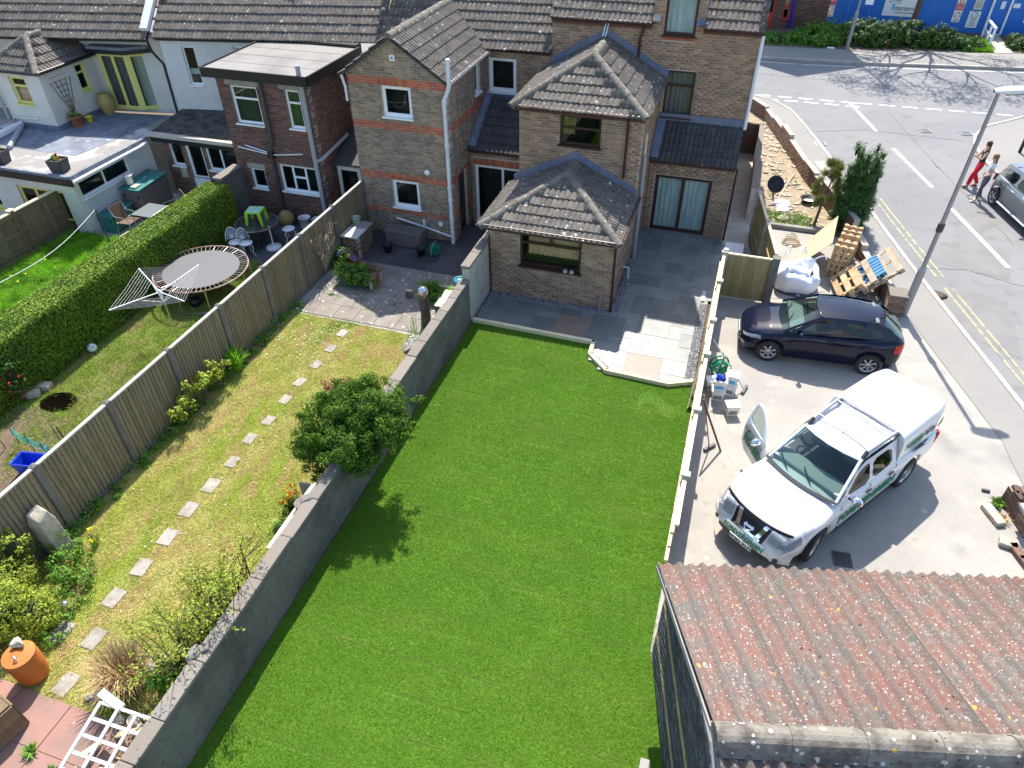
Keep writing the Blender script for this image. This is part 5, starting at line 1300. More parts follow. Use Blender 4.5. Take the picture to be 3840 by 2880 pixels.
# hedge end wall
hw = thing('end_wall', 'short sloping coped wall at the end of the clipped hedge', 'wall', (-15.5, 18.2, 0))
MB().box(-15.62, -15.42, 17.6, 18.75, 0, 1.75).build('wall', m_concw, hw); MB().box(-15.68, -15.36, 17.55, 18.7, 1.75, 1.81).build('coping', m_coping, hw)

# ================================================================ GARAGE
ga = thing('garage', 'garage with red lichened corrugated roof and dark brick gable at lower right', 'garage', (.15, 6.65, 0), .2568)
GM = MW[ga]
gl = lambda x, y, z: GM @ Vector((x, y, z))
EZg, RZg, run = 2.3, 3.1, 2.8
bg_ = Bricks('brick', ga)
ug = (GM.col[0].x, GM.col[0].y); vg = (GM.col[1].x, GM.col[1].y)
q0 = gl(.1, -2 * run, 0)
# left gable wall faces -x: runs from the front (far) end towards us
SKW = .085
qa = gl(.12, -.06, 0); qe = gl(.12 + SKW * 2 * run, -2 * run, 0)
vw, _l = vec2((qa.x, qa.y), (qe.x, qe.y))
wall(ga, bg_, (qa.x, qa.y), (-vg[0], -vg[1]), 2 * run - .1, 0, 2.2, m_bricks, bands=[(.62, .75, m_gate), (1.5, 1.63, m_gate)], gable=(run - .05, 3.03), thick=.2, mm=mat('pale_mortar', (.17, .17, .175), .95))
bg_.finish('brickwork')
qb = gl(6.5, -.08, 0)
wall(ga, None, (qb.x, qb.y), (-ug[0], -ug[1]), 6.3, 0, 2.25, None, mm=m_bricks)
def sheet_mesh(w, sk):
    B = MB(); n = 34
    sl = math.hypot(run, RZg - EZg) + .1
    def hh(x):
        p = x / .168
        return .03 * math.cos(2 * PI * p) + .014 * math.cos(PI * p)
    xs = [w * i / n for i in range(n + 1)]
    vs = []
    for x in xs: vs += [(x, 0, hh(x)), (x + sk * sl, sl, hh(x)), (x, 0, hh(x) - .012)]
    fs = []
    for i in range(n):
        a, b = i * 3, i * 3 + 3
        fs += [(a, b, b + 1, a + 1), (a + 2, b + 2, b, a)]
    me = bpy.data.meshes.new('roof_sheet'); me.from_pydata(vs, [], fs); me.materials.append(m_asb)
    me.polygons.foreach_set('use_smooth', [k % 2 == 0 for k in range(len(fs))])
    return me
sm = sheet_mesh(1.008, -SKW); sm2 = sheet_mesh(1.008, -SKW)
pit = math.atan2(RZg - EZg, run)
for i in range(7):
    M1 = GM @ Matrix.Translation((-.06 + i * 1.008, .06, EZg + .0 + .006 * (i % 2))) @ Matrix.Rotation(PI, 4, 'Z') @ Matrix.Rotation(pit, 4, 'X') @ Matrix.Translation((-1.008, -.04, 0))
    link('roof_sheet', sm, ga, M1)
    M2 = GM @ Matrix.Translation((-.06 + SKW * 2 * run + i * 1.008, -2 * run - .06, EZg + .006 * (i % 2))) @ Matrix.Rotation(pit, 4, 'X')
    link('roof_sheet', sm2, ga, M2)
for i in range(9):
    B = MB(); x0 = -.08 + SKW * run + i * .8; n = 14
    pr = [(-.2, -.06), (-.165, -.045), (-.155, .0), (-.135, .06), (-.1, .105), (-.05, .135), (0, .145), (.05, .135), (.1, .105), (.135, .06), (.155, .0), (.165, -.045), (.2, -.06)]
    k = len(pr)
    e0 = 1.08 if i else 1
    vs = [(x0, -run + a * e0, RZg + .045 + b * e0) for a, b in pr] + [(x0 + .81, -run + a, RZg + .045 + b) for a, b in pr]
    B.add(vs, [(j, j + 1, k + j + 1, k + j) for j in range(k - 1)] + [tuple(range(k)), tuple(range(2 * k - 1, k - 1, -1))], GM, smooth=False)
    o = B.build('ridge_cap', m_asbr, ga)
B = MB(); B.prism([(-.07, .05, EZg - .1), (-.07, .05, EZg - .02), (-.07 + SKW * run, -run, RZg - .02), (-.07 + SKW * run, -run, RZg - .14)], (.03, 0, 0), GM); B.build('bargeboard', m_conc, ga)
B = MB(); B.prism([(-.07 + SKW * 2 * run, -2 * run - .05, EZg - .1), (-.07 + SKW * 2 * run, -2 * run - .05, EZg - .02), (-.07 + SKW * run, -run, RZg - .02), (-.07 + SKW * run, -run, RZg - .14)], (.03, 0, 0), GM); B.build('bargeboard', m_conc, ga)
MB().box(-.05, 7, .0, .06, EZg - .12, EZg - .04, GM).build('fascia', m_brown, ga)
cp_ = thing('concrete_post', 'short leaning concrete post beside the dark garage gable', 'post', (.42, 4.3, 0))
MB().box(.34, .46, 4.1, 4.25, 0, 1.5).build('shaft', m_conc, cp_, bevel=.01)
# ================================================================ PLANTS
# clipped hedge
hg = thing('hedge', 'long clipped green hedge between the two left gardens', 'hedge', (-15.4, 12, 0))
HX0, HX1, HY0, HY1, HZ = -16.0, -15.08, 4.5, 17.55, 1.62
MB().box(HX0 + .08, HX1 - .08, HY0, HY1 - .08, 0, HZ - .08).build('stems', m_core, hg)  # solid dark filler box, the hedge's inner shade as colour
def boxleaves(n, faces):
    P, Nn = [], []
    for (o, a, b, nn, w) in faces:
        k = int(n * w); s, t = NP.uniform(0, 1, (2, k, 1))
        d = NP.uniform(-.10, .035, (k, 1)) + .03 * np.sin(s * 47 + t * 5) * np.sin(t * 9 + s * 13)
        P.append(np.array(o) + s * np.array(a) + t * np.array(b) + d * np.array(nn)); Nn.append(np.array(nn) + NP.normal(size=(k, 3)) * .75)
    return np.concatenate(P), np.concatenate(Nn)
P, Nn = boxleaves(130000, [((HX0, HY0, HZ), (HX1 - HX0, 0, 0), (0, HY1 - HY0, 0), (0, 0, 1), .33), ((HX1, HY0, 0), (0, HY1 - HY0, 0), (0, 0, HZ), (1, 0, 0), .52), ((HX0, HY1, 0), (HX1 - HX0, 0, 0), (0, 0, HZ), (0, 1, 0), .05), ((HX0, HY0, .9), (0, HY1 - HY0, 0), (0, 0, HZ - .9), (-1, 0, 0), .1)])
V, F = leaf_arrays(P, Nn, .055, .55)
npmesh('foliage', V, F, m_hedge, hg)
def bush(name, lab, cat, lobes, n, size, m, clumps=60, cr=.18, base=None, asp=.55, fill=.35, stems=0, group=None, inner=True, up=.25):
    c = base or (lobes[0][0][0], lobes[0][0][1], 0)
    t = thing(name, lab, cat, c, 0, group)
    if inner: core(lobes, .5).build('stems', m_core, t, kind='stuff')  # solid dark lobes put the shade inside the foliage into colour
    V, F = cloud(lobes, n, size, clumps, cr, asp, fill, up)
    npmesh('foliage', V, F, m, t)
    return t
# the yew leaning over the wall
yw_l = [((-6.5, 8.95, 1.5), (.78, .9, .68)), ((-5.9, 9.1, 1.8), (.85, .75, .5)), ((-6.8, 8.4, 1.1), (.5, .62, .65)), ((-5.5, 8.75, 1.6), (.65, .5, .36)), ((-6.65, 9.5, 1.35), (.6, .65, .55)), ((-6.1, 8.3, 1.5), (.65, .55, .42)), ((-5.75, 8.3, 1.25), (.45, .4, .35))]
yt = thing('yew_tree', 'dark green bushy yew tree leaning over the grey garden wall', 'tree', (-6.75, 8.7, 0))
B = MB()
B.tube([(-6.7, 8.65, 0), (-6.72, 8.7, .5), (-6.65, 8.8, 1.1)], [.09, .075, .06], 8)
for i in range(16):
    a = rnd.uniform(0, 2 * PI); r = rnd.uniform(.45, .95)
    B.tube([(-6.7, 8.7, rnd.uniform(.2, .8)), (-6.65 + r * .5 * math.cos(a), 8.8 + r * .5 * math.sin(a), 1.0), (-6.5 + r * math.cos(a), 8.9 + r * math.sin(a), 1.5 + rnd.uniform(-.2, .2))], [.035, .025, .01], 5)
B.build('trunk', m_bark, yt)
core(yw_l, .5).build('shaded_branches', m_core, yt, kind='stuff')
V, F = cloud(yw_l, 60000, .05, 520, .14, .5, .5); npmesh('crown', V, F, m_conifer, yt)
SP = []
for i in range(46):
    c, r = rnd.choice(yw_l); a = rnd.uniform(-PI, PI); zz = rnd.uniform(-.3, .8)
    d = np.array([math.cos(a), math.sin(a), zz]); d /= np.linalg.norm(d)
    for k in range(6): SP.append((tuple(np.array(c) + d * np.array(r) * (.9 + k * .07)), (.07, .07, .06)))
V, F = cloud(SP, 6500, .05, 320, .06, .5, .6); npmesh('sprays', V, F, m_conifer, yt)
V, F = cloud([((-6.95, 9.45, 1.85), (.2, .15, .15)), ((-6.6, 9.3, 2.1), (.12, .1, .1))], 260, .05, 12, .08); npmesh('brown_sprays', V, F, m_terra, yt)
# lime shrub in the foreground left
ls = thing('lime_shrub', 'sparse twiggy lime green shrub spilling over the grey wall', 'shrub', (-7.1, 4.6, 0))
B = MB(); LP = []
for i in range(130):
    a = rnd.uniform(0, 2 * PI); r = rnd.uniform(.15, .8); h = rnd.uniform(.7, 1.6) * (1.1 - r * .35)
    bx, by = -6.95 + rnd.uniform(-.25, .25), 4.7 + rnd.uniform(-1.0, .95)
    tip = (bx + r * math.cos(a) * .9, by + r * math.sin(a) * 1.15, h)
    mid = (bx + r * .35 * math.cos(a), by + r * .45 * math.sin(a), h * .6)
    B.tube([(bx, by, 0), mid, tip], [.011, .008, .003], 4)
    for k in range(44):
        t = rnd.uniform(.2, 1)
        p = np.array(mid) * (1 - t) + np.array(tip) * t if rnd.random() < .75 else np.array((bx, by, 0)) * (1 - t) + np.array(mid) * t
        LP.append(p + NP.normal(size=3) * .045)
for i in range(34):
    bx, by = -6.65 + rnd.uniform(-.25, .15), rnd.uniform(3.9, 5.7); a = rnd.uniform(-.9, .9); h = rnd.uniform(1.5, 2.35); r = rnd.uniform(.5, 1.0)
    tip = (bx + r * math.cos(a), by + r * math.sin(a), h); mid = (bx + r * .3 * math.cos(a), by + r * .3 * math.sin(a), h * .72)
    B.tube([(bx, by, 0), mid, tip], [.012, .009, .003], 4)
    for k in range(30):
        t = rnd.uniform(.1, 1); LP.append(np.array(mid) * (1 - t) + np.array(tip) * t + NP.normal(size=3) * .05)
B.build('twigs', m_twig, ls)
LP = np.array(LP); V, F = leaf_arrays(LP, NP.normal(size=LP.shape) + np.array([0, 0, .8]), .052, .55); npmesh('foliage', V, F, m_lime, ls)
bush('glossy_shrub', 'glossy dark green shrub at the foot of the lime shrub', 'shrub', [((-7.05, 3.75, .35), (.3, .3, .3)), ((-6.75, 3.45, .2), (.25, .25, .2))], 1500, .075, m_weed, 34, .12)
# dead ornamental grass
dg = thing('dead_grass_clump', 'straw brown clump of dead ornamental grass', 'grass clump', (-7.75, 3.5, 0))
def tuft(c, n, h, spread, w, m, name, parent, lean=.6, rad=.12):
    a = NP.uniform(0, 2 * PI, n); r = rad * np.sqrt(NP.uniform(0, 1, n)); hh = h * NP.uniform(.5, 1.15, n)
    bx, by = c[0] + r * np.cos(a), c[1] + r * np.sin(a)
    l = spread * NP.uniform(.1, 1, n); a2 = a + NP.normal(size=n) * .5
    mx, my, mz = bx + l * .35 * np.cos(a2), by + l * .35 * np.sin(a2), c[2] + hh * .65
    tx, ty, tz = bx + l * np.cos(a2), by + l * np.sin(a2), c[2] + hh * (1 - lean * l / max(spread, .01) * .5)
    px, py = -np.sin(a2) * w, np.cos(a2) * w
    V = np.stack([np.stack([bx - px, by - py, np.full(n, c[2])], 1), np.stack([bx + px, by + py, np.full(n, c[2])], 1), np.stack([mx + px, my + py, mz], 1), np.stack([mx - px, my - py, mz], 1), np.stack([tx, ty, tz], 1), np.stack([tx + px * .2, ty + py * .2, tz], 1)], 1).reshape(-1, 3)
    i = np.arange(n)[:, None] * 6
    F = np.concatenate([i + np.array([[0, 1, 2, 3]]), i + np.array([[3, 2, 5, 4]])])
    return npmesh(name, V, F, m, parent)
tuft((-7.75, 3.55, 0), 700, .85, .55, .006, m_dead, 'stems', dg, .6, .28)
for i, (x, y, s) in enumerate([(-8.05, 3.22, .13), (-8.18, 3.15, .08), (-7.2, 3.05, .13), (-7.02, 2.95, .12), (-6.85, 3.05, .1), (-7.45, 3.0, .1)]):
    rock('rock', (x, y, s * .5), (s, s * .8, s * .7), m_stone, i + 3, None, ['pale lumpy rock left of the dead grass clump', 'small flat rock by the stepping stone edge', 'yellowish rock at the head of the white trellis', 'split pale stone against the wall foot', 'small stone wedged by the garden wall', 'grey stone in front of the dead grass clump'][i], 'rock', 'rocks round the dead grass clump')
bush('round_bush', 'rounded olive green bush at the left picture edge', 'bush', [((-10.45, 3.75, .5), (.62, .6, .5)), ((-10.0, 4.0, .35), (.45, .4, .35)), ((-10.9, 4.2, .5), (.5, .5, .5)), ((-10.5, 3.3, .4), (.4, .35, .38))], 20000, .045, m_lime, 420, .13)
bush('weed_patch', 'bright green weedy groundcover beside the rounded bush', 'plants', [((-9.85, 4.5, .12), (.35, .6, .18)), ((-9.6, 3.9, .1), (.25, .4, .16)), ((-10.3, 4.95, .15), (.5, .4, .25)), ((-10.75, 5.35, .2), (.4, .3, .3))], 4200, .055, m_weed, 130, .1, inner=False)
bush('climber', 'tall yellow flowered climber against the board fence', 'plant', [((-10.95, 4.75, .75), (.22, .3, .5)), ((-10.9, 4.6, .3), (.3, .35, .3))], 900, .06, m_lime, 40, .1)
# border along the board fence
BORD = [((-11.1 + .25 * rnd.random(), y, .06), (.18, .3, .1 + .12 * rnd.random())) for y in np.arange(5.6, 14.2, .38)]
bt = thing('border_weeds', 'low dark green weeds growing along the foot of the board fence', 'plants', (-11, 9.5, 0))
V, F = cloud(BORD, 9000, .055, 240, .1); npmesh('foliage', V, F, m_weed, bt)
for (x, y, h, lab) in [(-10.85, 9.05, .6, 'pale green leafy shrub leaning on the board fence, front one'), (-10.82, 9.75, .75, 'pale green leafy shrub in the middle of the board fence border'), (-10.8, 10.45, .75, 'pale green leafy shrub next to the sword leaved plant')]:
    s = thing('leafy_shrub', lab, 'shrub', (x, y, 0), 0, 'leafy shrubs along the board fence')
    B = MB(); lb = []
    for k in range(7):
        p = (x + rnd.uniform(-.2, .25), y + rnd.uniform(-.3, .3), h * rnd.uniform(.6, 1.2))
        B.tube([(x, y, 0), ((x + p[0]) / 2, (y + p[1]) / 2, p[2] * .6), p], [.012, .009, .005], 4); lb.append((p, (.14, .14, .12)))
    B.build('stems', m_twig, s)
    V, F = cloud(lb, 520, .075, 34, .09, .7); npmesh('foliage', V, F, m_lime, s)
sw = thing('sword_leaved_plant', 'upright sword leaved green plant by the board fence', 'plant', (-10.85, 11.15, 0)); tuft((-10.85, 11.15, 0), 120, .75, .35, .016, m_lush, 'leaves', sw, .5, .1)
# plants in the middle patio
bush('border_plant', 'feathery green plant in the raised brick bed', 'plant', [((-10.0, 15.75, .35), (.5, .4, .28)), ((-9.5, 15.6, .3), (.4, .3, .22)), ((-10.4, 15.95, .3), (.3, .3, .25))], 3200, .06, m_weed, 90, .12)
q = bush('purple_flowers', 'purple flowered plant behind the raised brick bed', 'flowers', [((-10.85, 16.5, .35), (.3, .35, .3))], 700, .06, m_weed, 28, .12)
V, F = cloud([((-10.75, 16.35, .6), (.12, .12, .08)), ((-10.15, 16.2, .55), (.12, .1, .06))], 90, .05, 8, .06); npmesh('flowers', V, F, m_flowp, q)
for (x, y, lab) in [(-7.55, 15.75, 'strappy leaved plant in the bed by the dark patio'), (-6.75, 15.6, 'yellow green strappy plant beside the garden wall')]:
    s = thing('strappy_plant', lab, 'plant', (x, y, 0), 0, 'strappy plants near the owl post'); tuft((x, y, 0), 170, .55, .5, .012, m_lush if x > -7 else m_weed, 'leaves', s, .9, .15)
bush('low_plant', 'low dark plant at the foot of the strappy plants', 'plant', [((-7.3, 15.45, .12), (.5, .25, .15))], 1100, .06, m_weed, 40, .1)
bush('silver_bush', 'silvery grey bush at the garden wall', 'bush', [((-6.78, 12.95, .3), (.33, .4, .3))], 1700, .05, m_silver, 60, .1)
s = thing('reed_plant', 'thin upright reeds beside the silvery bush', 'plant', (-7.0, 13.5, 0)); tuft((-7.0, 13.5, 0), 26, .8, .25, .008, m_weed, 'leaves', s, .3, .2)
fl = bush('orange_flowers', 'orange wallflowers below the yew tree', 'flowers', [((-7.15, 7.55, .15), (.22, .3, .2)), ((-7.05, 7.0, .12), (.22, .35, .18))], 1300, .055, m_weed, 44, .1)
V, F = cloud([((-7.2, 7.6, .42), (.26, .26, .08))], 110, .06, 16, .05); npmesh('flowers', V, F, m_flowo, fl)
df = thing('daffodils', 'two yellow daffodils beside the mossy stone post', 'flowers', (-10.3, 5.65, 0))
tuft((-10.3, 5.65, 0), 30, .35, .15, .008, m_weed, 'leaves', df, .4, .08)
V, F = cloud([((-10.32, 5.68, .42), (.05, .05, .03)), ((-10.15, 5.5, .38), (.04, .04, .03))], 40, .06, 4, .04); npmesh('flowers', V, F, m_flowy, df)
dz = []
for _ in range(420):
    if rnd.random() < .55: x, y = rnd.gauss(-9.9, .55), rnd.gauss(12.9, .7)
    else: x, y = rnd.uniform(-10.9, -6.6), rnd.uniform(3.5, 13.5)
    if -11 < x < -6.5 and y < 13.7: dz.append((x, y, .045))
dz = np.array(dz); V, F = leaf_arrays(dz, np.array([[0, -.3, 1.]]) + NP.normal(size=dz.shape) * .3, .027, .9)
npmesh('daisies', V, F, m_daisy, None, 'stuff', 'small white daisies in the yellow lawn')
dz = np.array([(rnd.uniform(-20, -16.5), rnd.uniform(11, 15.3), .16) for _ in range(26)]); V, F = leaf_arrays(dz, np.array([[0, -.3, 1.]]) + NP.normal(size=dz.shape) * .3, .08, .9)
npmesh('dandelions', V, F, m_flowy, None, 'stuff', 'yellow dandelions in the long grass')
rb = bush('laurel_bush', 'white edged laurel with red berries at the left picture edge', 'bush', [((-15.15, 8.6, .7), (.3, .3, .6))], 700, .1, m_laurel, 30, .14)
V, F = cloud([((-15.05, 8.5, .6), (.3, .3, .5))], 24, .05, 12, .04); npmesh('berries', V, F, m_flowr, rb)
bt = thing('bare_climber', 'bare twiggy climber on the board fence', 'plant', (-10.98, 15.8, 0))
B = MB()
for i in range(34):
    y = rnd.uniform(15.3, 16.6); z = rnd.uniform(.7, 1.5)
    B.tube([(-11.0, 15.9, .1 + rnd.random() * .4), (-10.95, (y + 15.9) / 2, z * .6), (-10.9 + rnd.uniform(-.05, .12), y, z), (-10.85, y + rnd.uniform(-.25, .25), z + rnd.uniform(-.1, .15))], [.01, .008, .006, .003], 4)
B.build('twigs', m_palletg, bt)
# conifers by the road
cy = thing('cypress_tree', 'tall dark flame shaped cypress beside the road', 'tree', (4.1, 23.75, 0))
MB().tube([(4.1, 23.75, 0), (4.1, 23.8, 1.2)], [.1, .06], 8).build('trunk', m_bark, cy)
CL = []
for i in range(22):
    a = rnd.uniform(0, 2 * PI); r = rnd.uniform(.1, .42)
    for k in range(7):
        t = k / 6; h = .35 + t * rnd.uniform(1.7, 2.2) if k else .3
        CL.append(((4.08 + r * math.cos(a) * (1 + .5 * t) * (1 - .25 * t * t), 23.85 + r * math.sin(a) * (1 + .4 * t), h), (.24 * (1.15 - t * .85) + .04, .24 * (1.15 - t * .85) + .04, .3)))
core(CL, .36).build('limbs', m_core, cy, kind='stuff')  # solid dark lobes stand for the shade between the sprays
V, F = cloud(CL, 62000, .055, 1000, .1, .4, .5, .8); npmesh('crown', V, F, m_cypress, cy)
pn = thing('pine_tree', 'small yellowish pine sapling beside the cypress', 'tree', (3.05, 23.95, 0))
B = MB(); B.tube([(3.0, 23.5, 0), (3.1, 23.9, .7), (3.3, 24.2, 1.9)], [.05, .04, .015], 7); PL = []
for i in range(24):
    z = rnd.uniform(.5, 1.8); a = rnd.uniform(0, 2 * PI); r = .5 * (1.15 - z / 2.1)
    e = (3.15 + r * math.cos(a), 24.0 + r * math.sin(a), z + .2); B.tube([(3.12 + .1 * z, 23.85 + .18 * z, z - .1), e], [.014, .006], 4); PL.append((e, (.13, .13, .13)))
B.build('trunk', m_bark, pn)
n_ = 7500; ii = NP.integers(0, len(PL), n_); cc = np.array([PL[i][0] for i in ii]); d_ = NP.normal(size=(n_, 3)); d_[:, 2] = np.abs(d_[:, 2]) * .8; d_ /= np.linalg.norm(d_, axis=1, keepdims=True)
pp_ = cc + NP.normal(size=(n_, 3)) * .05
sd = np.cross(d_, NP.normal(size=(n_, 3))); sd /= np.linalg.norm(sd, axis=1, keepdims=True)
V = np.stack([pp_ - sd * .006, pp_ + sd * .006, pp_ + d_ * .16], 1).reshape(-1, 3); npmesh('needles', V, np.arange(3 * n_).reshape(n_, 3), m_pine, pn)

# ================================================================ FAR SIDE OF THE ROAD
MB().prism([(-40, 44, .09), (.4, 45.32, .09), (4.7, 45.82, .09), (11.6, 47.08, .09), (60, 60, .09), (60, 75, .09), (-40, 75, .09)], (0, 0, -.2)).build('verge', m_soil, None, kind='structure', label='soil verge behind the far pavement')
bush('ivy_bank', 'low shaded ivy bank below the brick building', 'bushes', [((1.2, 46.6, .15), (1.4, .8, .35)), ((3.2, 46.9, .25), (1.6, 1.0, .5)), ((3.6, 47.8, .4), (1.5, 1.2, .6))], 9000, .14, m_weed, 260, .22, inner=True)
bk = bush('laurel_hedge', 'long rounded glossy laurel bank in front of the blue hoarding', 'bushes', [((6.3, 47.4, .5), (1.5, 1.0, .85)), ((8.0, 47.9, .5), (1.6, 1.0, .85)), ((9.6, 48.1, .4), (1.4, .9, .7)), ((10.9, 48.0, .2), (1.2, .8, .45)), ((5.4, 47.6, .55), (1.0, 1.0, .8))], 26000, .13, m_laurel, 620, .18)
bush('laurel_bush', 'small laurel bush right of the white handrail path', 'bush', [((14.2, 49.0, .35), (.9, 1.0, .6)), ((15.4, 49.3, .35), (.9, 1.0, .6))], 5000, .13, m_laurel, 150, .18)
blades('verge_grass', [(11.0, 47.2), (12.5, 47.5), (12.5, 49.8), (11.2, 49.6)], 900, .22, .02, m_lush, 'tall grass beside the white handrail', z=.09)
poly_sheet('path', [(12.55, 47.25), (13.5, 47.5), (13.45, 51.6), (12.65, 51.5)], .13, m_concp, 'pale concrete path to the blue hoarding door')
bb = thing('brick_building', 'dark brick building with red framed doors across the road', 'building', (1.5, 50, 0))
bbr = Bricks('brick', bb)
u, _L = vec2((-1.5, 49.3), (3.8, 50.4))
wall(bb, bbr, (-1.5, 49.3), u, 5.4, .0, 3.2, m_brickd, holes=[(1.5, 2.25, .0, 2.6), (2.75, 3.15, .55, 2.6)], mm=m_mortard, bh=.085)
wall(bb, None, (-1.5, 49.31), u, 5.4, 3.2, 10.2, None, gable=(1.6, 12.8), mm=m_brickd)
window(bb, (-1.5, 49.3), u, 1.5, 2.25, .02, 2.6, m_rdoor, [(0, 1, .33, .66), (0, 1, .66, 1)], fw=.1, sill=False, name='door', label='red framed glazed door')
MB().box(1.52, 2.23, -.1, -.04, .05, .9, frameM((-1.5, 49.3, 0), (*u, 0), (u[1], -u[0], 0), (0, 0, 1))).build('door_panel', m_rdoor, bb)
window(bb, (-1.5, 49.3), u, 2.75, 3.15, .55, 2.6, m_rdoor, [(0, 1, 0, .33), (0, 1, .33, .66), (0, 1, .66, 1)], fw=.09, curtain=[(0, 1, .25, 1)], cm=m_curt)
MB().tube([(1.75, 49.85, .0), (1.75, 49.85, 5)], .07, 8).build('downpipe', m_bluep, bb)
MB().prism([(-1.5, 49.5, 10.2), (.07, 49.8, 12.8), (3.8, 50.6, 10.2)], (-1.2, 6.0, 0)).build('roof', m_tiled, bb)
bbr.finish('brickwork')
ho = thing('site_hoarding', 'bright blue timber site hoarding covered with signs', 'hoarding', (9, 51.7, 0))
HU = Vector((1, -.02, 0)).normalized()
x = 3.78; k = 0
while x < 20:
    if not 12.62 < x + .6 < 13.7:
        MB().box(x + .004, x + 1.216, 51.7 + rnd.uniform(0, .006), 51.76, .05, 2.9).build('panel', m_blue, ho)
    x += 1.22; k += 1
MB().box(12.3, 13.75, 51.72, 51.78, .1, 2.7).build('panel', m_blue, ho)
MB().box(12.72, 13.5, 51.69, 51.72, .12, 2.3).build('door', m_blue, ho, label='blue flush hoarding door'); 
for a in (12.6, 13.52): MB().box(a, a + .1, 51.6, 51.7, .1, 2.9).build('door_post', m_white, ho)
MB().box(12.6, 13.6, 51.62, 51.7, .06, .14).build('threshold', m_white, ho)
def text(body, size, M, m, parent, name='lettering', ext=.004, align='CENTER', cat=None, label=None, sx=1, shear=0, bold=0):
    cu = bpy.data.curves.new('t', 'FONT'); cu.body = body; cu.size = size; cu.align_x = align; cu.align_y = 'CENTER'; cu.extrude = ext; cu.shear = shear; cu.offset = bold
    ob = bpy.data.objects.new('t', cu); COL.objects.link(ob)
    me = bpy.data.meshes.new_from_object(ob.evaluated_get(bpy.context.evaluated_depsgraph_get()))
    bpy.data.objects.remove(ob); bpy.data.curves.remove(cu)
    me.name = name; me.materials.clear(); me.materials.append(m)
    if sx != 1:
        for v in me.vertices: v.co.x *= sx
    o = link(name, me, parent, M)
    return o
FACE = lambda x, y, z: Matrix(((1, 0, 0, x), (0, 0, -1, y), (0, 1, 0, z), (0, 0, 0, 1)))      # text facing -Y
def sign(lab, x0, x1, z0, z1, y=51.66, m=m_sign, cat='sign', name='safety_sign'):
    t = thing(name, lab, cat, ((x0 + x1) / 2, y, z0), 0)
    MB().box(x0, x1, y, y + .03, z0, z1).build('board', m, t)
    return t
def ring(t, x, z, r, m, y=51.655, slash=True, tick=False):
    B = MB(); B.tube([(x + r * math.cos(a / 12 * PI), y, z + r * math.sin(a / 12 * PI)) for a in range(24)], .018, 5, closed=True)
    if slash: B.bar((x - r * .7, y, z - r * .7), (x + r * .7, y, z + r * .7), .012, .03, up=(0, 1, 0))
    if tick: B.bar((x - r * .45, y, z), (x - r * .1, y, z - r * .4), .012, .03, up=(0, 1, 0)); B.bar((x - r * .1, y, z - r * .4), (x + r * .5, y, z + r * .45), .012, .03, up=(0, 1, 0))
    B.build('symbol', m, t)
def lines(t, x, z0, n, dz, w, m, y=51.655):
    B = MB()
    for k in range(n): B.box(x - w * rnd.uniform(.35, .5), x + w * rnd.uniform(.35, .5), y - .004, y + .004, z0 - k * dz - .012, z0 - k * dz + .012)
    B.build('print', m, t)
for (x0, lab1, lab2) in [(3.76, 'red and white keep out sign at the left end of the hoarding', 'no entry symbol sign at the left end of the hoarding'), (10.77, 'red and white keep out sign right of the street tree', 'no entry symbol sign right of the street tree')]:
    t = sign(lab1, x0, x0 + .44, 1.24 if x0 > 5 else 1.17, 1.95)
    MB().box(x0 + .02, x0 + .42, 51.65, 51.66, 1.27 if x0 > 5 else 1.19, 1.62).build('red_panel', m_red, t); ring(t, x0 + .22, 1.77, .11, m_red)
    text('KEEP OUT', .1, FACE(x0 + .22, 51.645, 1.52), m_sign, t, sx=.8); lines(t, x0 + .22, 1.42, 2, .06, .3, m_sign, 51.645)
    t = sign(lab2, x0, x0 + .43, .5 if x0 < 5 else .62, 1.1 if x0 < 5 else 1.22); ring(t, x0 + .22, .88 if x0 < 5 else 1.0, .15, m_red); lines(t, x0 + .22, .6 if x0 < 5 else .74, 2, .06, .32, m_ink)
t = sign('large white company sign with a blue emblem behind the street tree', 6.92, 8.8, .74, 1.95, name='company_sign')
text('Interserve', .4, FACE(8.05, 51.65, 1.18), m_ink, t, sx=.85); text('Improving environments', .11, FACE(8.15, 51.65, .95), m_ink, t)
B = MB()
for a in (20, 60, 120, 160, 200, 340): B.add([(7.45, 51.65, 1.55), (7.45 + .3 * math.cos(math.radians(a - 12)), 51.65, 1.55 + .22 * math.sin(math.radians(a - 12))), (7.45 + .36 * math.cos(math.radians(a)), 51.65, 1.55 + .27 * math.sin(math.radians(a)))], [(0, 1, 2)])
B.build('emblem', m_ink, t, fix=False); MB().box(7.36, 7.5, 51.645, 51.655, 1.06, 1.42).build('emblem_stem', m_cyan, t)
t = sign('tall white approval sign with a green tick by the hoarding door', 11.6, 12.2, .38, 1.25); ring(t, 11.9, 1.05, .17, m_tgreen, slash=False, tick=True); lines(t, 11.9, .82, 1, .06, .4, m_red); lines(t, 11.9, .74, 4, .08, .36, m_ink)
t = sign('cream site notice with black print above the approval sign', 11.7, 12.15, 1.34, 1.95, m=m_cream); lines(t, 11.92, 1.85, 5, .1, .36, m_ink)
t = sign('small white notice on the hoarding door', 13.06, 13.28, 1.45, 1.84, y=51.64); t2_ = sign('white notice right of the hoarding door', 13.7, 14.05, 1.53, 1.76)
t = sign('purple and white sign at the right edge of the hoarding', 14.5, 14.95, .8, 1.5); MB().box(14.55, 14.9, 51.65, 51.66, .95, 1.2).build('print', m_flowp, t)
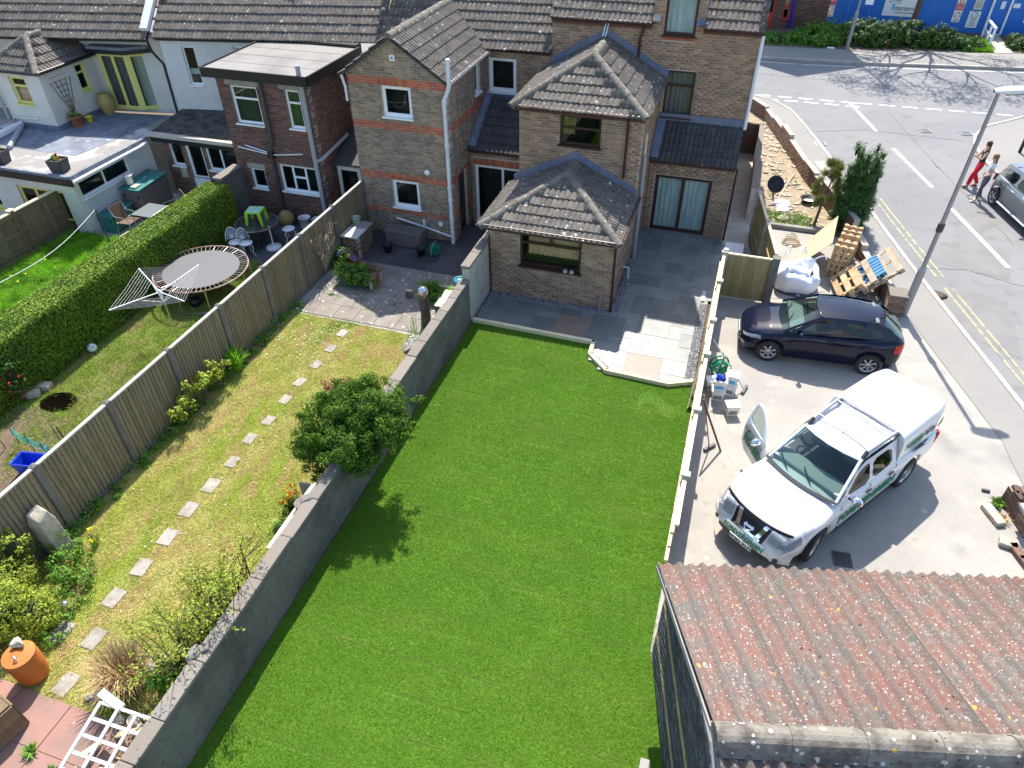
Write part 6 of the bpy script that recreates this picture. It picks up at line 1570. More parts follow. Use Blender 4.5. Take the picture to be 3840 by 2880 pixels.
# handrail
hr = thing('handrail', 'white painted timber handrail by the hoarding path', 'handrail', (12.5, 49.5, 0))
B = MB(); 
for y in (48.7, 49.6, 50.9): B.box(12.45, 12.55, y - .05, y + .05, .1, 1.0)
B.box(12.44, 12.56, 48.64, 51.0, 1.0, 1.08); B.box(12.47, 12.53, 48.7, 50.9, .5, .58); B.build('rail', m_white, hr)
# street tree
st_ = thing('street_tree', 'street tree just coming into leaf in front of the blue hoarding', 'tree', (8.35, 49.4, 0))
B = MB(); ends = []
def limb(p, d, L, r, dep):
    q = p + d * L
    B.tube([p, (p + q) / 2 + Vector((rnd.uniform(-.05, .05), rnd.uniform(-.05, .05), .04)) * L, q], [r, r * .8, r * .6], 6 if dep > 1 else 4)
    if dep == 0: ends.append(q); return
    for k in range(3 if dep > 1 else 4):
        e = (d + Vector((rnd.uniform(-1, 1), rnd.uniform(-1, 1), rnd.uniform(-.25, .6))) * .85).normalized()
        limb(q, e, L * rnd.uniform(.6, .85), r * .58, dep - 1)
B.tube([(8.35, 49.4, 0), (8.4, 49.4, 1.6), (8.45, 49.4, 4.3)], [.19, .16, .14], 10)
limb(Vector((8.45, 49.4, 2.6)), Vector((.85, -.35, .3)).normalized(), 1.6, .06, 3); limb(Vector((8.42, 49.4, 2.3)), Vector((-.9, -.3, .25)).normalized(), 1.3, .05, 3)
for e in [Vector((-.95, -.15, .5)), Vector((.5, .1, .6)), Vector((-.3, -.7, .8)), Vector((-.5, .6, .8)), Vector((-.75, -.45, .75)), Vector((.4, -.5, .8))]:
    limb(Vector((8.45, 49.4, 4.2)), e.normalized(), 2.7, .1, 4)
B.build('trunk', m_bark, st_)
E_ = np.array([tuple(e) for e in ends]); LPp = np.repeat(E_, 9, 0) + NP.normal(size=(len(E_) * 9, 3)) * .3
V, F = leaf_arrays(LPp, NP.normal(size=LPp.shape) + np.array([0, 0, .5]), .15, .6); npmesh('crown', V, F, m_lime, st_)
def lamp(name, lab, x, y, lean, H, arm, bands=True):
    t = thing(name, lab, 'street lamp', (x, y, 0))
    tip = Vector((x + lean[0], y + lean[1], H))
    B = MB(); b = Vector((x, y, 0)); k = .24
    B.tube([b, b + (tip - b) * k], [.1, .1], 12); B.tube([b + (tip - b) * k, b + (tip - b) * (k + .015)], [.1, .062], 12); B.tube([b + (tip - b) * k, tip], [.06, .045], 12)
    B.build('post', m_grey, t)
    p = b + (tip - b) * .43; MB().tube([p, p + (tip - b).normalized() * .22], .085, 12).build('band', m_dgrey, t)
    a = math.atan2(arm[1], arm[0]); L = .78
    M = Matrix.Translation(tip) @ Matrix.Rotation(a, 4, 'Z') @ Matrix.Rotation(-.1, 4, 'Y')
    h = MB(); h.grid(lambda s, u_: (-.1 + L * s, .17 * math.sqrt(max(0, math.sin(PI * min(1, .08 + s * .9)))) * math.cos(2 * PI * u_), .075 * math.sqrt(max(0, math.sin(PI * min(1, .06 + s * .93)))) * math.sin(2 * PI * u_) + .03), 16, 16, M=M)
    h.build('lantern', m_wpipe, t)
    MB().box(.12, .55, -.1, .1, -.05, -.035, M).build('lens', m_lamp, t)
lamp('street_lamp', 'grey street lamp post standing beside the brick pillar', 5.3, 18.72, (.02, -.12), 6.0, (1, .12))
lamp('street_lamp', 'grey lamp post on the far pavement before the laurel bank', 4.9, 46.0, (.1, 0), 8.0, (.1, -1))
MB().box(5.2, 5.6, 46.0, 46.03, 2.35, 2.75).build('street_sign', m_sign, None, label='small white sign plate on the far lamp post', cat='sign')
MB().box(3.85, 4.25, 45.7, 45.9, .11, .17).build('litter', m_sign, None, label='white piece of litter on the far pavement', cat='litter', bevel=.02)
# ================================================================ VEHICLES
def car_shell(h, S, M, paint):
    """lofted lower body. S: x stations -> dict(zb, zs, zc, w, ws)"""
    xs = S['xs']
    n = S.get('n', 9)
    def sect(x):
        zb, zs, zc, w, ws = (S[k](x) for k in ('zb', 'zs', 'zc', 'w', 'ws'))
        H = zs - zb
        zm = max(zb + .02, min(zs - .05, S['zm']))
        pts = [(w - .05, zb), (w - .008, zb + min(.08, H * .2)), (w, zm * .5 + zb * .5 if zm > zb + .1 else zb + H * .3), (w, max(zm, zb + H * .45)), (w - .35 * (w - ws), zb + H * .8), (ws, zs - .02), (ws - .04, zs), (ws * .8, zs + (zc - zs) * .55), (ws * .5, zs + (zc - zs) * .88), (0, zc)]
        return pts
    B = MB(); k = 10
    rows = [sect(x) for x in xs]
    for sgn in (1, -1):
        vs = [(x, sgn * y, z) for x, r in zip(xs, rows) for (y, z) in r]
        fs = [(i * k + j, (i + 1) * k + j, (i + 1) * k + j + 1, i * k + j + 1) for i in range(len(xs) - 1) for j in range(k - 1)]
        B.add(vs, fs, None, True)
        for i in (0, len(xs) - 1):
            r = rows[i]; B.add([(xs[i], sgn * y, z) for y, z in r] + [(xs[i], 0, r[0][1])], [tuple(range(k + 1))], None)
    bm = bmesh.new(); me = bpy.data.meshes.new('t'); me.from_pydata(B.v, [], B.f); bm.from_mesh(me)
    bmesh.ops.remove_doubles(bm, verts=bm.verts, dist=.0008)
    bmesh.ops.recalc_face_normals(bm, faces=bm.faces)
    for f in bm.faces: f.smooth = len(f.verts) < 6
    bm.to_mesh(me); bm.free(); me.name = 'body'; me.materials.append(paint)
    return link('body', me, h, M)
def interp(tab):
    X = [a for a, b in tab]; Y = [b for a, b in tab]
    return lambda x: float(np.interp(x, X, Y))
def archz(base, wheels, r):
    def f(x):
        z = base(x)
        for wx in wheels:
            d = abs(x - wx)
            if d < r: z = max(z, .31 + math.sqrt(r * r - d * d))
        return z
    return f
def holed(outer, holes, fn):
    """triangulated flat outline with holes, mapped by fn(a,b)->(x,y,z)"""
    bm = bmesh.new(); ed = []
    for loop in [outer] + holes:
        vs = [bm.verts.new((a, b, 0)) for a, b in loop]
        ed += [bm.edges.new((vs[i], vs[(i + 1) % len(vs)])) for i in range(len(vs))]
    bmesh.ops.triangle_fill(bm, use_beauty=True, use_dissolve=False, edges=ed)
    bm.verts.index_update()
    B = MB(); B.add([fn(v.co.x, v.co.y) for v in bm.verts], [tuple(v.index for v in f.verts) for f in bm.faces]); bm.free()
    return B
def smooth_loop(pts, it=2):
    for _ in range(it):
        q = []
        for i in range(len(pts)):
            a, b = pts[i], pts[(i + 1) % len(pts)]
            q += [(a[0] * .82 + b[0] * .18, a[1] * .82 + b[1] * .18), (a[0] * .18 + b[0] * .82, a[1] * .18 + b[1] * .82)]
        pts = q
    return pts
def wheel(h, M, x, y, r, wid, spokes=7, steer=0):
    s = 1 if y > 0 else -1
    W_ = M @ Matrix.Translation((x, y, r)) @ Matrix.Rotation(steer, 4, 'Z') @ Matrix.Rotation(-s * PI / 2, 4, 'X')      # local z points outward
    t = MB().lathe([(r * .66, -wid / 2), (r * .9, -wid / 2), (r * .985, -wid * .4), (r, 0), (r * .985, wid * .4), (r * .9, wid / 2), (r * .66, wid / 2), (r * .64, wid * .3)], 28, caps=False)
    w = t.build('wheel', m_blackr, h, W_)
    R = MB(); R.lathe([(r * .66, wid * .46), (r * .62, wid * .44), (r * .6, wid * .2), (r * .6, -.02)], 28, caps=False)
    for k in range(spokes):
        a = 2 * PI * k / spokes; Mk = Matrix.Rotation(a, 4, 'Z')
        R.prism([(r * .1, -r * .07, wid * .36), (r * .62, -r * .1, wid * .4), (r * .62, r * .1, wid * .4), (r * .1, r * .07, wid * .36)], (0, 0, -.02), Mk)
    R.lathe([(0, wid * .38), (r * .16, wid * .37), (r * .17, wid * .3)], 14)
    R.build('rim', m_alloy, w, W_)
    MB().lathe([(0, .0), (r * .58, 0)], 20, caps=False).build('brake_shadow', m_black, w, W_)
def greenhouse(h, M, G, paint, rear_glass=True):
    """G: side outline (x,z), windows, ysid(x,z), windscreen, roof"""
    ys = G['y']
    for s in (1, -1):
        skip = G.get('skip', {}).get(s, [])
        B = holed(G['side'], [w for w in G['win']], lambda a, b: (a, s * ys(a, b), b))
        B.build('cabin_side', paint, h, M, solid=-.012 * s if False else 0)
        for i, w in enumerate(G['win']):
            if (s, i) in G.get('open', ()): continue
            cx_, cz_ = sum(a for a, b in w) / len(w), sum(b for a, b in w) / len(w)
            wb = [(cx_ + (a - cx_) * 1.02, cz_ + (b - cz_) * 1.02) for a, b in w]
            B = MB(); B.add([(a, s * (ys(a, b) - .006), b) for a, b in wb], [tuple(range(len(wb)))]); B.build('side_window', m_sidegl, h, M)
    # windscreen / rear window / roof as curved grids
    def sheet(name, p0, p1, y0, y1, bow, m, sag, nu=10, nv=14):
        def f(s, t):
            x = p0[0] + (p1[0] - p0[0]) * s; z = p0[1] + (p1[1] - p0[1]) * s
            yy = (y0 + (y1 - y0) * s) * (2 * t - 1)
            c = 1 - (2 * t - 1) ** 2
            return (x + (bow[0] + (bow[1] - bow[0]) * s) * c, yy, z + (sag[0] + (sag[1] - sag[0]) * s) * c + (G.get('rise', 0) * math.sin(PI * s) if name == 'roof' else 0))
        return MB().grid(f, nu, nv).build(name, m, h, M)
    ws, rf, rw_ = G['ws'], G['roof'], G['rw']
    sheet('windscreen', ws[0], ws[1], ws[2], ws[3], (ws[4] * 1.1, ws[4]), m_carglass, (0, rf[4]))
    sheet('roof', rf[0], rf[1], rf[2], rf[3], (ws[4], rw_[4]), paint, (rf[4], rf[4]))
    if rear_glass: sheet('rear_window', rw_[0], rw_[1], rw_[2], rw_[3], (rw_[4], rw_[4]), m_carglass, (rf[4], 0))
    for s in (1, -1):
        B = MB(); B.tube([(ws[0][0], s * ws[2], ws[0][1]), (ws[1][0], s * ws[3], ws[1][1])], .035, 6); B.build('pillar', paint, h, M)
    B = MB(); B.tube([(ws[1][0], -ws[3], ws[1][1]), (ws[1][0] + ws[4] * .75, -ws[3] * .5, ws[1][1] + rf[4] * .75), (ws[1][0] + ws[4], 0, ws[1][1] + rf[4]), (ws[1][0] + ws[4] * .75, ws[3] * .5, ws[1][1] + rf[4] * .75), (ws[1][0], ws[3], ws[1][1])], .02, 6); B.build('header', paint, h, M)
def interior(h, M, x0, x1, xd, z, wid, rows):
    MB().box(x0, x1, -wid, wid, .35, z + (.015 if z < 1.1 else -.035), M).build('cabin_filler', m_black, h)  # added black block up to window level, hides the body shell and its reflections
    MB().box(xd, xd + .4, -wid, wid, z - .1, z + .05, M).build('dashboard', m_dash, h, bevel=.04)
    for xr in rows:
        for s in (-1, 1):
            B = MB(); B.box(xr - .2, xr + .3, s * .37 - .24, s * .37 + .24, z - .35, z - .18, M); B.build('seat', m_seat, h, bevel=.05)
            B = MB(); B.prism([(xr - .12, s * .37 - .23, z - .3), (xr - .28, s * .37 - .2, z + .25), (xr - .28, s * .37 + .2, z + .25), (xr - .12, s * .37 + .23, z - .3)], (-.12, 0, 0), M); B.build('seat_back', m_seat, h)
            B = MB(); B.box(xr - .4, xr - .3, s * .37 - .12, s * .37 + .12, z + .27, z + .42, M); B.build('headrest', m_seat, h, bevel=.03)
    MB().tube([(xd - .1 + .02 * math.sin(a / 8 * PI), -.36 + .18 * math.cos(a / 8 * PI), z + .02 + .17 * math.sin(a / 8 * PI)) for a in range(16)], .016, 6, closed=True).build('steering_wheel', m_black, h, M)
def stations(x0, x1, wheels, r, extra=()):
    xs = set(np.linspace(x0, x1, 34).round(3))
    for w in wheels:
        for k in range(0, 25): xs.add(round(w + r * math.cos(PI * k / 24), 4)); 
        xs.add(round(w - r - .002, 4)); xs.add(round(w + r + .002, 4))
    xs |= set(extra)
    return sorted(x for x in xs if x0 <= x <= x1)
def bmesh_solid(o, t):
    bm = bmesh.new(); bm.from_mesh(o.data); bmesh.ops.solidify(bm, geom=bm.faces[:], thickness=t); bm.to_mesh(o.data); bm.free()

def patch(name, h, M, S, x0, x1, zlo, zhi, s, off, m, n=8):
    def ys(x, z):
        zb, zs, w, ws_ = S['zb'](x), S['zs'](x), S['w'](x), S['ws'](x)
        return float(np.interp(z, [zb, max(S['zm'], zb + (zs - zb) * .45), zb + (zs - zb) * .8 + .01, zs - .01, zs + .02], [w - .02, w, w - .35 * (w - ws_), ws_, ws_ - .06]))
    def f(u_, v_):
        x = x0 + (x1 - x0) * u_; z = zlo(u_) + (zhi(u_) - zlo(u_)) * v_
        return (x, s * (ys(x, z) + off), z)
    return MB().grid(f, n, 5).build(name, m, h, M)
# ---- dark blue hatchback
hb = thing('parked_car', 'dark blue five door hatchback parked nose towards the fence', 'car', (2.9, 16.32, 0), PI + .06)
M = MW[hb] @ Matrix.Scale(.955, 4)
WH = (1.235, -1.235); RA = .355
base = interp([(-1.99, .42), (-1.9, .3), (-1.7, .22), (1.6, .2), (1.85, .22), (1.98, .34)])
S = dict(xs=stations(-1.98, 1.98, WH, RA), zb=archz(base, WH, RA), zm=.55,
         zs=interp([(-1.98, .9), (-1.9, 1.02), (-1.6, 1.03), (-.9, .99), (.5, .93), (.85, .92), (1.3, .86), (1.7, .76), (1.9, .66), (1.98, .56)]),
         zc=interp([(-1.98, .92), (-1.9, 1.05), (-1.6, 1.06), (-.9, 1.0), (.5, .97), (.85, 1.0), (1.3, .93), (1.7, .82), (1.9, .7), (1.98, .6)]),
         w=interp([(-1.98, .54), (-1.94, .64), (-1.85, .74), (-1.65, .81), (-1.3, .835), (-.8, .84), (.9, .84), (1.4, .82), (1.7, .76), (1.88, .64), (1.98, .5)]),
         ws=interp([(-1.98, .48), (-1.94, .56), (-1.85, .65), (-1.6, .73), (-.8, .79), (.5, .79), (.9, .74), (1.4, .7), (1.7, .64), (1.88, .54), (1.98, .44)]))
car_shell(hb, S, M, m_bcar)
w1 = smooth_loop([(.62, .97), (-.22, 1.0), (-.22, 1.36), (.1, 1.36), (.35, 1.2)]); w2 = smooth_loop([(-.32, 1.0), (-1.0, 1.03), (-1.0, 1.2), (-.85, 1.34), (-.32, 1.36)])
w3 = smooth_loop([(-1.1, 1.05), (-1.42, 1.08), (-1.3, 1.2), (-1.1, 1.27)], 1)
Gh = dict(side=[(.86, .93), (-1.8, 1.03), (-1.74, 1.1), (-1.52, 1.29), (-1.3, 1.375), (-1.0, 1.415), (-.6, 1.435), (-.2, 1.435), (.1, 1.41), (.5, 1.19)], win=[w1, w2, w3],
          y=lambda x, z: .785 - (z - .95) * .44 - max(0, -x - .9) * .16 - max(0, x) * .05,
          ws=((.95, .97), (.12, 1.4), .72, .55, .12), roof=((.12, 1.4), (-1.34, 1.36), .55, .5, .05), rise=.035, rw=((-1.36, 1.355), (-1.86, 1.04), .49, .55, -.07))
greenhouse(hb, M, Gh, m_bcar)
interior(hb, M, -1.6, .75, .45, 1.0, .68, (.05, -.85))
for x in WH:
    for s in (1, -1): wheel(hb, M, x, s * .74, .31, .2, 7)
for s in (1, -1):
    patch('headlight', hb, M, S, 1.5, 1.93, lambda u_: .66 - .07 * u_, lambda u_: .76 - .12 * u_, s, .008, m_lamp)
    patch('fog_light', hb, M, S, 1.86, 1.96, lambda u_: .36, lambda u_: .44, s, .008, m_lamp, 4)
    patch('tail_light', hb, M, S, -1.97, -1.72, lambda u_: .72, lambda u_: .97 - .04 * u_, s, .01, m_tail)
    B = MB(); B.tube([(.55, s * .8, .98), (.57, s * .9, 1.0)], .03, 6); B.build('mirror_arm', m_black, hb, M)
    B = MB(); B.grid(lambda u_, v_: (.57 + .07 * math.sin(PI * u_) * math.cos(2 * PI * v_), s * (.93 + .1 * math.cos(PI * u_)), 1.02 + .065 * math.sin(PI * u_) * math.sin(2 * PI * v_)), 8, 10); B.build('mirror', m_bcar, hb, M)
    for x in (-.1, -.95): MB().tube([(x, s * .845, .87), (x - .2, s * .85, .88)], .016, 6).build('door_handle', m_bcar, hb, M)
    for pts in ([(.72, s * .835, .35), (.72, s * .83, .9)], [(-.28, s * .843, .3), (-.28, s * .83, .95)]): MB().tube(pts, .006, 4).build('door_seam', m_black, hb, M)
    MB().tube([(.85, s * .842, .5), (-.85, s * .846, .52)], .014, 5).build('side_strip', m_black, hb, M)
MB().box(1.93, 2.0, -.42, .42, .52, .58, M).build('grille', m_black, hb, bevel=.01); MB().box(1.93, 2.0, -.48, .48, .25, .36, M).build('lower_grille', m_black, hb, bevel=.01)
MB().box(2.0, 2.012, -.26, .26, .4, .5, M).build('number_plate', m_sign, hb); MB().lathe([(0, 0), (.045, 0), (.045, .01)], 14, M @ Matrix.Translation((2.0, 0, .6)) @ Matrix.Rotation(PI / 2, 4, 'Y')).build('badge', m_chrome, hb)
MB().tube([(-1.35, 0, 1.44), (-1.6, 0, 1.62)], .008, 5).build('aerial', m_black, hb, M)
for s in (-.3, .25): MB().tube([(.9, s + .2, 1.03), (.72, s - .25, 1.12)], .01, 5).build('wiper', m_black, hb, M)
V, F = cloud([((-.75, .5, 1.08), (.18, .1, .14))], 260, .14, 12, .07); V = V @ np.array(M)[:3, :3].T + np.array(M)[:3, 3]
npmesh('green_bag', V, F, m_greenr, hb)

# ---- white pickup
HD = math.atan2(-.81, -.587)
pk = thing('pickup_truck', 'white double cab pickup truck with hardtop and open driver door', 'truck', (3.0, 11.2, 0), HD)
M = MW[pk] @ Matrix.Scale(.96, 4)
WH = (1.6, -1.6); RA = .43
base = interp([(-2.55, .62), (-2.5, .5), (-2.0, .42), (-1.2, .36), (1.1, .36), (2.1, .42), (2.4, .34), (2.6, .4)])
def arch2(x):
    z = base(x)
    for wx in WH:
        d = abs(x - wx)
        if d < RA: z = max(z, .38 + math.sqrt(RA * RA - d * d))
    return z
S = dict(xs=stations(-2.55, 2.6, WH, RA, (2.2, 2.42, 2.44, 2.52)), zb=arch2, zm=.75,
         zs=interp([(-2.55, 1.05), (-.95, 1.1), (.75, 1.1), (1.0, 1.1), (1.8, 1.06), (2.2, .98), (2.42, .9), (2.52, .72), (2.6, .58)]),
         zc=interp([(-2.55, 1.05), (-.95, 1.1), (.75, 1.14), (1.0, 1.18), (1.8, 1.14), (2.2, 1.05), (2.44, .93), (2.52, .74), (2.6, .6)]),
         w=interp([(-2.55, .86), (-2.4, .91), (-1.0, .92), (.9, .92), (1.6, .925), (2.1, .9), (2.4, .82), (2.52, .74), (2.6, .62)]),
         ws=interp([(-2.55, .84), (-2.4, .87), (.7, .87), (1.0, .85), (1.8, .82), (2.2, .77), (2.42, .68), (2.52, .64), (2.6, .56)]))
car_shell(pk, S, M, m_wcar)
w1 = smooth_loop([(.82, 1.17), (.08, 1.17), (.08, 1.6), (.32, 1.6), (.5, 1.5)], 1); w2 = smooth_loop([(-.02, 1.17), (-.72, 1.2), (-.66, 1.58), (-.02, 1.6)], 1)
Gp = dict(side=[(1.02, 1.1), (-.86, 1.1), (-.84, 1.67), (.25, 1.7), (.5, 1.6)], win=[w1, w2], open={(-1, 0)},
          y=lambda x, z: .865 - (z - 1.1) * .3 - max(0, x - .3) * .06,
          ws=((1.08, 1.13), (.3, 1.69), .78, .62, .16), roof=((.3, 1.69), (-.86, 1.69), .64, .66, .06), rise=.03, rw=((-.86, 1.67), (-.87, 1.15), .6, .7, 0))
greenhouse(pk, M, Gp, m_wcar, False)
interior(pk, M, -.8, .95, .6, 1.2, .75, (.15, -.55))
# canopy
def can(s, t):
    x = -.9 - 1.7 * s
    th = PI * t
    wv = .845 - .02 * s - .1 * max(0, s - .82) / .18 * .6
    zt = 1.82 - .1 * max(0, s - .75) / .25 ** 1 * .25
    c, sn = math.cos(th), math.sin(th)
    e = .28
    return (x - (.0 if s < 1 else 0), wv * (1 if c > 0 else -1) * abs(c) ** e, 1.1 + (zt - 1.1) * abs(sn) ** (.34))
CB = MB(); CB.grid(can, 16, 44)
CB.add([can(0, t / 44) for t in range(45)], [tuple(range(45))]); CB.add([can(1, t / 44) for t in range(45)], [tuple(range(44, -1, -1))])
CB.build('hardtop', m_wcar, pk, M)
MB().box(-2.62, -2.54, -.8, .8, .62, 1.05, M).build('tailgate', m_wcar, pk, bevel=.02); MB().box(-2.72, -2.56, -.85, .85, .42, .58, M).build('rear_bumper', m_chrome, pk, bevel=.03)
for x in WH:
    for s in (1, -1): wheel(pk, M, x, s * .8, .38, .26, 6, .18 if x > 0 else 0)
for s in (1, -1):
    MB().box(-1.0, 1.0, s * .83 - .07, s * .83 + .07, .3, .36, M).build('side_step', m_black, pk)
    B = MB(); B.prism([(-2.5, s * .86, .72), (-2.58, s * .8, .72), (-2.58, s * .8, 1.04), (-2.5, s * .88, 1.04)], (-.03, s * .025, 0), M); B.build('tail_light', m_tail, pk)
    # roof bar
    r0, r1 = (.12, s * .6, 1.8), (-.82, s * .64, 1.82)
    MB().tube([r0, r1], .042, 8).build('roof_rail', m_grey, pk, M)
    for p in (r0, r1): MB().tube([(p[0] + .1 * (1 if p == r0 else -1), p[1], 1.7), (p[0], p[1], 1.8)], .045, 7).build('rail_foot', m_dgrey, pk, M)
    # mirrors
    mx, my, mz = (.78, s * 1.02, 1.2)
    if s == 1:
        MB().tube([(.78, .86, 1.16), (mx, my, mz)], .03, 6).build('mirror_arm', m_black, pk, M)
        B = MB(); B.grid(lambda u_, v_: (mx + .08 * math.sin(PI * u_) * math.cos(2 * PI * v_), my + .12 * math.cos(PI * u_), mz + .1 * math.sin(PI * u_) * math.sin(2 * PI * v_)), 8, 12); B.build('mirror', m_chrome, pk, M)
    # door details
    for x in ((0.0, -.78) if s == 1 else (-.78,)):
        MB().box(x + .04, x + .2, s * .925 - .012, s * .925 + .012, .97, 1.02, M).build('door_handle', m_black, pk, bevel=.008)
    for x in (.98, .03, -.88): MB().tube([(x, s * .927, .45), (x, s * .88, 1.1)], .006, 4).build('door_seam', m_dgrey, pk, M)
    patch('headlight', pk, M, S, 2.12, 2.5, lambda u_: .8 - .1 * u_, lambda u_: .96 - .16 * u_, s, .008, m_lamp)
    MB().grid(lambda u_, v_: (2.4 + .15 * u_, s * (.44 + .24 * v_ - .04 * u_), S['zc'](2.4 + .15 * u_) - .02 * (.44 + .24 * v_) ** 2 + .014), 6, 6).build('headlight', m_lamp, pk, M)
    MB().lathe([(0, .02), (.05, .015), (.055, 0)], 12, M @ Matrix.Translation((2.56, s * .7, .46)) @ Matrix.Rotation(s * .5, 4, 'Z') @ Matrix.Rotation(PI / 2, 4, 'Y')).build('fog_light', m_dgrey, pk)
    MB().grid(lambda u_, v_: (2.42 + .17 * u_, s * (.27 + .085 * v_ - .1 * u_), S['zc'](2.42 + .17 * u_) + .022), 6, 3).build('grille_strut', m_chrome, pk, M)
MB().grid(lambda u_, v_: (2.42 + .17 * u_, .41 * (2 * v_ - 1) * (1 - .12 * u_), S['zc'](2.42 + .17 * u_) - .012 * (2 * v_ - 1) ** 2 + .014), 8, 12).build('grille', m_black, pk, M)
MB().grid(lambda u_, v_: (2.57 + .03 * u_, .3 * (2 * v_ - 1), S['zc'](2.57 + .03 * u_) + .022), 3, 8).build('grille_bar', m_chrome, pk, M)
E_ = M @ Matrix.Translation((2.53, 0, .755)) @ Matrix.Rotation(.5, 4, 'Y')
MB().tube([(.085 * math.cos(a / 10 * PI), .085 * math.sin(a / 10 * PI), .012) for a in range(20)], .016, 6, closed=True).build('badge', m_chrome, pk, E_); MB().box(-.022, .022, -.11, .11, .0, .026, E_).build('badge_bar', m_chrome, pk)
MB().grid(lambda s_, t: (2.23 + .15 * (1 - abs(2 * t - 1) ** 2.2) + .06 * s_, .76 * (2 * t - 1), S['zc'](2.23 + .15 * (1 - abs(2 * t - 1) ** 2.2) + .06 * s_) - .05 * (2 * t - 1) ** 2 + .016 + .03 * math.sin(PI * s_)), 5, 24).build('bonnet_deflector', m_black, pk, M)
bx_ = lambda y: 2.65 - .3 * abs(y / .9) ** 3.2
MB().grid(lambda u_, v_: (bx_(.9 * (2 * u_ - 1)) + .03 * math.sin(PI * v_) - .09 * max(0, v_ - .6), .9 * (2 * u_ - 1), .36 + .27 * v_), 26, 8).build('bumper', m_wcar, pk, M)
MB().grid(lambda u_, v_: (bx_(.6 * (2 * u_ - 1)) + .036, .6 * (2 * u_ - 1), .35 + .13 * v_ * (1 - .5 * abs(2 * u_ - 1) ** 4)), 18, 3).build('lower_grille', m_black, pk, M)
PF = lambda x, y, z, tilt=0: M @ Matrix.Translation((x, y, z)) @ Matrix(((0, 0, 1, 0), (1, 0, 0, 0), (0, 1, 0, 0), (0, 0, 0, 1))) @ Matrix.Rotation(-tilt, 4, 'X')
npl = MB().box(2.69, 2.705, -.26, .26, .375, .485, M).build('number_plate', m_sign, pk)
text('DN62 XLH', .11, PF(2.708, 0, .43), m_ink, npl, ext=.003, bold=.003)
o = text('FOREVERGREEN', .135, PF(2.675, 0, .565, .45), m_tgreen, pk, ext=.004, sx=.95, bold=.004)
for v in o.data.vertices: v.co.z -= .3 * abs(v.co.x / .9) ** 3.2 - .012
def side_text(body, size, x, z, s, y, **k):
    # readable from outside on side s (1 = left side of the truck, -1 = right side)
    R = Matrix(((-1, 0, 0, 0), (0, 0, 1, 0), (0, 1, 0, 0), (0, 0, 0, 1))) if s == 1 else Matrix(((1, 0, 0, 0), (0, 0, -1, 0), (0, 1, 0, 0), (0, 0, 0, 1)))
    return text(body, size, M @ Matrix.Translation((x, s * y, z)) @ R, m_tgreen, pk, **k)
side_text('FOREVERGREEN', .29, .05, .72, 1, .93, ext=.003, sx=.93, bold=.008)
side_text('FOREVER', .22, -1.42, 1.38, 1, .858, ext=.004, sx=.72, bold=.004)
o = side_text('RESIN', .22, -2.0, 1.38, 1, .856, ext=.004, sx=.72); o.data.materials[0] = m_ink
for i, tx in enumerate(['Resin Driveways', 'Artificial Grass', 'Landscaping', 'Tel. enquiries']):
    o = side_text('- ' + tx, .075, -1.65 - .12 * (i % 2), 1.2 - .055 * i, 1, .886, ext=.004); o.data.materials[0] = m_ink
B = MB()
for k in range(3): B.prism([(-2.32 - k * .04, .848, 1.3 + k * .03), (-2.36 - k * .04, .848, 1.3 + k * .03), (-2.42, .845, 1.52 - k * .02)], (0, .012, 0), M)
B.build('leaf_emblem', m_tgreen, pk)
MB().tube([(.0, 0, 1.77), (-.1, 0, 1.9)], .008, 5).build('aerial', m_black, pk, M)
for y in (.25, -.3): MB().tube([(1.16, y + .4, 1.15), (1.12, y, 1.16), (.9, y - .35, 1.3)], .012, 5).build('wiper', m_black, pk, M)
MB().grid(lambda s_, t: (1.06 + .1 * s_ + .16 * (1 - (2 * t - 1) ** 2), .82 * (2 * t - 1), 1.165 + .012 * s_ + .02 * (1 - (2 * t - 1) ** 2)), 3, 14).build('scuttle', m_black, pk, M)
for x in (-.05, -.72): MB().tube([(x, -.62, 1.83), (x, .62, 1.83)], .02, 6).build('cross_bar', m_steel, pk, M)
# open driver door (right hand side), hinged at x = 1.0
DH = M @ Matrix.Translation((1.0, -.93, 0)) @ Matrix.Rotation(math.radians(62), 4, 'Z') @ Matrix.Translation((-1.0, .93, 0))
dr = MB()
DO = smooth_loop([(1.0, .42), (.04, .42), (.03, 1.12), (.06, 1.63), (.34, 1.64), (.55, 1.52), (.98, 1.12)], 1)
B = holed(DO, [w1], lambda a, b: (a, -.925 + (max(0, b - 1.05)) * .26, b))
door = B.build('door', m_wcar, pk, DH, label='open white front door with green lettering'); 
bmesh_solid(door, .05)
B = MB(); B.add([(a, -.93 + (b - 1.05) * .26 + .03, b) for a, b in w1], [tuple(range(len(w1)))]); B.build('door_window', m_carglass, door, DH)
B = MB(); B.grid(lambda u_, v_: (.8 + .08 * math.sin(PI * u_) * math.cos(2 * PI * v_), -1.06 + .12 * math.cos(PI * u_), 1.2 + .1 * math.sin(PI * u_) * math.sin(2 * PI * v_)), 8, 12); B.build('door_mirror', m_chrome, door, DH)
MB().box(.1, .95, -.915, -.875, .5, 1.05, DH).build('door_trim', m_dash, door)
MB().box(.1, .26, -.945, -.92, .97, 1.02, DH).build('door_handle', m_black, door)
tx = text('RGREEN', .33, DH @ Matrix.Translation((.55, -.935, .74)) @ Matrix(((1, 0, 0, 0), (0, 0, -1, 0), (0, 1, 0, 0), (0, 0, 0, 1))), m_tgreen, door, ext=.003, sx=.72, bold=.006)
# black box stands for the shade inside the open doorway
MB().box(.08, .95, -.88, -.8, .45, 1.08, M).build('door_sill', m_black, pk)

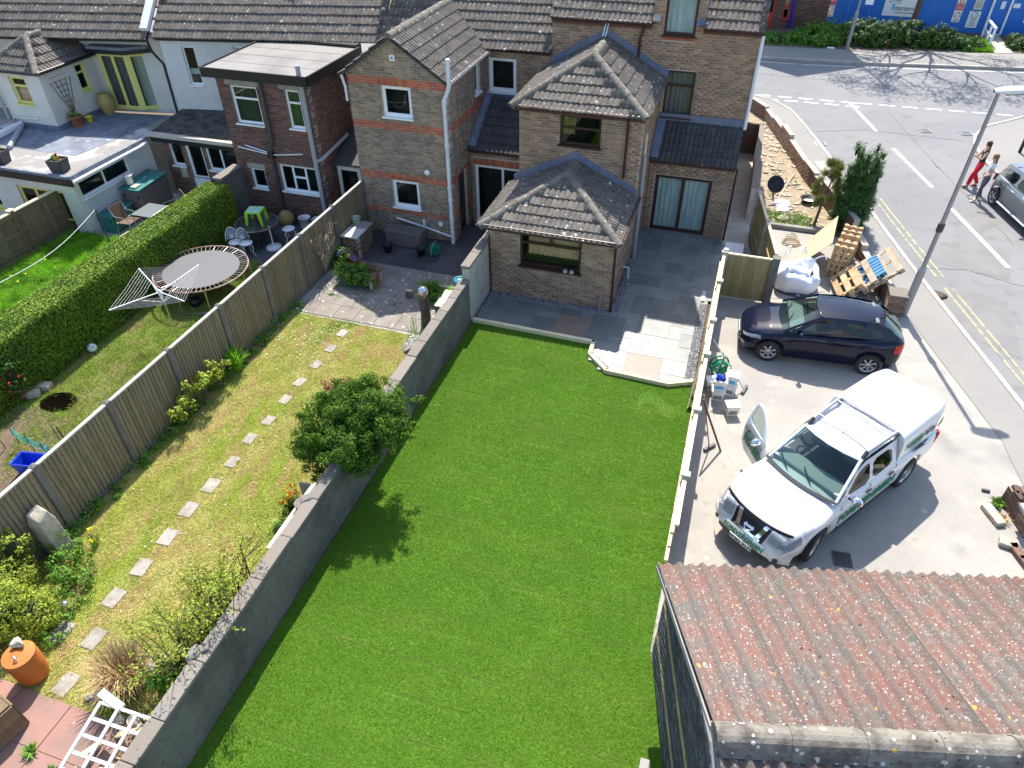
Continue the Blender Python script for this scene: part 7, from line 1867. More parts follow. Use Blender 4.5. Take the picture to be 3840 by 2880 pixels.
# ---- grey small car at the right edge
mn = thing('parked_car', 'grey three door small car cut off by the right picture edge', 'car', (9.98, 26.0, 0), math.atan2(-.966, .26))
M = MW[mn]
WH = (1.235, -1.235); RA = .36
base = interp([(-1.85, .5), (-1.78, .32), (-1.6, .22), (1.6, .22), (1.85, .4)])
S = dict(xs=stations(-1.85, 1.85, WH, RA), zb=archz(base, WH, RA), zm=.6,
         zs=interp([(-1.85, .78), (-1.78, .92), (-1.6, .98), (-.8, .97), (.7, .94), (1.3, .86), (1.7, .76), (1.85, .62)]),
         zc=interp([(-1.85, .8), (-1.78, .95), (-1.6, 1.0), (-.8, 1.0), (.7, .98), (1.3, .93), (1.7, .82), (1.85, .66)]),
         w=interp([(-1.85, .62), (-1.78, .72), (-1.5, .83), (-1.0, .845), (1.0, .845), (1.5, .8), (1.75, .7), (1.85, .55)]),
         ws=interp([(-1.85, .55), (-1.78, .64), (-1.5, .74), (-.8, .77), (.7, .77), (1.3, .7), (1.7, .6), (1.85, .48)]))
car_shell(mn, S, M, m_gcar)
w1 = smooth_loop([(.5, .99), (-.45, 1.0), (-.42, 1.32), (.2, 1.32)], 1); w2 = smooth_loop([(-.55, 1.0), (-1.35, 1.04), (-1.3, 1.28), (-.55, 1.32)], 1)
Gm = dict(side=[(.7, .95), (-1.62, .98), (-1.5, 1.38), (.15, 1.4), (.4, 1.24)], win=[w1, w2], y=lambda x, z: .765 - (z - .95) * .36 - max(0, -x - 1.1) * .12,
          ws=((.75, .97), (.18, 1.38), .7, .56, .1), roof=((.18, 1.38), (-1.5, 1.36), .57, .55, .05), rise=.02, rw=((-1.5, 1.35), (-1.7, 1.0), .52, .6, -.05))
greenhouse(mn, M, Gm, m_gcar)
interior(mn, M, -1.4, .65, .4, 1.0, .66, (0, -.8))
for x in WH:
    for s in (1, -1): wheel(mn, M, x, s * .76, .31, .19, 5)
for s in (1, -1):
    B = MB(); B.prism([(-1.78, s * .73, .68), (-1.86, s * .56, .68), (-1.84, s * .54, .9), (-1.76, s * .7, .92)], (-.02, s * .02, 0), M); B.build('tail_light', m_tail, mn)
    MB().tube([(.95, s * .85, .27), (-.9, s * .85, .27)], .03, 6).build('sill_trim', m_steel, mn, M)
    for x in (-.25,): MB().tube([(x, s * .85, .88), (x - .2, s * .855, .88)], .016, 6).build('door_handle', m_chrome, mn, M)
    B = MB(); B.grid(lambda u_, v_: (.5 + .07 * math.sin(PI * u_) * math.cos(2 * PI * v_), s * (.93 + .1 * math.cos(PI * u_)), 1.02 + .065 * math.sin(PI * u_) * math.sin(2 * PI * v_)), 8, 10); B.build('mirror', m_chrome, mn, M)
# ================================================================ GARDEN THINGS
def disc(r, z0, z1, M, n=28, inner=0):
    B = MB()
    B.lathe([(r, z0), (r, z1)], n, M); return B
# trampoline
tp = thing('trampoline', 'large round trampoline with a rusty rim and grey mat', 'trampoline', (-13.9, 14.1, 0)); M = MW[tp]
MB().tube([(1.3 * math.cos(a / 24 * PI), 1.3 * math.sin(a / 24 * PI), .75) for a in range(48)], .024, 7, closed=True).build('rim', m_rust, tp, M)
MB().lathe([(1.06, .73), (1.06, .742)], 48, M).build('mat', m_mesh, tp)
for k in range(60):
    a = k / 30 * PI
    MB().tube([(1.05 * math.cos(a), 1.05 * math.sin(a), .737), (1.29 * math.cos(a), 1.29 * math.sin(a), .75)], .011, 4).build('spring', m_rust if k % 3 else m_steel, tp, M)
for k in range(4):
    a = k * PI / 2 + .4; pts = []
    p, q = (1.3 * math.cos(a - .3), 1.3 * math.sin(a - .3)), (1.3 * math.cos(a + .3), 1.3 * math.sin(a + .3))
    MB().tube([(*p, .74), (p[0], p[1], .04), (q[0], q[1], .04), (*q, .74)], .02, 6).build('leg', m_steel, tp, M)
# rotary dryer
rd = thing('rotary_dryer', 'rotary clothes dryer with white lines beside the board fence', 'clothes dryer', (-13.03, 11.66, 0)); M = MW[rd]
MB().tube([(0, 0, 0), (-.02, .04, 1.62)], .022, 8).build('post', m_steel, rd, M); MB().lathe([(.03, 1.45), (.05, 1.5), (.05, 1.6), (.03, 1.66)], 10, M).build('hub', m_white, rd)
tips = [(-.42, -1.22, 1.75), (-1.08, .6, 1.75), (.3, 1.22, 1.75), (1.06, -.36, 1.75)]
for t_ in tips:
    MB().tube([(0, 0, 1.6), t_], .013, 6).build('arm', m_white, rd, M); MB().tube([(0, 0, 1.3), (t_[0] * .45, t_[1] * .45, 1.66)], .009, 5).build('strut', m_white, rd, M)
LN = MB()
for k in range(4):
    a, b = Vector(tips[k]), Vector(tips[(k + 1) % 4]); c = Vector((0, 0, 1.6))
    for j in range(8):
        s = 1 - j * .085
        LN.tube([c + (a - c) * s, c + (a + b - 2 * c) * s / 2 + Vector((0, 0, -.03)), c + (b - c) * s], .0045, 4)
LN.build('line', m_grey, rd, M)
# ball and others
bl_ = thing('football', 'white football on the shaded lawn below the hedge', 'ball', (-14.95, 10.7, 0))
B = MB(); B.grid(lambda s, t: (.115 * math.cos(2 * PI * s) * math.sin(PI * t), .115 * math.sin(2 * PI * s) * math.sin(PI * t), .115 + .115 * math.cos(PI * t)), 20, 12, M=MW[bl_]); B.build('ball', m_white, bl_)
B = MB()
for d in [(0, -.5, .86), (.7, -.3, .64), (-.7, -.3, .64), (.2, .7, .68)]:
    v = Vector(d).normalized(); a = v.orthogonal().normalized(); b = v.cross(a)
    B.add([Vector((0, 0, .115)) + v * .1165 * .97 + (a * math.cos(k * PI * .4) + b * math.sin(k * PI * .4)) * .032 for k in range(5)], [(0, 1, 2, 3, 4)], MW[bl_])
B.build('patch', m_black, bl_, fix=False)
hl = MB(); hl.lathe([(.5, -.01), (.42, .035), (.36, .03), (.3, .0), (0, -.003)], 24, Matrix.Translation((-14.26, 8.8, 0)) @ Matrix.Diagonal((1, .74, 1, 1)), caps=False)
hl.build('soil_hole', mat('wet_dark_soil', (.004, .003, .002), 1, bump=1, bs=30, spec=0), None, label='dark round hole dug in the worn lawn', cat='hole')  # near-black colour carries the shade of a deep hole; the bowl is shallow
for (x, y, a, lab) in [(-15.0, 9.1, .3, 'upper rough stone block at the hedge foot'), (-15.05, 8.78, .6, 'lower rough stone block at the hedge foot')]:
    B = MB(); B.box(-.2, .2, -.11, .11, 0, .15); B.build('stone_block', m_stone, None, Matrix.Translation((x, y, 0)) @ Matrix.Rotation(a, 4, 'Z'), bevel=.02, label=lab, cat='stone')
def openbox(name, lab, cat, x, y, w, d, h, m, rz=0, th=.02, flare=.05, z=0):
    t = thing(name, lab, cat, (x, y, z), rz); B = MB()
    a, b = w / 2, d / 2
    lo = [(-a + flare, -b + flare), (a - flare, -b + flare), (a - flare, b - flare), (-a + flare, b - flare)]; hi = [(-a, -b), (a, -b), (a, b), (-a, b)]
    hi2 = [(-a + th, -b + th), (a - th, -b + th), (a - th, b - th), (-a + th, b - th)]; lo2 = [(-a + flare + th, -b + flare + th), (a - flare - th, -b + flare + th), (a - flare - th, b - flare - th), (-a + flare + th, b - flare - th)]
    vs = [(x_, y_, 0) for x_, y_ in lo] + [(x_, y_, h) for x_, y_ in hi] + [(x_, y_, h) for x_, y_ in hi2] + [(x_, y_, th) for x_, y_ in lo2]
    fs = [(3, 2, 1, 0), (12, 13, 14, 15)]
    for k in range(4):
        l = (k + 1) % 4; fs += [(k, l, 4 + l, 4 + k), (4 + k, 4 + l, 8 + l, 8 + k), (8 + k, 8 + l, 12 + l, 12 + k)]
    B.add(vs, fs, MW[t]); B.build('tub', m, t)
    R = MB(); R.tube([(*hi[0], h), (*hi[1], h), (*hi[2], h), (*hi[3], h)], .014, 5, closed=True); R.build('rim', m, t, MW[t])
    return t
openbox('storage_tub', 'bright blue open plastic tub behind the board fence', 'tub', -13.05, 6.86, .56, .38, .34, m_bluepl, .18)
nt_ = thing('garden_net', 'green garden net strung between thin canes', 'net', (-13.3, 7.3, 0)); B = MB()
for x, y, h in [(-13.99, 7.4, .55), (-13.45, 7.3, .6), (-13.0, 7.24, .5), (-12.75, 7.2, .45), (-14.2, 7.2, .6), (-13.2, 7.75, .55)]: B.tube([(x, y, 0), (x + .02, y - .03, h)], .011, 5)
B.build('cane', m_twig, nt_)
NB = MB()
P0 = [(-13.99, 7.4), (-13.45, 7.3), (-13.0, 7.24), (-12.75, 7.2)]
for i in range(3):
    for k in range(9):
        t = k / 8; x = P0[i][0] * (1 - t) + P0[i + 1][0] * t; y = P0[i][1] * (1 - t) + P0[i + 1][1] * t; s = .12 * math.sin(PI * t)
        NB.tube([(x, y, .52 - s), (x + .01, y - .04, .3 - s * .4 + (i == 1) * .05)], .006, 4)
    for r_ in range(4):
        NB.tube([(P0[i][0] * (1 - k / 8) + P0[i + 1][0] * k / 8, P0[i][1] * (1 - k / 8) + P0[i + 1][1] * k / 8 - .012 * r_, .52 - .065 * r_ - .12 * math.sin(PI * k / 8) * (1 - r_ * .15)) for k in range(9)], .006, 4)
NB.build('netting', m_teall, nt_)
MB().tube([(-12.72, 7.6, 0), (-12.75, 7.55, .75)], .018, 6).build('stake', m_twig, None, label='single wooden stake by the board fence', cat='stake')
# shady patio furniture
rt = thing('round_table', 'round dark patio table below the red brick extension', 'table', (-14.05, 17.1, 0)); M = MW[rt]
MB().lathe([(.66, .7), (.68, .71), (.66, .722)], 36, M).build('tabletop', mat('smoked_glass', (.05, .05, .055), .12, spec=.6), rt); MB().tube([(.67 * math.cos(a / 18 * PI), .67 * math.sin(a / 18 * PI), .71) for a in range(36)], .018, 6, closed=True).build('rim', m_rust, rt, M)
for k in range(4):
    a = k * PI / 2 + .5; MB().tube([(.35 * math.cos(a), .35 * math.sin(a), .7), (.5 * math.cos(a), .5 * math.sin(a), 0)], .018, 6).build('leg', m_dgrey, rt, M)
gt_ = thing('childs_table', 'lime green plastic childs table standing on the round table', 'table', (-14.0, 17.1, .722), .25); M = MW[gt_]
MB().box(-.25, .25, -.25, .25, .4, .44, M).build('tabletop', m_greenp, gt_, bevel=.015); MB().box(-.21, .21, -.21, .21, .44, .446, M).build('picture', mat('table_picture', (.35, .6, .55), .5, [((.2, .45, .2), 9, .45, .55), ((.7, .72, .7), 7, .55, .6)], co='obj'), gt_)
for sx in (-1, 1):
    for sy in (-1, 1):
        B = MB(); B.prism([(sx * .25, sy * .25, .41), (sx * .14, sy * .25, .41), (sx * .22, sy * .27, 0), (sx * .28, sy * .27, 0)], (0, -sy * .04, 0), M); B.build('leg', m_greenp, gt_)
def castchair(lab, x, y, rz):
    t = thing('garden_chair', lab, 'chair', (x, y, 0), rz, 'white cast metal chairs'); M = MW[t]
    MB().lathe([(0, .43), (.2, .43), (.21, .44), (.2, .455), (0, .455)], 20, M).build('seat', m_white, t)
    B = MB(); pts = [(-.2 + .0 * k, .2 * math.cos(PI * k / 12), .47 + .4 * math.sin(PI * k / 12)) for k in range(13)]
    B.tube(pts, .014, 5)
    for k in range(1, 12, 1): B.tube([(-.2, 0, .5), (-.2, .2 * math.cos(PI * k / 12), .47 + .4 * math.sin(PI * k / 12))], .007, 4)
    for s in (.4, .7): B.tube([(-.2, s * .2 * math.cos(PI * k / 12), .49 + s * .38 * math.sin(PI * k / 12)) for k in range(13)], .007, 4)
    B.build('backrest', m_white, t, M @ Matrix.Rotation(-.12, 4, 'Y') @ Matrix.Translation((.05, 0, 0)))
    for k in range(4):
        a = k * PI / 2 + PI / 4; MB().tube([(.14 * math.cos(a), .14 * math.sin(a), .44), (.2 * math.cos(a), .2 * math.sin(a), .3), (.16 * math.cos(a), .16 * math.sin(a), .12), (.24 * math.cos(a), .24 * math.sin(a), 0)], .016, 5).build('leg', m_white, t, M)
castchair('white cast metal chair nearer the round table, further left', -14.3, 16.2, -.6); castchair('white cast metal chair at the trampoline rim, right of its twin', -13.95, 16.25, -.6)
t = thing('stool', 'small white round stool right of the round table', 'stool', (-13.2, 17.5, 0)); M = MW[t]
MB().lathe([(0, .41), (.2, .41), (.21, .43), (.19, .45), (0, .445)], 20, M).build('seat', m_white, t)
for k in range(3):
    a = k * 2.09 + .4; MB().tube([(.1 * math.cos(a), .1 * math.sin(a), .42), (.2 * math.cos(a), .2 * math.sin(a), .3), (.14 * math.cos(a), .14 * math.sin(a), .14), (.24 * math.cos(a), .24 * math.sin(a), 0)], .018, 5).build('leg', m_white, t, M)
t = thing('parasol_base', 'white round parasol base with a short pole', 'parasol base', (-13.46, 16.9, 0)); M = MW[t]
MB().lathe([(.24, 0), (.25, .05), (.2, .09), (.05, .12)], 24, M).build('base', m_white, t); MB().tube([(0, 0, .1), (-.02, .02, .75)], .022, 7).build('pole', m_white, t, M)
t = thing('gym_ball', 'yellow inflatable ball by the brick wall', 'ball', (-13.86, 18.4, 0)); B = MB(); B.grid(lambda s, q_: (.27 * math.cos(2 * PI * s) * math.sin(PI * q_), .27 * math.sin(2 * PI * s) * math.sin(PI * q_), .27 + .27 * math.cos(PI * q_)), 20, 12, M=MW[t]); B.build('ball', m_gold, t)
def bucket(name, lab, x, y, r, h, m, z=0, cat='bucket', group=None, lid=False):
    t = thing(name, lab, cat, (x, y, z), 0, group); M = MW[t]
    if lid: MB().lathe([(r * .85, 0), (r, h), (r * 1.06, h), (r * 1.06, h + .03), (0, h + .035)], 20, M).build('tub', m, t)
    else: MB().lathe([(r * .82, 0), (r, h), (r * 1.05, h), (r * 1.05, h + .015), (r * .95, h + .01), (r * .8, .03), (0, .03)], 20, M).build('tub', m, t)
    MB().tube([(r * math.cos(PI * k / 8), .02, h + r * .25 * math.sin(PI * k / 8) * -1) for k in range(9)], .006, 4).build('handle', m_grey, t, M)
    return t
bucket('plant_tub', 'white round tub nearer the yellow ball', -13.2, 18.45, .2, .36, m_bucket, cat='tub'); bucket('plant_tub', 'white round tub against the board fence', -12.75, 18.5, .18, .34, m_bucket, cat='tub')
t = thing('decking_boards', 'stack of dark timber boards behind the trampoline', 'boards', (-14.7, 15.9, 0))
for k in range(4): MB().box(-15.3, -14.3, 15.55 + k * .17, 15.71 + k * .17, 0, .08 + .01 * (k % 2)).build('board', mat('dark_board', (.1, .085, .08), .8) if k == 0 else bpy.data.materials['dark_board'], t)
t = thing('watering_can', 'dark round pot in the shade under the trampoline', 'pot', (-13.75, 13.35, 0)); MB().lathe([(.13, 0), (.18, .15), (.13, .24), (.08, .25)], 14, MW[t]).build('body', m_black, t)
# middle patio: barbecue, bench box, hose reel, raised beds
t = thing('brick_barbecue', 'brick barbecue with a pale slab top beside the board fence', 'barbecue', (-10.75, 17.5, 0)); bq = Bricks('brick', t)
wall(t, bq, (-11.0, 17.05), (1, 0), .5, 0, .72, m_brickold, thick=.2); wall(t, bq, (-10.5, 17.06), (0, 1), 1.0, 0, .72, m_brickold, thick=.2); bq.finish('brickwork')
MB().box(-11.03, -10.45, 17.0, 17.62, .72, .77).build('slab', m_cream, t, bevel=.01); MB().box(-11.03, -10.45, 17.63, 18.1, .72, .77).build('slab', m_conc, t, bevel=.01)
bucket('basin', 'pale green basin on the barbecue', -10.95, 17.95, .15, .16, mat('pale_green', (.35, .45, .36), .5), .77, 'basin')
t = thing('raised_bed', 'low red brick edging round the feathery plant bed', 'planter', (-9.9, 16.1, 0)); bq = Bricks('brick', t)
for a, b in [((-10.95, 16.95), (-10.4, 16.42)), ((-10.4, 16.42), (-9.3, 16.05)), ((-9.25, 15.5), (-9.28, 16.0))]:
    u, Ln = vec2(a, b); wall(t, bq, a, u, Ln, 0, .3, m_brickr, thick=.11, bl=.115); 
    B = MB(); nb = int(Ln / .078)
    for k in range(nb):
        s = (k + .5) * Ln / nb; Mk = Matrix.Translation((a[0] + u[0] * s, a[1] + u[1] * s, .3)) @ Matrix.Rotation(math.atan2(u[1], u[0]), 4, 'Z')
        MB().box(-.033, .033, -.02, .2, 0, .06, Mk).build('coping_brick', m_brickold, t)
bq.finish('brickwork')
t = thing('raised_bed', 'low brick edging round the strappy plants by the wall', 'planter', (-7.5, 15.8, 0)); bq = Bricks('brick', t)
wall(t, bq, (-8.2, 15.45), (1, 0), .2, 0, .25, m_brickold, thick=.11); wall(t, bq, (-7.9, 15.95), (1, 0), 1.3, 0, .25, m_brickold, thick=.11); bq.finish('brickwork')
t = thing('bench_box', 'dark covered bench box below the gabled house wall', 'box', (-9.5, 18.4, 0)); MB().box(-10.1, -8.9, 18.15, 18.65, 0, .5).build('cover', m_taupe, t, bevel=.04); MB().box(-10.12, -8.88, 18.13, 18.67, .46, .53).build('lid', m_taupe, t, bevel=.02)
pot(-9.85, 17.75, 0, .15, .28, m_black, 'dark plant pot in front of the bench box, left one'); pot(-8.75, 17.85, 0, .15, .28, m_black, 'dark plant pot in front of the bench box, right one')
def reel(lab, x, y, rz, m, s=1):
    t = thing('hose_reel', lab, 'hose reel', (x, y, 0), rz); M = MW[t] @ Matrix.Translation((0, 0, .3 * s)) @ Matrix.Rotation(PI / 2, 4, 'X')
    for z in (-.13, .11): MB().tube([(.22 * s * math.cos(a / 12 * PI), .22 * s * math.sin(a / 12 * PI), z * s) for a in range(24)], .022 * s, 6, closed=True).build('flange', m, t, M); 
    for z in (-.13, .11):
        B = MB()
        for k in range(6): B.bar((0, 0, z * s), (.22 * s * math.cos(k * PI / 3), .22 * s * math.sin(k * PI / 3), z * s), .035 * s, .012)
        B.lathe([(.1 * s, z * s - .006), (.1 * s, z * s + .006)], 16); B.build('spokes', m, t, M)
    MB().tube([(.14 * s * math.cos(a * .52) * (1 - .1 * (a % 3) / 3), .14 * s * math.sin(a * .52), (-.11 + .2 * a / 72) * s) for a in range(73)], .02 * s, 5).build('hose', m, t, M)
    MB().tube([(-.2 * s, -.16 * s, 0), (-.05, -.16 * s, .62 * s), (.05, .16 * s, .62 * s), (.2 * s, .16 * s, 0)], .014, 5).build('stand', m_grey, t, MW[t])
reel('small green hose reel on the dark patio', -8.35, 18.0, .4, m_greenr, .7); reel('large green hose reel leaning at the fence beside the black car', .68, 14.45, .3, m_greenr, 1.05)
MB().tube([(-8.5 + .35 * math.cos(a * .3), 17.6 + .2 * math.sin(a * .3) + a * .006, .015) for a in range(44)], .012, 5).build('hose', m_dgrey, None, label='dark hose lying in loops on the dark patio', cat='hose')
t = thing('carved_post', 'dark log post with a domed grey cap by the garden wall', 'post', (-7.1, 14.35, 0)); M = MW[t]
MB().tube([(0, 0, 0), (.02, 0, .4), (-.01, .01, .8), (0, 0, 1.02)], [.14, .13, .14, .12], 12).build('log', mat('dark_log', (.07, .055, .045), .95, [((.13, .11, .09), 8, .45, .6)], bump=1, bs=18), t, M)
MB().lathe([(.09, 1.0), (.13, 1.05), (.14, 1.12), (.1, 1.2), (.0, 1.24)], 16, M).build('cap', m_steel, t); V, F = cloud([((-7.1, 14.35, 1.02), (.16, .16, .06))], 160, .07, 14, .05, .2); npmesh('straw', V, F, m_dead, t)
t = thing('garden_bench', 'small pale slatted bench against the garden wall', 'bench', (-6.75, 15.0, 0))
for k in range(4): MB().box(-6.95 + k * .14, -6.83 + k * .14, 14.65, 15.5, .46, .49).build('slat', m_cream, t)
for x in (-6.92, -6.45):
    for y in (14.7, 15.45): MB().box(x - .025, x + .025, y - .025, y + .025, 0, .46).build('leg', m_twig, t)
pot(-6.38, 15.2, 1.0, .16, .1, mat('teal_glaze', (.02, .2, .25), .3), 'teal shallow dish beside the taller wall', 'dish')
t = thing('wall_trough', 'long white trough hung along the garden wall below the yew', 'trough', (-6.36, 6.9, .75)); MB().box(-6.46, -6.28, 5.95, 7.55, .95, 1.06).build('body', m_pale, t, bevel=.01); MB().box(-6.3, -6.26, 5.95, 7.55, 1.06, 1.09).build('lip', m_white, t)
for k in range(22): MB().box(-6.34, -6.25, 6.0 + k * .07, 6.03 + k * .07, 1.09, 1.1).build('tooth', m_white, t)
for y in (6.1, 7.4): MB().box(-6.4, -6.3, y, y + .06, 0, .95).build('leg', m_twig, t)
t = thing('garden_chair', 'grey folded chair between the flowers and the wall', 'chair', (-6.65, 7.75, 0)); MB().box(-6.85, -6.45, 7.6, 7.66, .3, .85).build('backrest', m_conc, t, bevel=.02); MB().box(-6.85, -6.45, 7.66, 8.0, .36, .4).build('seat', m_conc, t)
for x in (-6.83, -6.48):
    for y in (7.62, 7.97): MB().box(x, x + .03, y, y + .03, 0, .36).build('leg', m_dgrey, t)
t = thing('stone_post', 'mossy square stone post leaning by the board fence', 'post', (-10.85, 5.35, 0)); B = MB()
lo = [(-.19, -.17), (.19, -.17), (.18, .17), (-.19, .17)]; vs = [(x, y, 0) for x, y in lo] + [(x * .95 - .03, y * .95, .85) for x, y in lo] + [(-.15, -.12, 1.12), (.1, -.14, 1.0), (.12, .1, 1.1), (-.12, .12, 1.2)]
B.add(vs, [(3, 2, 1, 0), (0, 1, 5, 4), (1, 2, 6, 5), (2, 3, 7, 6), (3, 0, 4, 7), (4, 5, 9, 8), (5, 6, 10, 9), (6, 7, 11, 10), (7, 4, 8, 11), (8, 9, 10, 11)], MW[t]); B.build('shaft', m_stone, t, bevel=.03)
t = thing('clay_bin', 'round orange clay bin with a lid in the lower left corner', 'bin', (-9.33, 3.2, 0)); M = MW[t]
MB().lathe([(.2, 0), (.23, .1), (.25, .5), (.235, .6)], 28, M).build('body', m_orange, t)
B = MB(); n = 28; vs = [(.245 * math.cos(2 * PI * k / n), .245 * math.sin(2 * PI * k / n), .6) for k in range(n)] + [(.245 * math.cos(2 * PI * k / n), .245 * math.sin(2 * PI * k / n), .65) for k in range(n)] + [(.05 * math.cos(2 * PI * k / n), .05 * math.sin(2 * PI * k / n), .685 + .006 * (k % 2)) for k in range(n)]
B.add(vs, [(k, (k + 1) % n, n + (k + 1) % n, n + k) for k in range(n)] + [(n + k, n + (k + 1) % n, 2 * n + (k + 1) % n, 2 * n + k) for k in range(n)] + [tuple(range(2 * n, 3 * n))], M); B.build('lid', m_orange, t)
MB().tube([(.03, -.06, .68), (.06, -.09, .76), (.1, -.1, .7)], .018, 6).build('handle', m_steel, t, M)
rock('rock', (-9.42, 3.32, .74), (.12, .08, .07), m_stone, 44, None, 'rough rock weighing down the orange bin lid', 'rock')
sh = thing('compost_bay', 'brown boarded compost bay in the lower left corner', 'compost bin', (-9.4, 2.3, 0))
Mz = Matrix.Translation((-9.4, 2.3, 0)) @ Matrix.Rotation(-.2, 4, 'Z')
for k in range(6): MB().box(-.55, .55, -.62 + k * .16, -.47 + k * .16, .62, .65, Mz).build('board', m_fencebr, sh)
for k in range(4): MB().box(.55, .58, -.62, .34, k * .155, k * .155 + .15, Mz).build('board', m_fencebr, sh); MB().box(-.55, .55, .34, .37, k * .155, k * .155 + .15, Mz).build('board', m_fencebr, sh)
t = thing('solar_light', 'small solar light beside the long stepping stone', 'garden light', (-9.6, 4.28, 0)); MB().tube([(0, 0, 0), (0, 0, .3)], .012, 6).build('stem', m_dgrey, t, MW[t]); MB().lathe([(.03, .28), (.055, .34), (.055, .38), (0, .39)], 14, MW[t]).build('head', m_steel, t)
# white trellis over timber planks
t = thing('trellis_bench', 'white slatted trellis lying over planks against the wall', 'trellis', (-6.85, 2.3, 0))
A0, ux, uy = Vector((-7.4, 2.93, .8)), Vector((.95, .02, .0)), Vector((.27, -1.75, 0))
for k in range(4):
    p = A0 + ux * (k / 3); MB().bar(p, p + uy, .055, .03).build('rail', m_white, t) if False else None
    B = MB(); B.bar(p, p + uy, .045, .03); B.build('rail', m_wpipe, t)
for k in range(8):
    p = A0 + uy * (k / 7.5) + Vector((0, 0, -.031)); B = MB(); B.bar(p, p + ux, .045, .03); B.build('slat', m_wpipe, t)
for k in range(3):
    p = A0 + uy * (.02 + k * .3) + Vector((.05, -.1, -.78)); B = MB(); B.bar(p, p + ux * .85 + Vector((0, 0, .72)), .09, .04); B.build('leg', m_pale, t)
B = MB(); B.bar(A0 + Vector((-.12, .12, -.02)), A0 + Vector((.35, .02, -.02)), .12, .05); B.build('end_board', m_wpipe, t)
B = MB(); B.bar(A0 + Vector((-.1, -1.25, -.03)), A0 + Vector((.4, -1.35, -.03)), .1, .04); B.build('end_board', m_wpipe, t)
for k in range(7):
    B = MB(); x = -7.0 + k * .09; B.bar((x, 1.2, .3), (x + .05, 2.4, .3 + .01 * k), .07, .03); B.build('plank', m_pale if k % 2 else m_pallet, t)
for i, (p, q_) in enumerate([((-7.5, 2.62, .02), (-7.45, 2.3, .3)), ((-6.6, 2.9, .1), (-6.75, 2.6, .2))]):
    B = MB(); B.bar(p, q_, .1, .05); B.build('split_log', m_pale, None, label=['pale split log leaning beside the white trellis', 'pale broken timber under the white trellis head'][i], cat='log')
V, F = cloud([((-6.9, 2.2, .2), (.35, .6, .1))], 500, .14, 30, .12, .12); npmesh('dry_twigs', V, F, m_dead, None, 'stuff', 'dry twigs piled under the white trellis')
for i, (x, y) in enumerate([(-8.4, 2.2), (-8.95, 1.95), (-7.85, 2.05)]):
    s = thing('weed', ['green weed growing in the red paving joint', 'weed at the lower edge of the red paving', 'weed beside the pale split log'][i], 'weed', (x, y, 0), 0, 'weeds in the red paving'); tuft((x, y, .01), 40, .14, .14, .014, m_weed, 'leaves', s, .9, .06)

# far left yard
def chest(lab, x0, x1, y0, y1, h, body):
    t = thing('storage_box', lab, 'storage box', ((x0 + x1) / 2, (y0 + y1) / 2, 0)); MB().box(x0, x1, y0, y1, 0, h).build('body', body, t, bevel=.02)
    MB().prism([(x0 - .04, y0 - .04, h), (x1 + .04, y0 - .04, h), (x1 + .04, y1 + .04, h + .07), (x0 - .04, y1 + .04, h + .07)], (0, 0, .05)).build('lid', m_tealp, t)
    for k in (-1, 1): MB().box(x1 - .1 if k > 0 else x0 + .05, x1 - .05 if k > 0 else x0 + .1, y0 - .02, y0, h * .75, h * .85).build('latch', m_black, t)
chest('green lidded storage chest beside the patio chair', -19.6, -18.95, 16.2, 17.15, .55, m_tealp); chest('tall taupe storage box with a green lid', -19.35, -18.6, 17.3, 18.7, 1.05, m_taupe)
bucket('paint_bucket', 'white paint bucket on the tall storage box', -19.15, 17.6, .13, .27, m_bucket, 1.14, lid=True); MB().box(-18.95, -18.75, 17.35, 17.6, 1.12, 1.16).build('plank', m_pale, None, label='short pale plank on the tall storage box', cat='plank')
t = thing('patio_table', 'rectangular glass patio table behind the hedge', 'table', (-17.95, 16.85, 0)); M = MW[t]
MB().box(-.38, .38, -.45, .45, .68, .7, M).build('tabletop', mat('frosted_glass', (.16, .18, .18), .25), t, bevel=.009)
for sx in (-.34, .34):
    for sy in (-.4, .4): MB().tube([(sx, sy, .68), (sx * 1.05, sy * 1.05, 0)], .018, 6).build('leg', m_grey, t, M)
def slingchair(lab, x, y, rz):
    t = thing('patio_chair', lab, 'chair', (x, y, 0), rz, 'brown sling patio chairs'); M = MW[t]
    m_sl = bpy.data.materials.get('brown_sling') or mat('brown_sling', (.13, .085, .055), .8)
    MB().prism([(-.22, -.25, .4), (.25, -.25, .42), (.25, .25, .42), (-.22, .25, .4)], (0, 0, .02), M).build('seat', m_sl, t); MB().prism([(-.22, -.25, .42), (-.36, -.25, .95), (-.36, .25, .95), (-.22, .25, .42)], (-.02, 0, 0), M).build('backrest', m_sl, t)
    for s in (-1, 1): MB().tube([(.28, s * .28, 0), (.27, s * .28, .62), (-.25, s * .28, .66), (-.36, s * .28, .95)], .016, 6).build('arm_frame', m_grey, t, M); MB().tube([(-.2, s * .28, .45), (-.32, s * .28, 0)], .016, 6).build('leg', m_grey, t, M)
slingchair('brown sling patio chair left of the glass table', -18.55, 16.45, 0); slingchair('brown sling patio chair beyond the glass table', -17.6, 17.6, -2.2)
wp = thing('washing_line', 'thin washing line post with a slack line over the long grass', 'washing line', (-18.55, 15.45, 0)); MB().tube([(-18.55, 15.45, 0), (-18.6, 15.45, 1.3)], .022, 7).build('post', m_dgrey, wp)
MB().tube([(-18.6 + 1.3 * s, 15.45 - 4.6 * s - .0, 1.28 + .3 * s - .22 * math.sin(PI * min(1, s))) for s in [k / 14 for k in range(18)]], .007, 5).build('line', m_sign, wp)

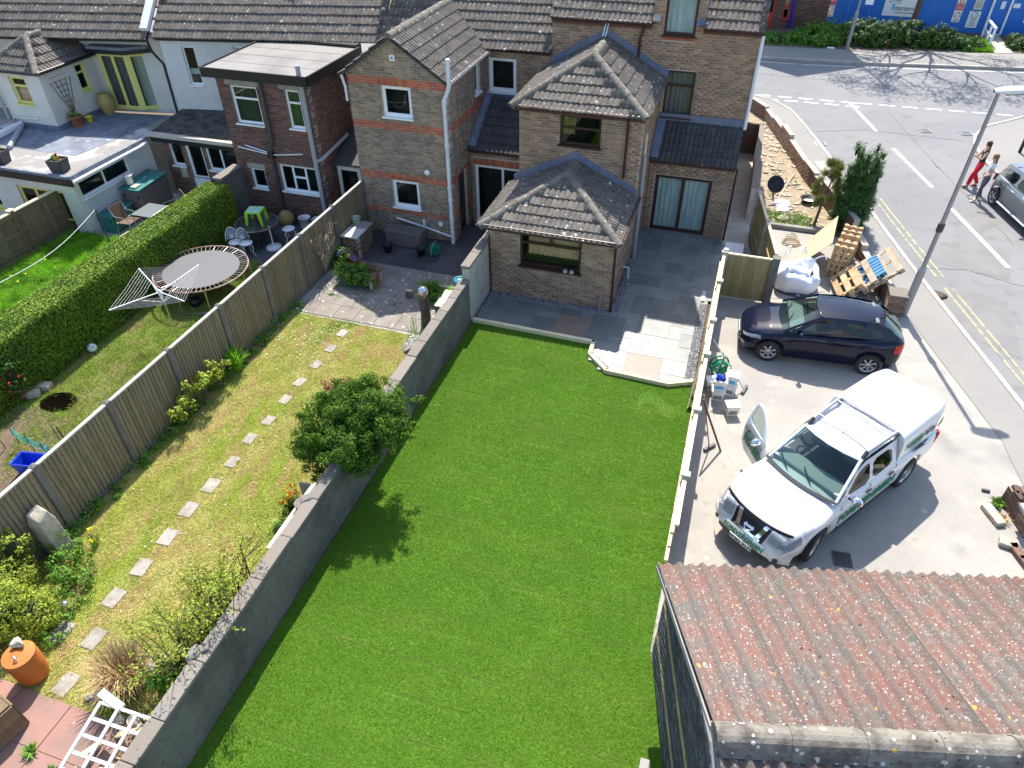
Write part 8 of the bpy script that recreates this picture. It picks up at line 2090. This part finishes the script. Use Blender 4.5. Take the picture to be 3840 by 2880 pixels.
# ================================================================ DRIVE THINGS
bg2 = thing('bulk_bag', 'white woven builders bulk bag slumped beside the timber gate', 'bulk bag', (2.4, 19.45, 0), .1); M = MW[bg2]
def bag(s, t):
    a = 2 * PI * s; c, sn = math.cos(a), math.sin(a); k = .5 * (abs(c) ** .6 * (1 if c > 0 else -1)), .48 * (abs(sn) ** .6 * (1 if sn > 0 else -1))
    z = .72 * t; bul = 1 + .12 * math.sin(PI * t) + .05 * math.sin(5 * a + t * 5) * t + .03 * math.sin(9 * a)
    top = 1 - .25 * max(0, t - .8) / .2
    return (k[0] * bul * top, k[1] * bul * top, z + .12 * t * t * math.sin(2 * a + .5) + .05 * t * math.sin(7 * a))
MB().grid(lambda s, t: (lambda p: (p[0] * 1.12, p[1] * 1.05, p[2] * .86))(bag(s, t)), 44, 10).build('bag', m_bag, bg2, M)
MB().grid(lambda s, t: (.42 * t * math.cos(2 * PI * s) * (1 + .15 * math.sin(5 * 2 * PI * s)), .4 * t * math.sin(2 * PI * s), .6 + .1 * math.sin(2 * PI * s * 2 + .5) * t + .12 * math.sin(6 * t + 3 * math.sin(2 * PI * s))), 40, 8).build('flap', m_bag, bg2, M)
for k, (a, b) in enumerate([((-.4, .35, .75), (-.25, .5, 1.0)), ((.1, .45, .8), (.18, .5, 1.02)), ((.45, .3, .75), (.75, .4, .82))]):
    MB().tube([a, ((a[0] + b[0]) / 2, (a[1] + b[1]) / 2, b[2]), b, (b[0] + .02, b[1] - .06, a[2])], .022, 6, sx=.4).build('strap', m_bag, bg2, M)
t = thing('damp_sheet', 'dark plastic sheet edge under the bulk bag', 'sheet', (2.2, 19.1, 0)); MB().lathe([(.62, .0), (.63, .03), (.6, .035)], 26, Matrix.Translation((2.4, 19.4, .002)) @ Matrix.Diagonal((1, .95, 1, 1))).build('sheet', m_dgrey, t)
def pallet(lab, M0, w, h, mt, nb=5, bw=.095, back=3, group=None, blocks=3, nb_dir=0):
    t = thing('pallet', lab, 'pallet', tuple(M0.translation), 0, group); MW[t] = Matrix.Translation(M0.translation)
    for k in range(nb):
        x = bw / 2 + k * (w - bw) / (nb - 1); MB().box(x - bw / 2, x + bw / 2, 0, h, .118, .14, M0).build('deck_board', mt, t)
    for k in range(blocks):
        y = .05 + k * (h - .1) / (blocks - 1); MB().box(0, w, y - .048, y + .048, .095, .117, M0).build('stringer', mt, t)
        for j in range(3):
            x = .06 + j * (w - .12) / 2; MB().box(x - .06, x + .06, y - .045, y + .045, .02, .094, M0).build('block', mt, t)
    for k in range(back):
        x = bw / 2 + k * (w - bw) / (back - 1); MB().box(x - bw / 2, x + bw / 2, 0, h, 0, .0195, M0).build('base_board', mt, t)
    return t
dd = Vector((.25, 1.0, 0)).normalized(); rr_ = Vector((dd.y, -dd.x, 0))
for k in range(6):
    for lv in range(2):
        o = Vector((3.28, 20.25, .02 + lv * .53)) + dd * (k * .27 + rnd.uniform(-.02, .02)) + rr_ * rnd.uniform(-.02, .03)
        tl = rnd.uniform(-.05, .05) + (.25 if (k, lv) == (2, 1) else 0)
        M0 = frameM(o + dd * .14, rr_, Vector((0, 0, 1)), -dd) @ Matrix.Rotation(tl, 4, 'X')
        pallet('%s small pallet of the %s row in the upright stack' % (['nearest', 'second', 'third', 'fourth', 'fifth', 'farthest'][k], ['lower', 'upper'][lv]), M0, .52, .51, m_pallet, 4, .08, 3, 'upright pallets stacked by the bulk bag')
cb = thing('chipboard_sheet', 'large tan chipboard sheet leaning on the upright pallets', 'board', (2.85, 21, 0))
MB().prism([(2.42, 20.5, 0), (2.78, 22.3, 0), (3.42, 22.0, 1.14), (3.2, 20.15, 1.14)], (-.012, .003, .004)).build('sheet', m_chip, cb)
ee = Vector((.2, -1, 0)).normalized(); up_ = Vector((.62, .12, .62)).normalized(); nn_ = ee.cross(up_).normalized()
if nn_.z < 0: nn_ = -nn_
for i, (o, w, h, mt, nb, lab) in enumerate([((4.1, 20.55, .12), 1.25, 1.15, m_palletg, 4, 'pale pallet at the back of the leaning group'), ((3.95, 20.2, .2), .95, .85, m_palletb, 7, 'blue painted pallet in the leaning group'), ((3.75, 20.05, .12), 1.15, .8, m_palletg, 3, 'weathered pallet in front of the blue pallet'), ((3.5, 19.9, .03), 1.05, .7, m_pallet, 3, 'front pallet of the leaning group showing its blocks')]):
    o = Vector(o) + nn_ * (.02 * i)
    if nb == 7: M0 = frameM(o, ee, up_, nn_)
    else: M0 = frameM(o, ee, up_, nn_) @ Matrix(((0, 1, 0, 0), (1, 0, 0, 0), (0, 0, 1, 0), (0, 0, 0, 1)))
    pallet(lab, M0, w if nb == 7 else h, h if nb == 7 else w, mt, nb, .1 if nb == 7 else .17, 3, 'pallets leaning by the lamp post')
B = MB(); B.bar((4.2, 19.0, .35), (5.0, 19.6, .8), .1, .05); B.build('plank', m_pallet, None, label='loose plank under the leaning pallets', cat='plank')
def sqbucket(lab, x, y, rz, z=0, s=.3, h=.28):
    t = openbox('bucket', lab, 'bucket', x, y, s, s * .86, h, m_bucket, rz, .012, .035, z); t['group'] = 'white square buckets by the fence'
    MB().box(-s / 2 - .01, s / 2 + .01, -s * .43 - .01, s * .43 + .01, h - .02, h + .02, MW[t]).build('lid', m_bucket, t, bevel=.012)
    MB().box(-s * .3, s * .3, -s * .425 + .012, -s * .41, h * .25, h * .6, MW[t]).build('label', m_cyan if z else m_grey, t)
    MB().tube([(-s / 2, 0, h * .8), (-s * .45, -s * .5, h * .45), (s * .45, -s * .5, h * .45), (s / 2, 0, h * .8)], .007, 4).build('handle', m_grey, t, MW[t])
sqbucket('lower white bucket of the left pair', .72, 13.62, .1); sqbucket('upper white bucket holding blue cloths in the left pair', .72, 13.62, .1, .3); sqbucket('lower white bucket of the right pair', .98, 13.9, -.1); sqbucket('upper white bucket of the right pair', .98, 13.9, -.1, .3); sqbucket('single white bucket apart on the drive', 1.08, 13.17, .35); sqbucket('white bucket wedged between the reel and the fence', .55, 13.95, .2, 0, .28)
V, F = cloud([((.72, 13.62, .64), (.12, .1, .04))], 60, .12, 8, .05); npmesh('blue_cloth', V, F, m_bluepl, None, 'stuff', 'crumpled blue cloths on the left upper bucket')
def broom(lab, foot, top, hd, m=m_twig):
    t = thing('broom', lab, 'broom', foot); MB().tube([foot, top], .014, 6).build('handle', m, t)
    a = hd; B = MB(); B.box(-.17, .17, -.035, .035, .0, .05, Matrix.Translation(foot) @ Matrix.Rotation(a, 4, 'Z')); B.build('head', m_dgrey, t, bevel=.008)
broom('broom with a blue grey head leaning on the fence', (.72, 11.85, .02), (.37, 12.0, 1.35), .9, m_pallet); broom('yard brush leaning on the fence toward the buckets', (1.33, 14.1, .02), (.38, 14.05, 1.35), 1.3, m_steel)
B = MB(); B.bar((.97, 11.83, .0), (.37, 11.9, 1.3), .035, .035); B.build('pole', m_twig, None, label='dark wooden pole leaning on the fence beside the broom', cat='pole')
t = thing('insulation_panels', 'white panels lying flat behind the fence corner', 'panel', (.55, 20.9, 0))
for (a, b, c, d) in [(.3, .58, 20.95, 21.4), (.59, .87, 20.95, 21.4), (.3, .58, 20.3, 20.94), (.59, .87, 20.3, 20.94)]: MB().box(a, b, c, d, .03, .08).build('panel', m_white, t)
MB().box(-.1, .0, 17.7, 18.25, .068, .075).build('manhole_cover', m_steel, None, label='pale metal inspection cover in the shaded patio', cat='cover')
ds = thing('satellite_dish', 'black satellite dish on a short pole beside the rubble strip', 'satellite dish', (1.63, 25.3, 0)); MB().tube([(1.63, 25.3, 0), (1.6, 25.25, .45)], .03, 7).build('pole', m_dgrey, ds)
MB().lathe([(.0, .0), (.15, .02), (.3, .09), (.3, .1), (.15, .03), (0, .012)], 24, Matrix.Translation((1.58, 25.2, .55)) @ Matrix.Rotation(.5, 4, 'Y') @ Matrix.Rotation(.9, 4, 'X')).build('dish', m_black, ds)
for x, y, r, lab in [(1.95, 24.9, .3, 'larger pale round concrete disc on the bare earth'), (1.98, 24.45, .22, 'smaller pale round concrete disc on the bare earth'), (2.0, 23.75, .2, 'round earthy stepping disc at the strip edge')]:
    MB().lathe([(r, 0), (r, .04), (r * .95, .055), (0, .055)], 22, Matrix.Translation((x, y, 0))).build('concrete_disc', m_sign if y > 24 else m_stone, None, label=lab, cat='disc')
t = thing('bowl', 'black bowl with a white inside beside the pine sapling', 'bowl', (2.82, 25.3, 0)); MB().lathe([(.16, 0), (.28, .16), (.29, .17), (.26, .16), (.15, .03), (0, .03)], 22, MW[t]).build('bowl', m_black, t); MB().lathe([(.0, .04), (.18, .06)], 16, MW[t], caps=False).build('lining', m_sign, t)
B = MB(); B.bar((1.75, 25.0, .02), (2.3, 27.5, .06), .05, .04); B.build('pole', m_palletg, None, label='grey pole lying on the rubble strip', cat='pole')
MB().box(1.0, 3.2, 22.95, 23.12, 0, .14).build('timber_edging', m_conc, None, label='grey edging at the near end of the rubble strip', cat='edging', bevel=.01)
MB().tube([(2.3 + .3 * math.cos(a * .55) * (1 - a * .008), 22.0 + .25 * math.sin(a * .55) + a * .006, .02 + .002 * a) for a in range(50)], .016, 5).build('rope', m_palletg, None, label='pale rope coiled on the ground behind the bulk bag', cat='rope')
# broken pillar and rubble at right
t = thing('brick_pillar', 'broken dark brick pillar with a white slab at the right picture edge', 'pillar', (6.62, 11.6, 0)); bq = Bricks('brick', t)
ua = Vector((.25, -.97)); 
wall(t, bq, (6.5, 12.1), (.25, -.968), .95, 0, .42, m_brickold, thick=.4, mm=m_mortard); wall(t, bq, (6.74, 11.17), (.968, .25), .4, 0, .42, m_brickold, thick=.4, mm=m_mortard)
for k in range(10): MB().box(-.11, .11, -.05, .05, 0, .065, Matrix.Translation((6.62 + .12 * (k % 3), 12.0 - .16 * (k // 2) , .42)) @ Matrix.Rotation(-1.3 + rnd.uniform(-.1, .1), 4, 'Z')).build('brick', m_brickold, t)
MB().box(-.17, .17, -.13, .13, .49, .56, Matrix.Translation((6.72, 11.4, 0)) @ Matrix.Rotation(-1.3, 4, 'Z')).build('slab', m_sign, t, bevel=.008); bq.finish('brickwork')
for i, (x, y, sx, sy, a, lab) in enumerate([(6.28, 11.58, .26, .1, -1.15, 'pale bullnosed kerb block by the broken pillar'), (6.42, 10.9, .16, .12, -.2, 'pale brick lump below the broken pillar'), (6.55, 10.72, .2, .09, -1.2, 'row of loose bricks below the broken pillar, upper one'), (6.66, 10.45, .2, .09, -1.2, 'row of loose bricks below the broken pillar, lower one'), (6.8, 10.2, .2, .09, -1.2, 'loose brick at the lower right picture edge')]):
    B = MB(); B.box(-sx, sx, -sy, sy, 0, .11); B.build('kerb_block', m_stone if i < 2 else m_brickold, None, Matrix.Translation((x, y, 0)) @ Matrix.Rotation(a, 4, 'Z'), bevel=.02, label=lab, cat='block')
s = thing('weed', 'dry weed clump beside the broken pillar', 'weed', (6.45, 11.95, 0)); tuft((6.45, 11.95, 0), 60, .15, .15, .012, m_weed, 'leaves', s, .9, .1); tuft((6.42, 11.55, 0), 60, .12, .15, .01, m_dead, 'dry_leaves', s, .9, .1)
MB().box(6.2, 6.35, 12.25, 12.3, 0, .05).build('metal_bracket', m_dgrey, None, label='small dark metal bracket above the broken pillar', cat='bracket')
t = thing('post_sign', 'low dark framed street sign at the right picture edge', 'sign', (11.2, 32.4, 0))
for x in (10.85, 11.9): MB().box(x - .05, x + .05, 32.35, 32.45, 0, 1.0).build('post', m_black, t)
MB().box(10.9, 11.85, 32.33, 32.36, .5, .95).build('board', m_sign, t); MB().box(10.85, 11.9, 32.32, 32.37, .95, 1.02).build('frame', m_black, t)

# ================================================================ PEOPLE
def person(lab, x, y, rz, J, mats, hair, hl, top_sleeve, shoe, H=1.0):
    """J: joint -> (pos, radius); edges follow the skeleton. Faces +x."""
    t = thing('person', lab, 'person', (x, y, 0), rz)
    names = list(J); V = [Vector(J[n][0]) * H for n in names]; R = [J[n][1] for n in names]
    E = [('pel', 'sp'), ('sp', 'ch'), ('ch', 'nk'), ('nk', 'hd0'), ('hd0', 'hd1'), ('hd1', 'hd2'), ('hd1', 'nose')]
    for s in 'LR':
        E += [('pel', 'hip' + s), ('hip' + s, 'kn' + s), ('kn' + s, 'an' + s), ('an' + s, 'toe' + s), ('ch', 'sh' + s), ('sh' + s, 'el' + s), ('el' + s, 'wr' + s), ('wr' + s, 'palm' + s)]
        p, w = Vector(J['palm' + s][0]), Vector(J['wr' + s][0]); d = (p - w).normalized(); o = d.cross(Vector((0, 0, 1))).normalized()
        for k in range(4):
            b = p + o * (k - 1.5) * .017; L = (.062, .075, .07, .055)[k]
            n1, n2 = 'f%d%s' % (k, s), 'g%d%s' % (k, s)
            names += [n1, n2]; V += [(b + d * .02) * H, (b + d * L + Vector((0, 0, -.012))) * H]; R += [.009, .008]; E += [('palm' + s, n1), (n1, n2)]
        n1 = 't' + s; names.append(n1); V.append((w + d * .045 - o * .045 + Vector((0, 0, -.01))) * H); R.append(.01); E.append(('palm' + s, n1))
    idx = {n: i for i, n in enumerate(names)}
    me = bpy.data.meshes.new('sk'); me.from_pydata([tuple(v) for v in V], [(idx[a], idx[b]) for a, b in E], [])
    ob = bpy.data.objects.new('sk', me); COL.objects.link(ob)
    sk = ob.modifiers.new('s', 'SKIN'); sk.use_smooth_shade = True
    for i, r in enumerate(R): me.skin_vertices[0].data[i].radius = (r, r)
    me.skin_vertices[0].data[0].use_root = True
    for n, (rx, ry) in {'pel': (.15, .105), 'sp': (.118, .085), 'ch': (.14, .1)}.items(): me.skin_vertices[0].data[idx[n]].radius = (rx, ry)
    sb = ob.modifiers.new('b', 'SUBSURF'); sb.levels = 2; sb.render_levels = 2
    m2 = bpy.data.meshes.new_from_object(ob.evaluated_get(bpy.context.evaluated_depsgraph_get()))
    bpy.data.objects.remove(ob)
    m2.materials.clear()
    for m in mats: m2.materials.append(m)          # 0 skin, 1 top, 2 trousers
    segs = []
    for a, b in E:
        if a in ('pel',) and b.startswith('hip') or a.startswith(('hip', 'kn')): r = 2
        elif (a, b) in (('pel', 'sp'),): r = 3
        elif (a, b) in (('sp', 'ch'),) or (a == 'ch' and b.startswith('sh')): r = 1
        elif a.startswith('sh') and top_sleeve: r = 4
        elif a.startswith('an'): r = 0
        else: r = 0
        segs.append((V[idx[a]], V[idx[b]], r))
    for p in m2.polygons:
        c = Vector(p.center); best = 9; reg = 0
        for a, b, r in segs:
            ab = b - a; tt = max(0, min(1, (c - a).dot(ab) / ab.dot(ab))); d = (c - a - ab * tt).length
            if d < best: best = d; reg = r; bt = tt
        if reg == 3: reg = 2 if bt < .25 else 1
        if reg == 4: reg = 1 if bt < .45 else 0
        if reg == 2 and c.z < .13 * H: reg = 0
        p.material_index = reg; p.use_smooth = True
    m2.name = 'body'
    link('body', m2, t, MW[t])
    hc = V[idx['hd1']]
    B = MB(); B.grid(lambda s, q_: (hc.x - .018 + .098 * math.cos(2 * PI * s) * math.sin(PI * q_) * (.92 if math.cos(2 * PI * s) > 0 else 1.08), hc.y + .088 * math.sin(2 * PI * s) * math.sin(PI * q_), hc.z + .045 + .1 * math.cos(PI * q_)), 18, 10)
    B.grid(lambda s, q_: (hc.x - .06 - .04 * math.sin(PI * s) - .02 * q_, hc.y + (.085 + .02 * q_) * math.cos(PI * s), hc.z + .06 - hl * q_), 10, 8)
    B.build('hair', hair, t, MW[t])
    for s in 'LR':
        a, b = V[idx['an' + s]], V[idx['toe' + s]]; d = (b - a); d.z = 0; d.normalize()
        B = MB(); B.grid(lambda u_, v_: tuple(a + d * (-.06 + .26 * u_) + d.cross(Vector((0, 0, 1))) * (.045 * math.sin(PI * (.12 + .8 * u_)) * math.cos(PI * 2 * v_)) + Vector((0, 0, -a.z + .035 + (.042 - .018 * u_) * math.sin(2 * PI * v_) * math.sin(PI * (.15 + .75 * u_))))), 10, 12)
        B.build('shoe', shoe, t, MW[t])
    for s_ in (-1, 1):
        B = MB(); B.grid(lambda u_, v_: (hc.x + .082 + .01 * math.cos(PI * v_), hc.y + s_ * .032 + .012 * math.cos(2 * PI * u_) * math.sin(PI * v_), hc.z + .012 + .008 * math.sin(2 * PI * u_) * math.sin(PI * v_)), 8, 5); B.build('eye', m_ink, t, MW[t])
    return t
def joints(**k):
    J = dict(pel=((0, 0, .93), .12), sp=((.01, 0, 1.08), .1), ch=((0, 0, 1.3), .11), nk=((-.01, 0, 1.43), .05), hd0=((.015, 0, 1.5), .062), hd1=((.025, 0, 1.57), .085), hd2=((.015, 0, 1.63), .06), nose=((.112, 0, 1.565), .014))
    for s, y in (('L', 1), ('R', -1)):
        J['hip' + s] = ((0, y * .09, .86), .088); J['kn' + s] = ((.03, y * .095, .48), .056); J['an' + s] = ((-.01, y * .095, .09), .036); J['toe' + s] = ((.12, y * .1, .035), .03)
        J['sh' + s] = ((-.005, y * .165, 1.36), .052); J['el' + s] = ((-.03, y * .22, 1.08), .038); J['wr' + s] = ((.07, y * .23, .87), .026); J['palm' + s] = ((.1, y * .23, .8), .027)
    for n, v in k.items(): J[n] = (v, J[n][1])
    return J
J = joints(knL=(.16, .09, .5), anL=(.2, .09, .1), toeL=(.33, .09, .06), knR=(.04, -.09, .48), anR=(-.16, -.09, .14), toeR=(-.04, -.09, .05), elL=(.14, .22, 1.12), wrL=(.36, .14, 1.2), palmL=(.43, .12, 1.22), elR=(.12, -.22, 1.1), wrR=(.34, -.14, 1.12), palmR=(.41, -.11, 1.13))
J['knL'] = (J['knL'][0], .085); J['knR'] = (J['knR'][0], .085); J['anL'] = (J['anL'][0], .07); J['anR'] = (J['anR'][0], .07)
w_ = person('woman in wide red trousers and a black top holding a phone', 8.5, 28.35, PI + .1, J, [m_skin, m_cblack, m_cred], m_hairb, .38, False, m_cblack, 1.0)
MB().box(.46, .475, .0, .08, 1.2, 1.34, MW[w_]).build('phone', m_black, None, label='dark phone held up by the woman in red trousers', cat='phone')
J = joints(knL=(.1, .09, .48), anL=(.1, .09, .09), toeL=(.23, .1, .035), knR=(.02, -.09, .49), anR=(-.08, -.09, .1), toeR=(.05, -.1, .035), elL=(.02, .2, 1.08), wrL=(.22, .2, .98), palmL=(.29, .19, .96))
person('woman with long light brown hair, white top and grey trousers', 8.5, 27.15, PI + .12, J, [m_skin, m_cwhite, m_cgrey], m_hairl, .4, True, m_cwhite, 1.0)
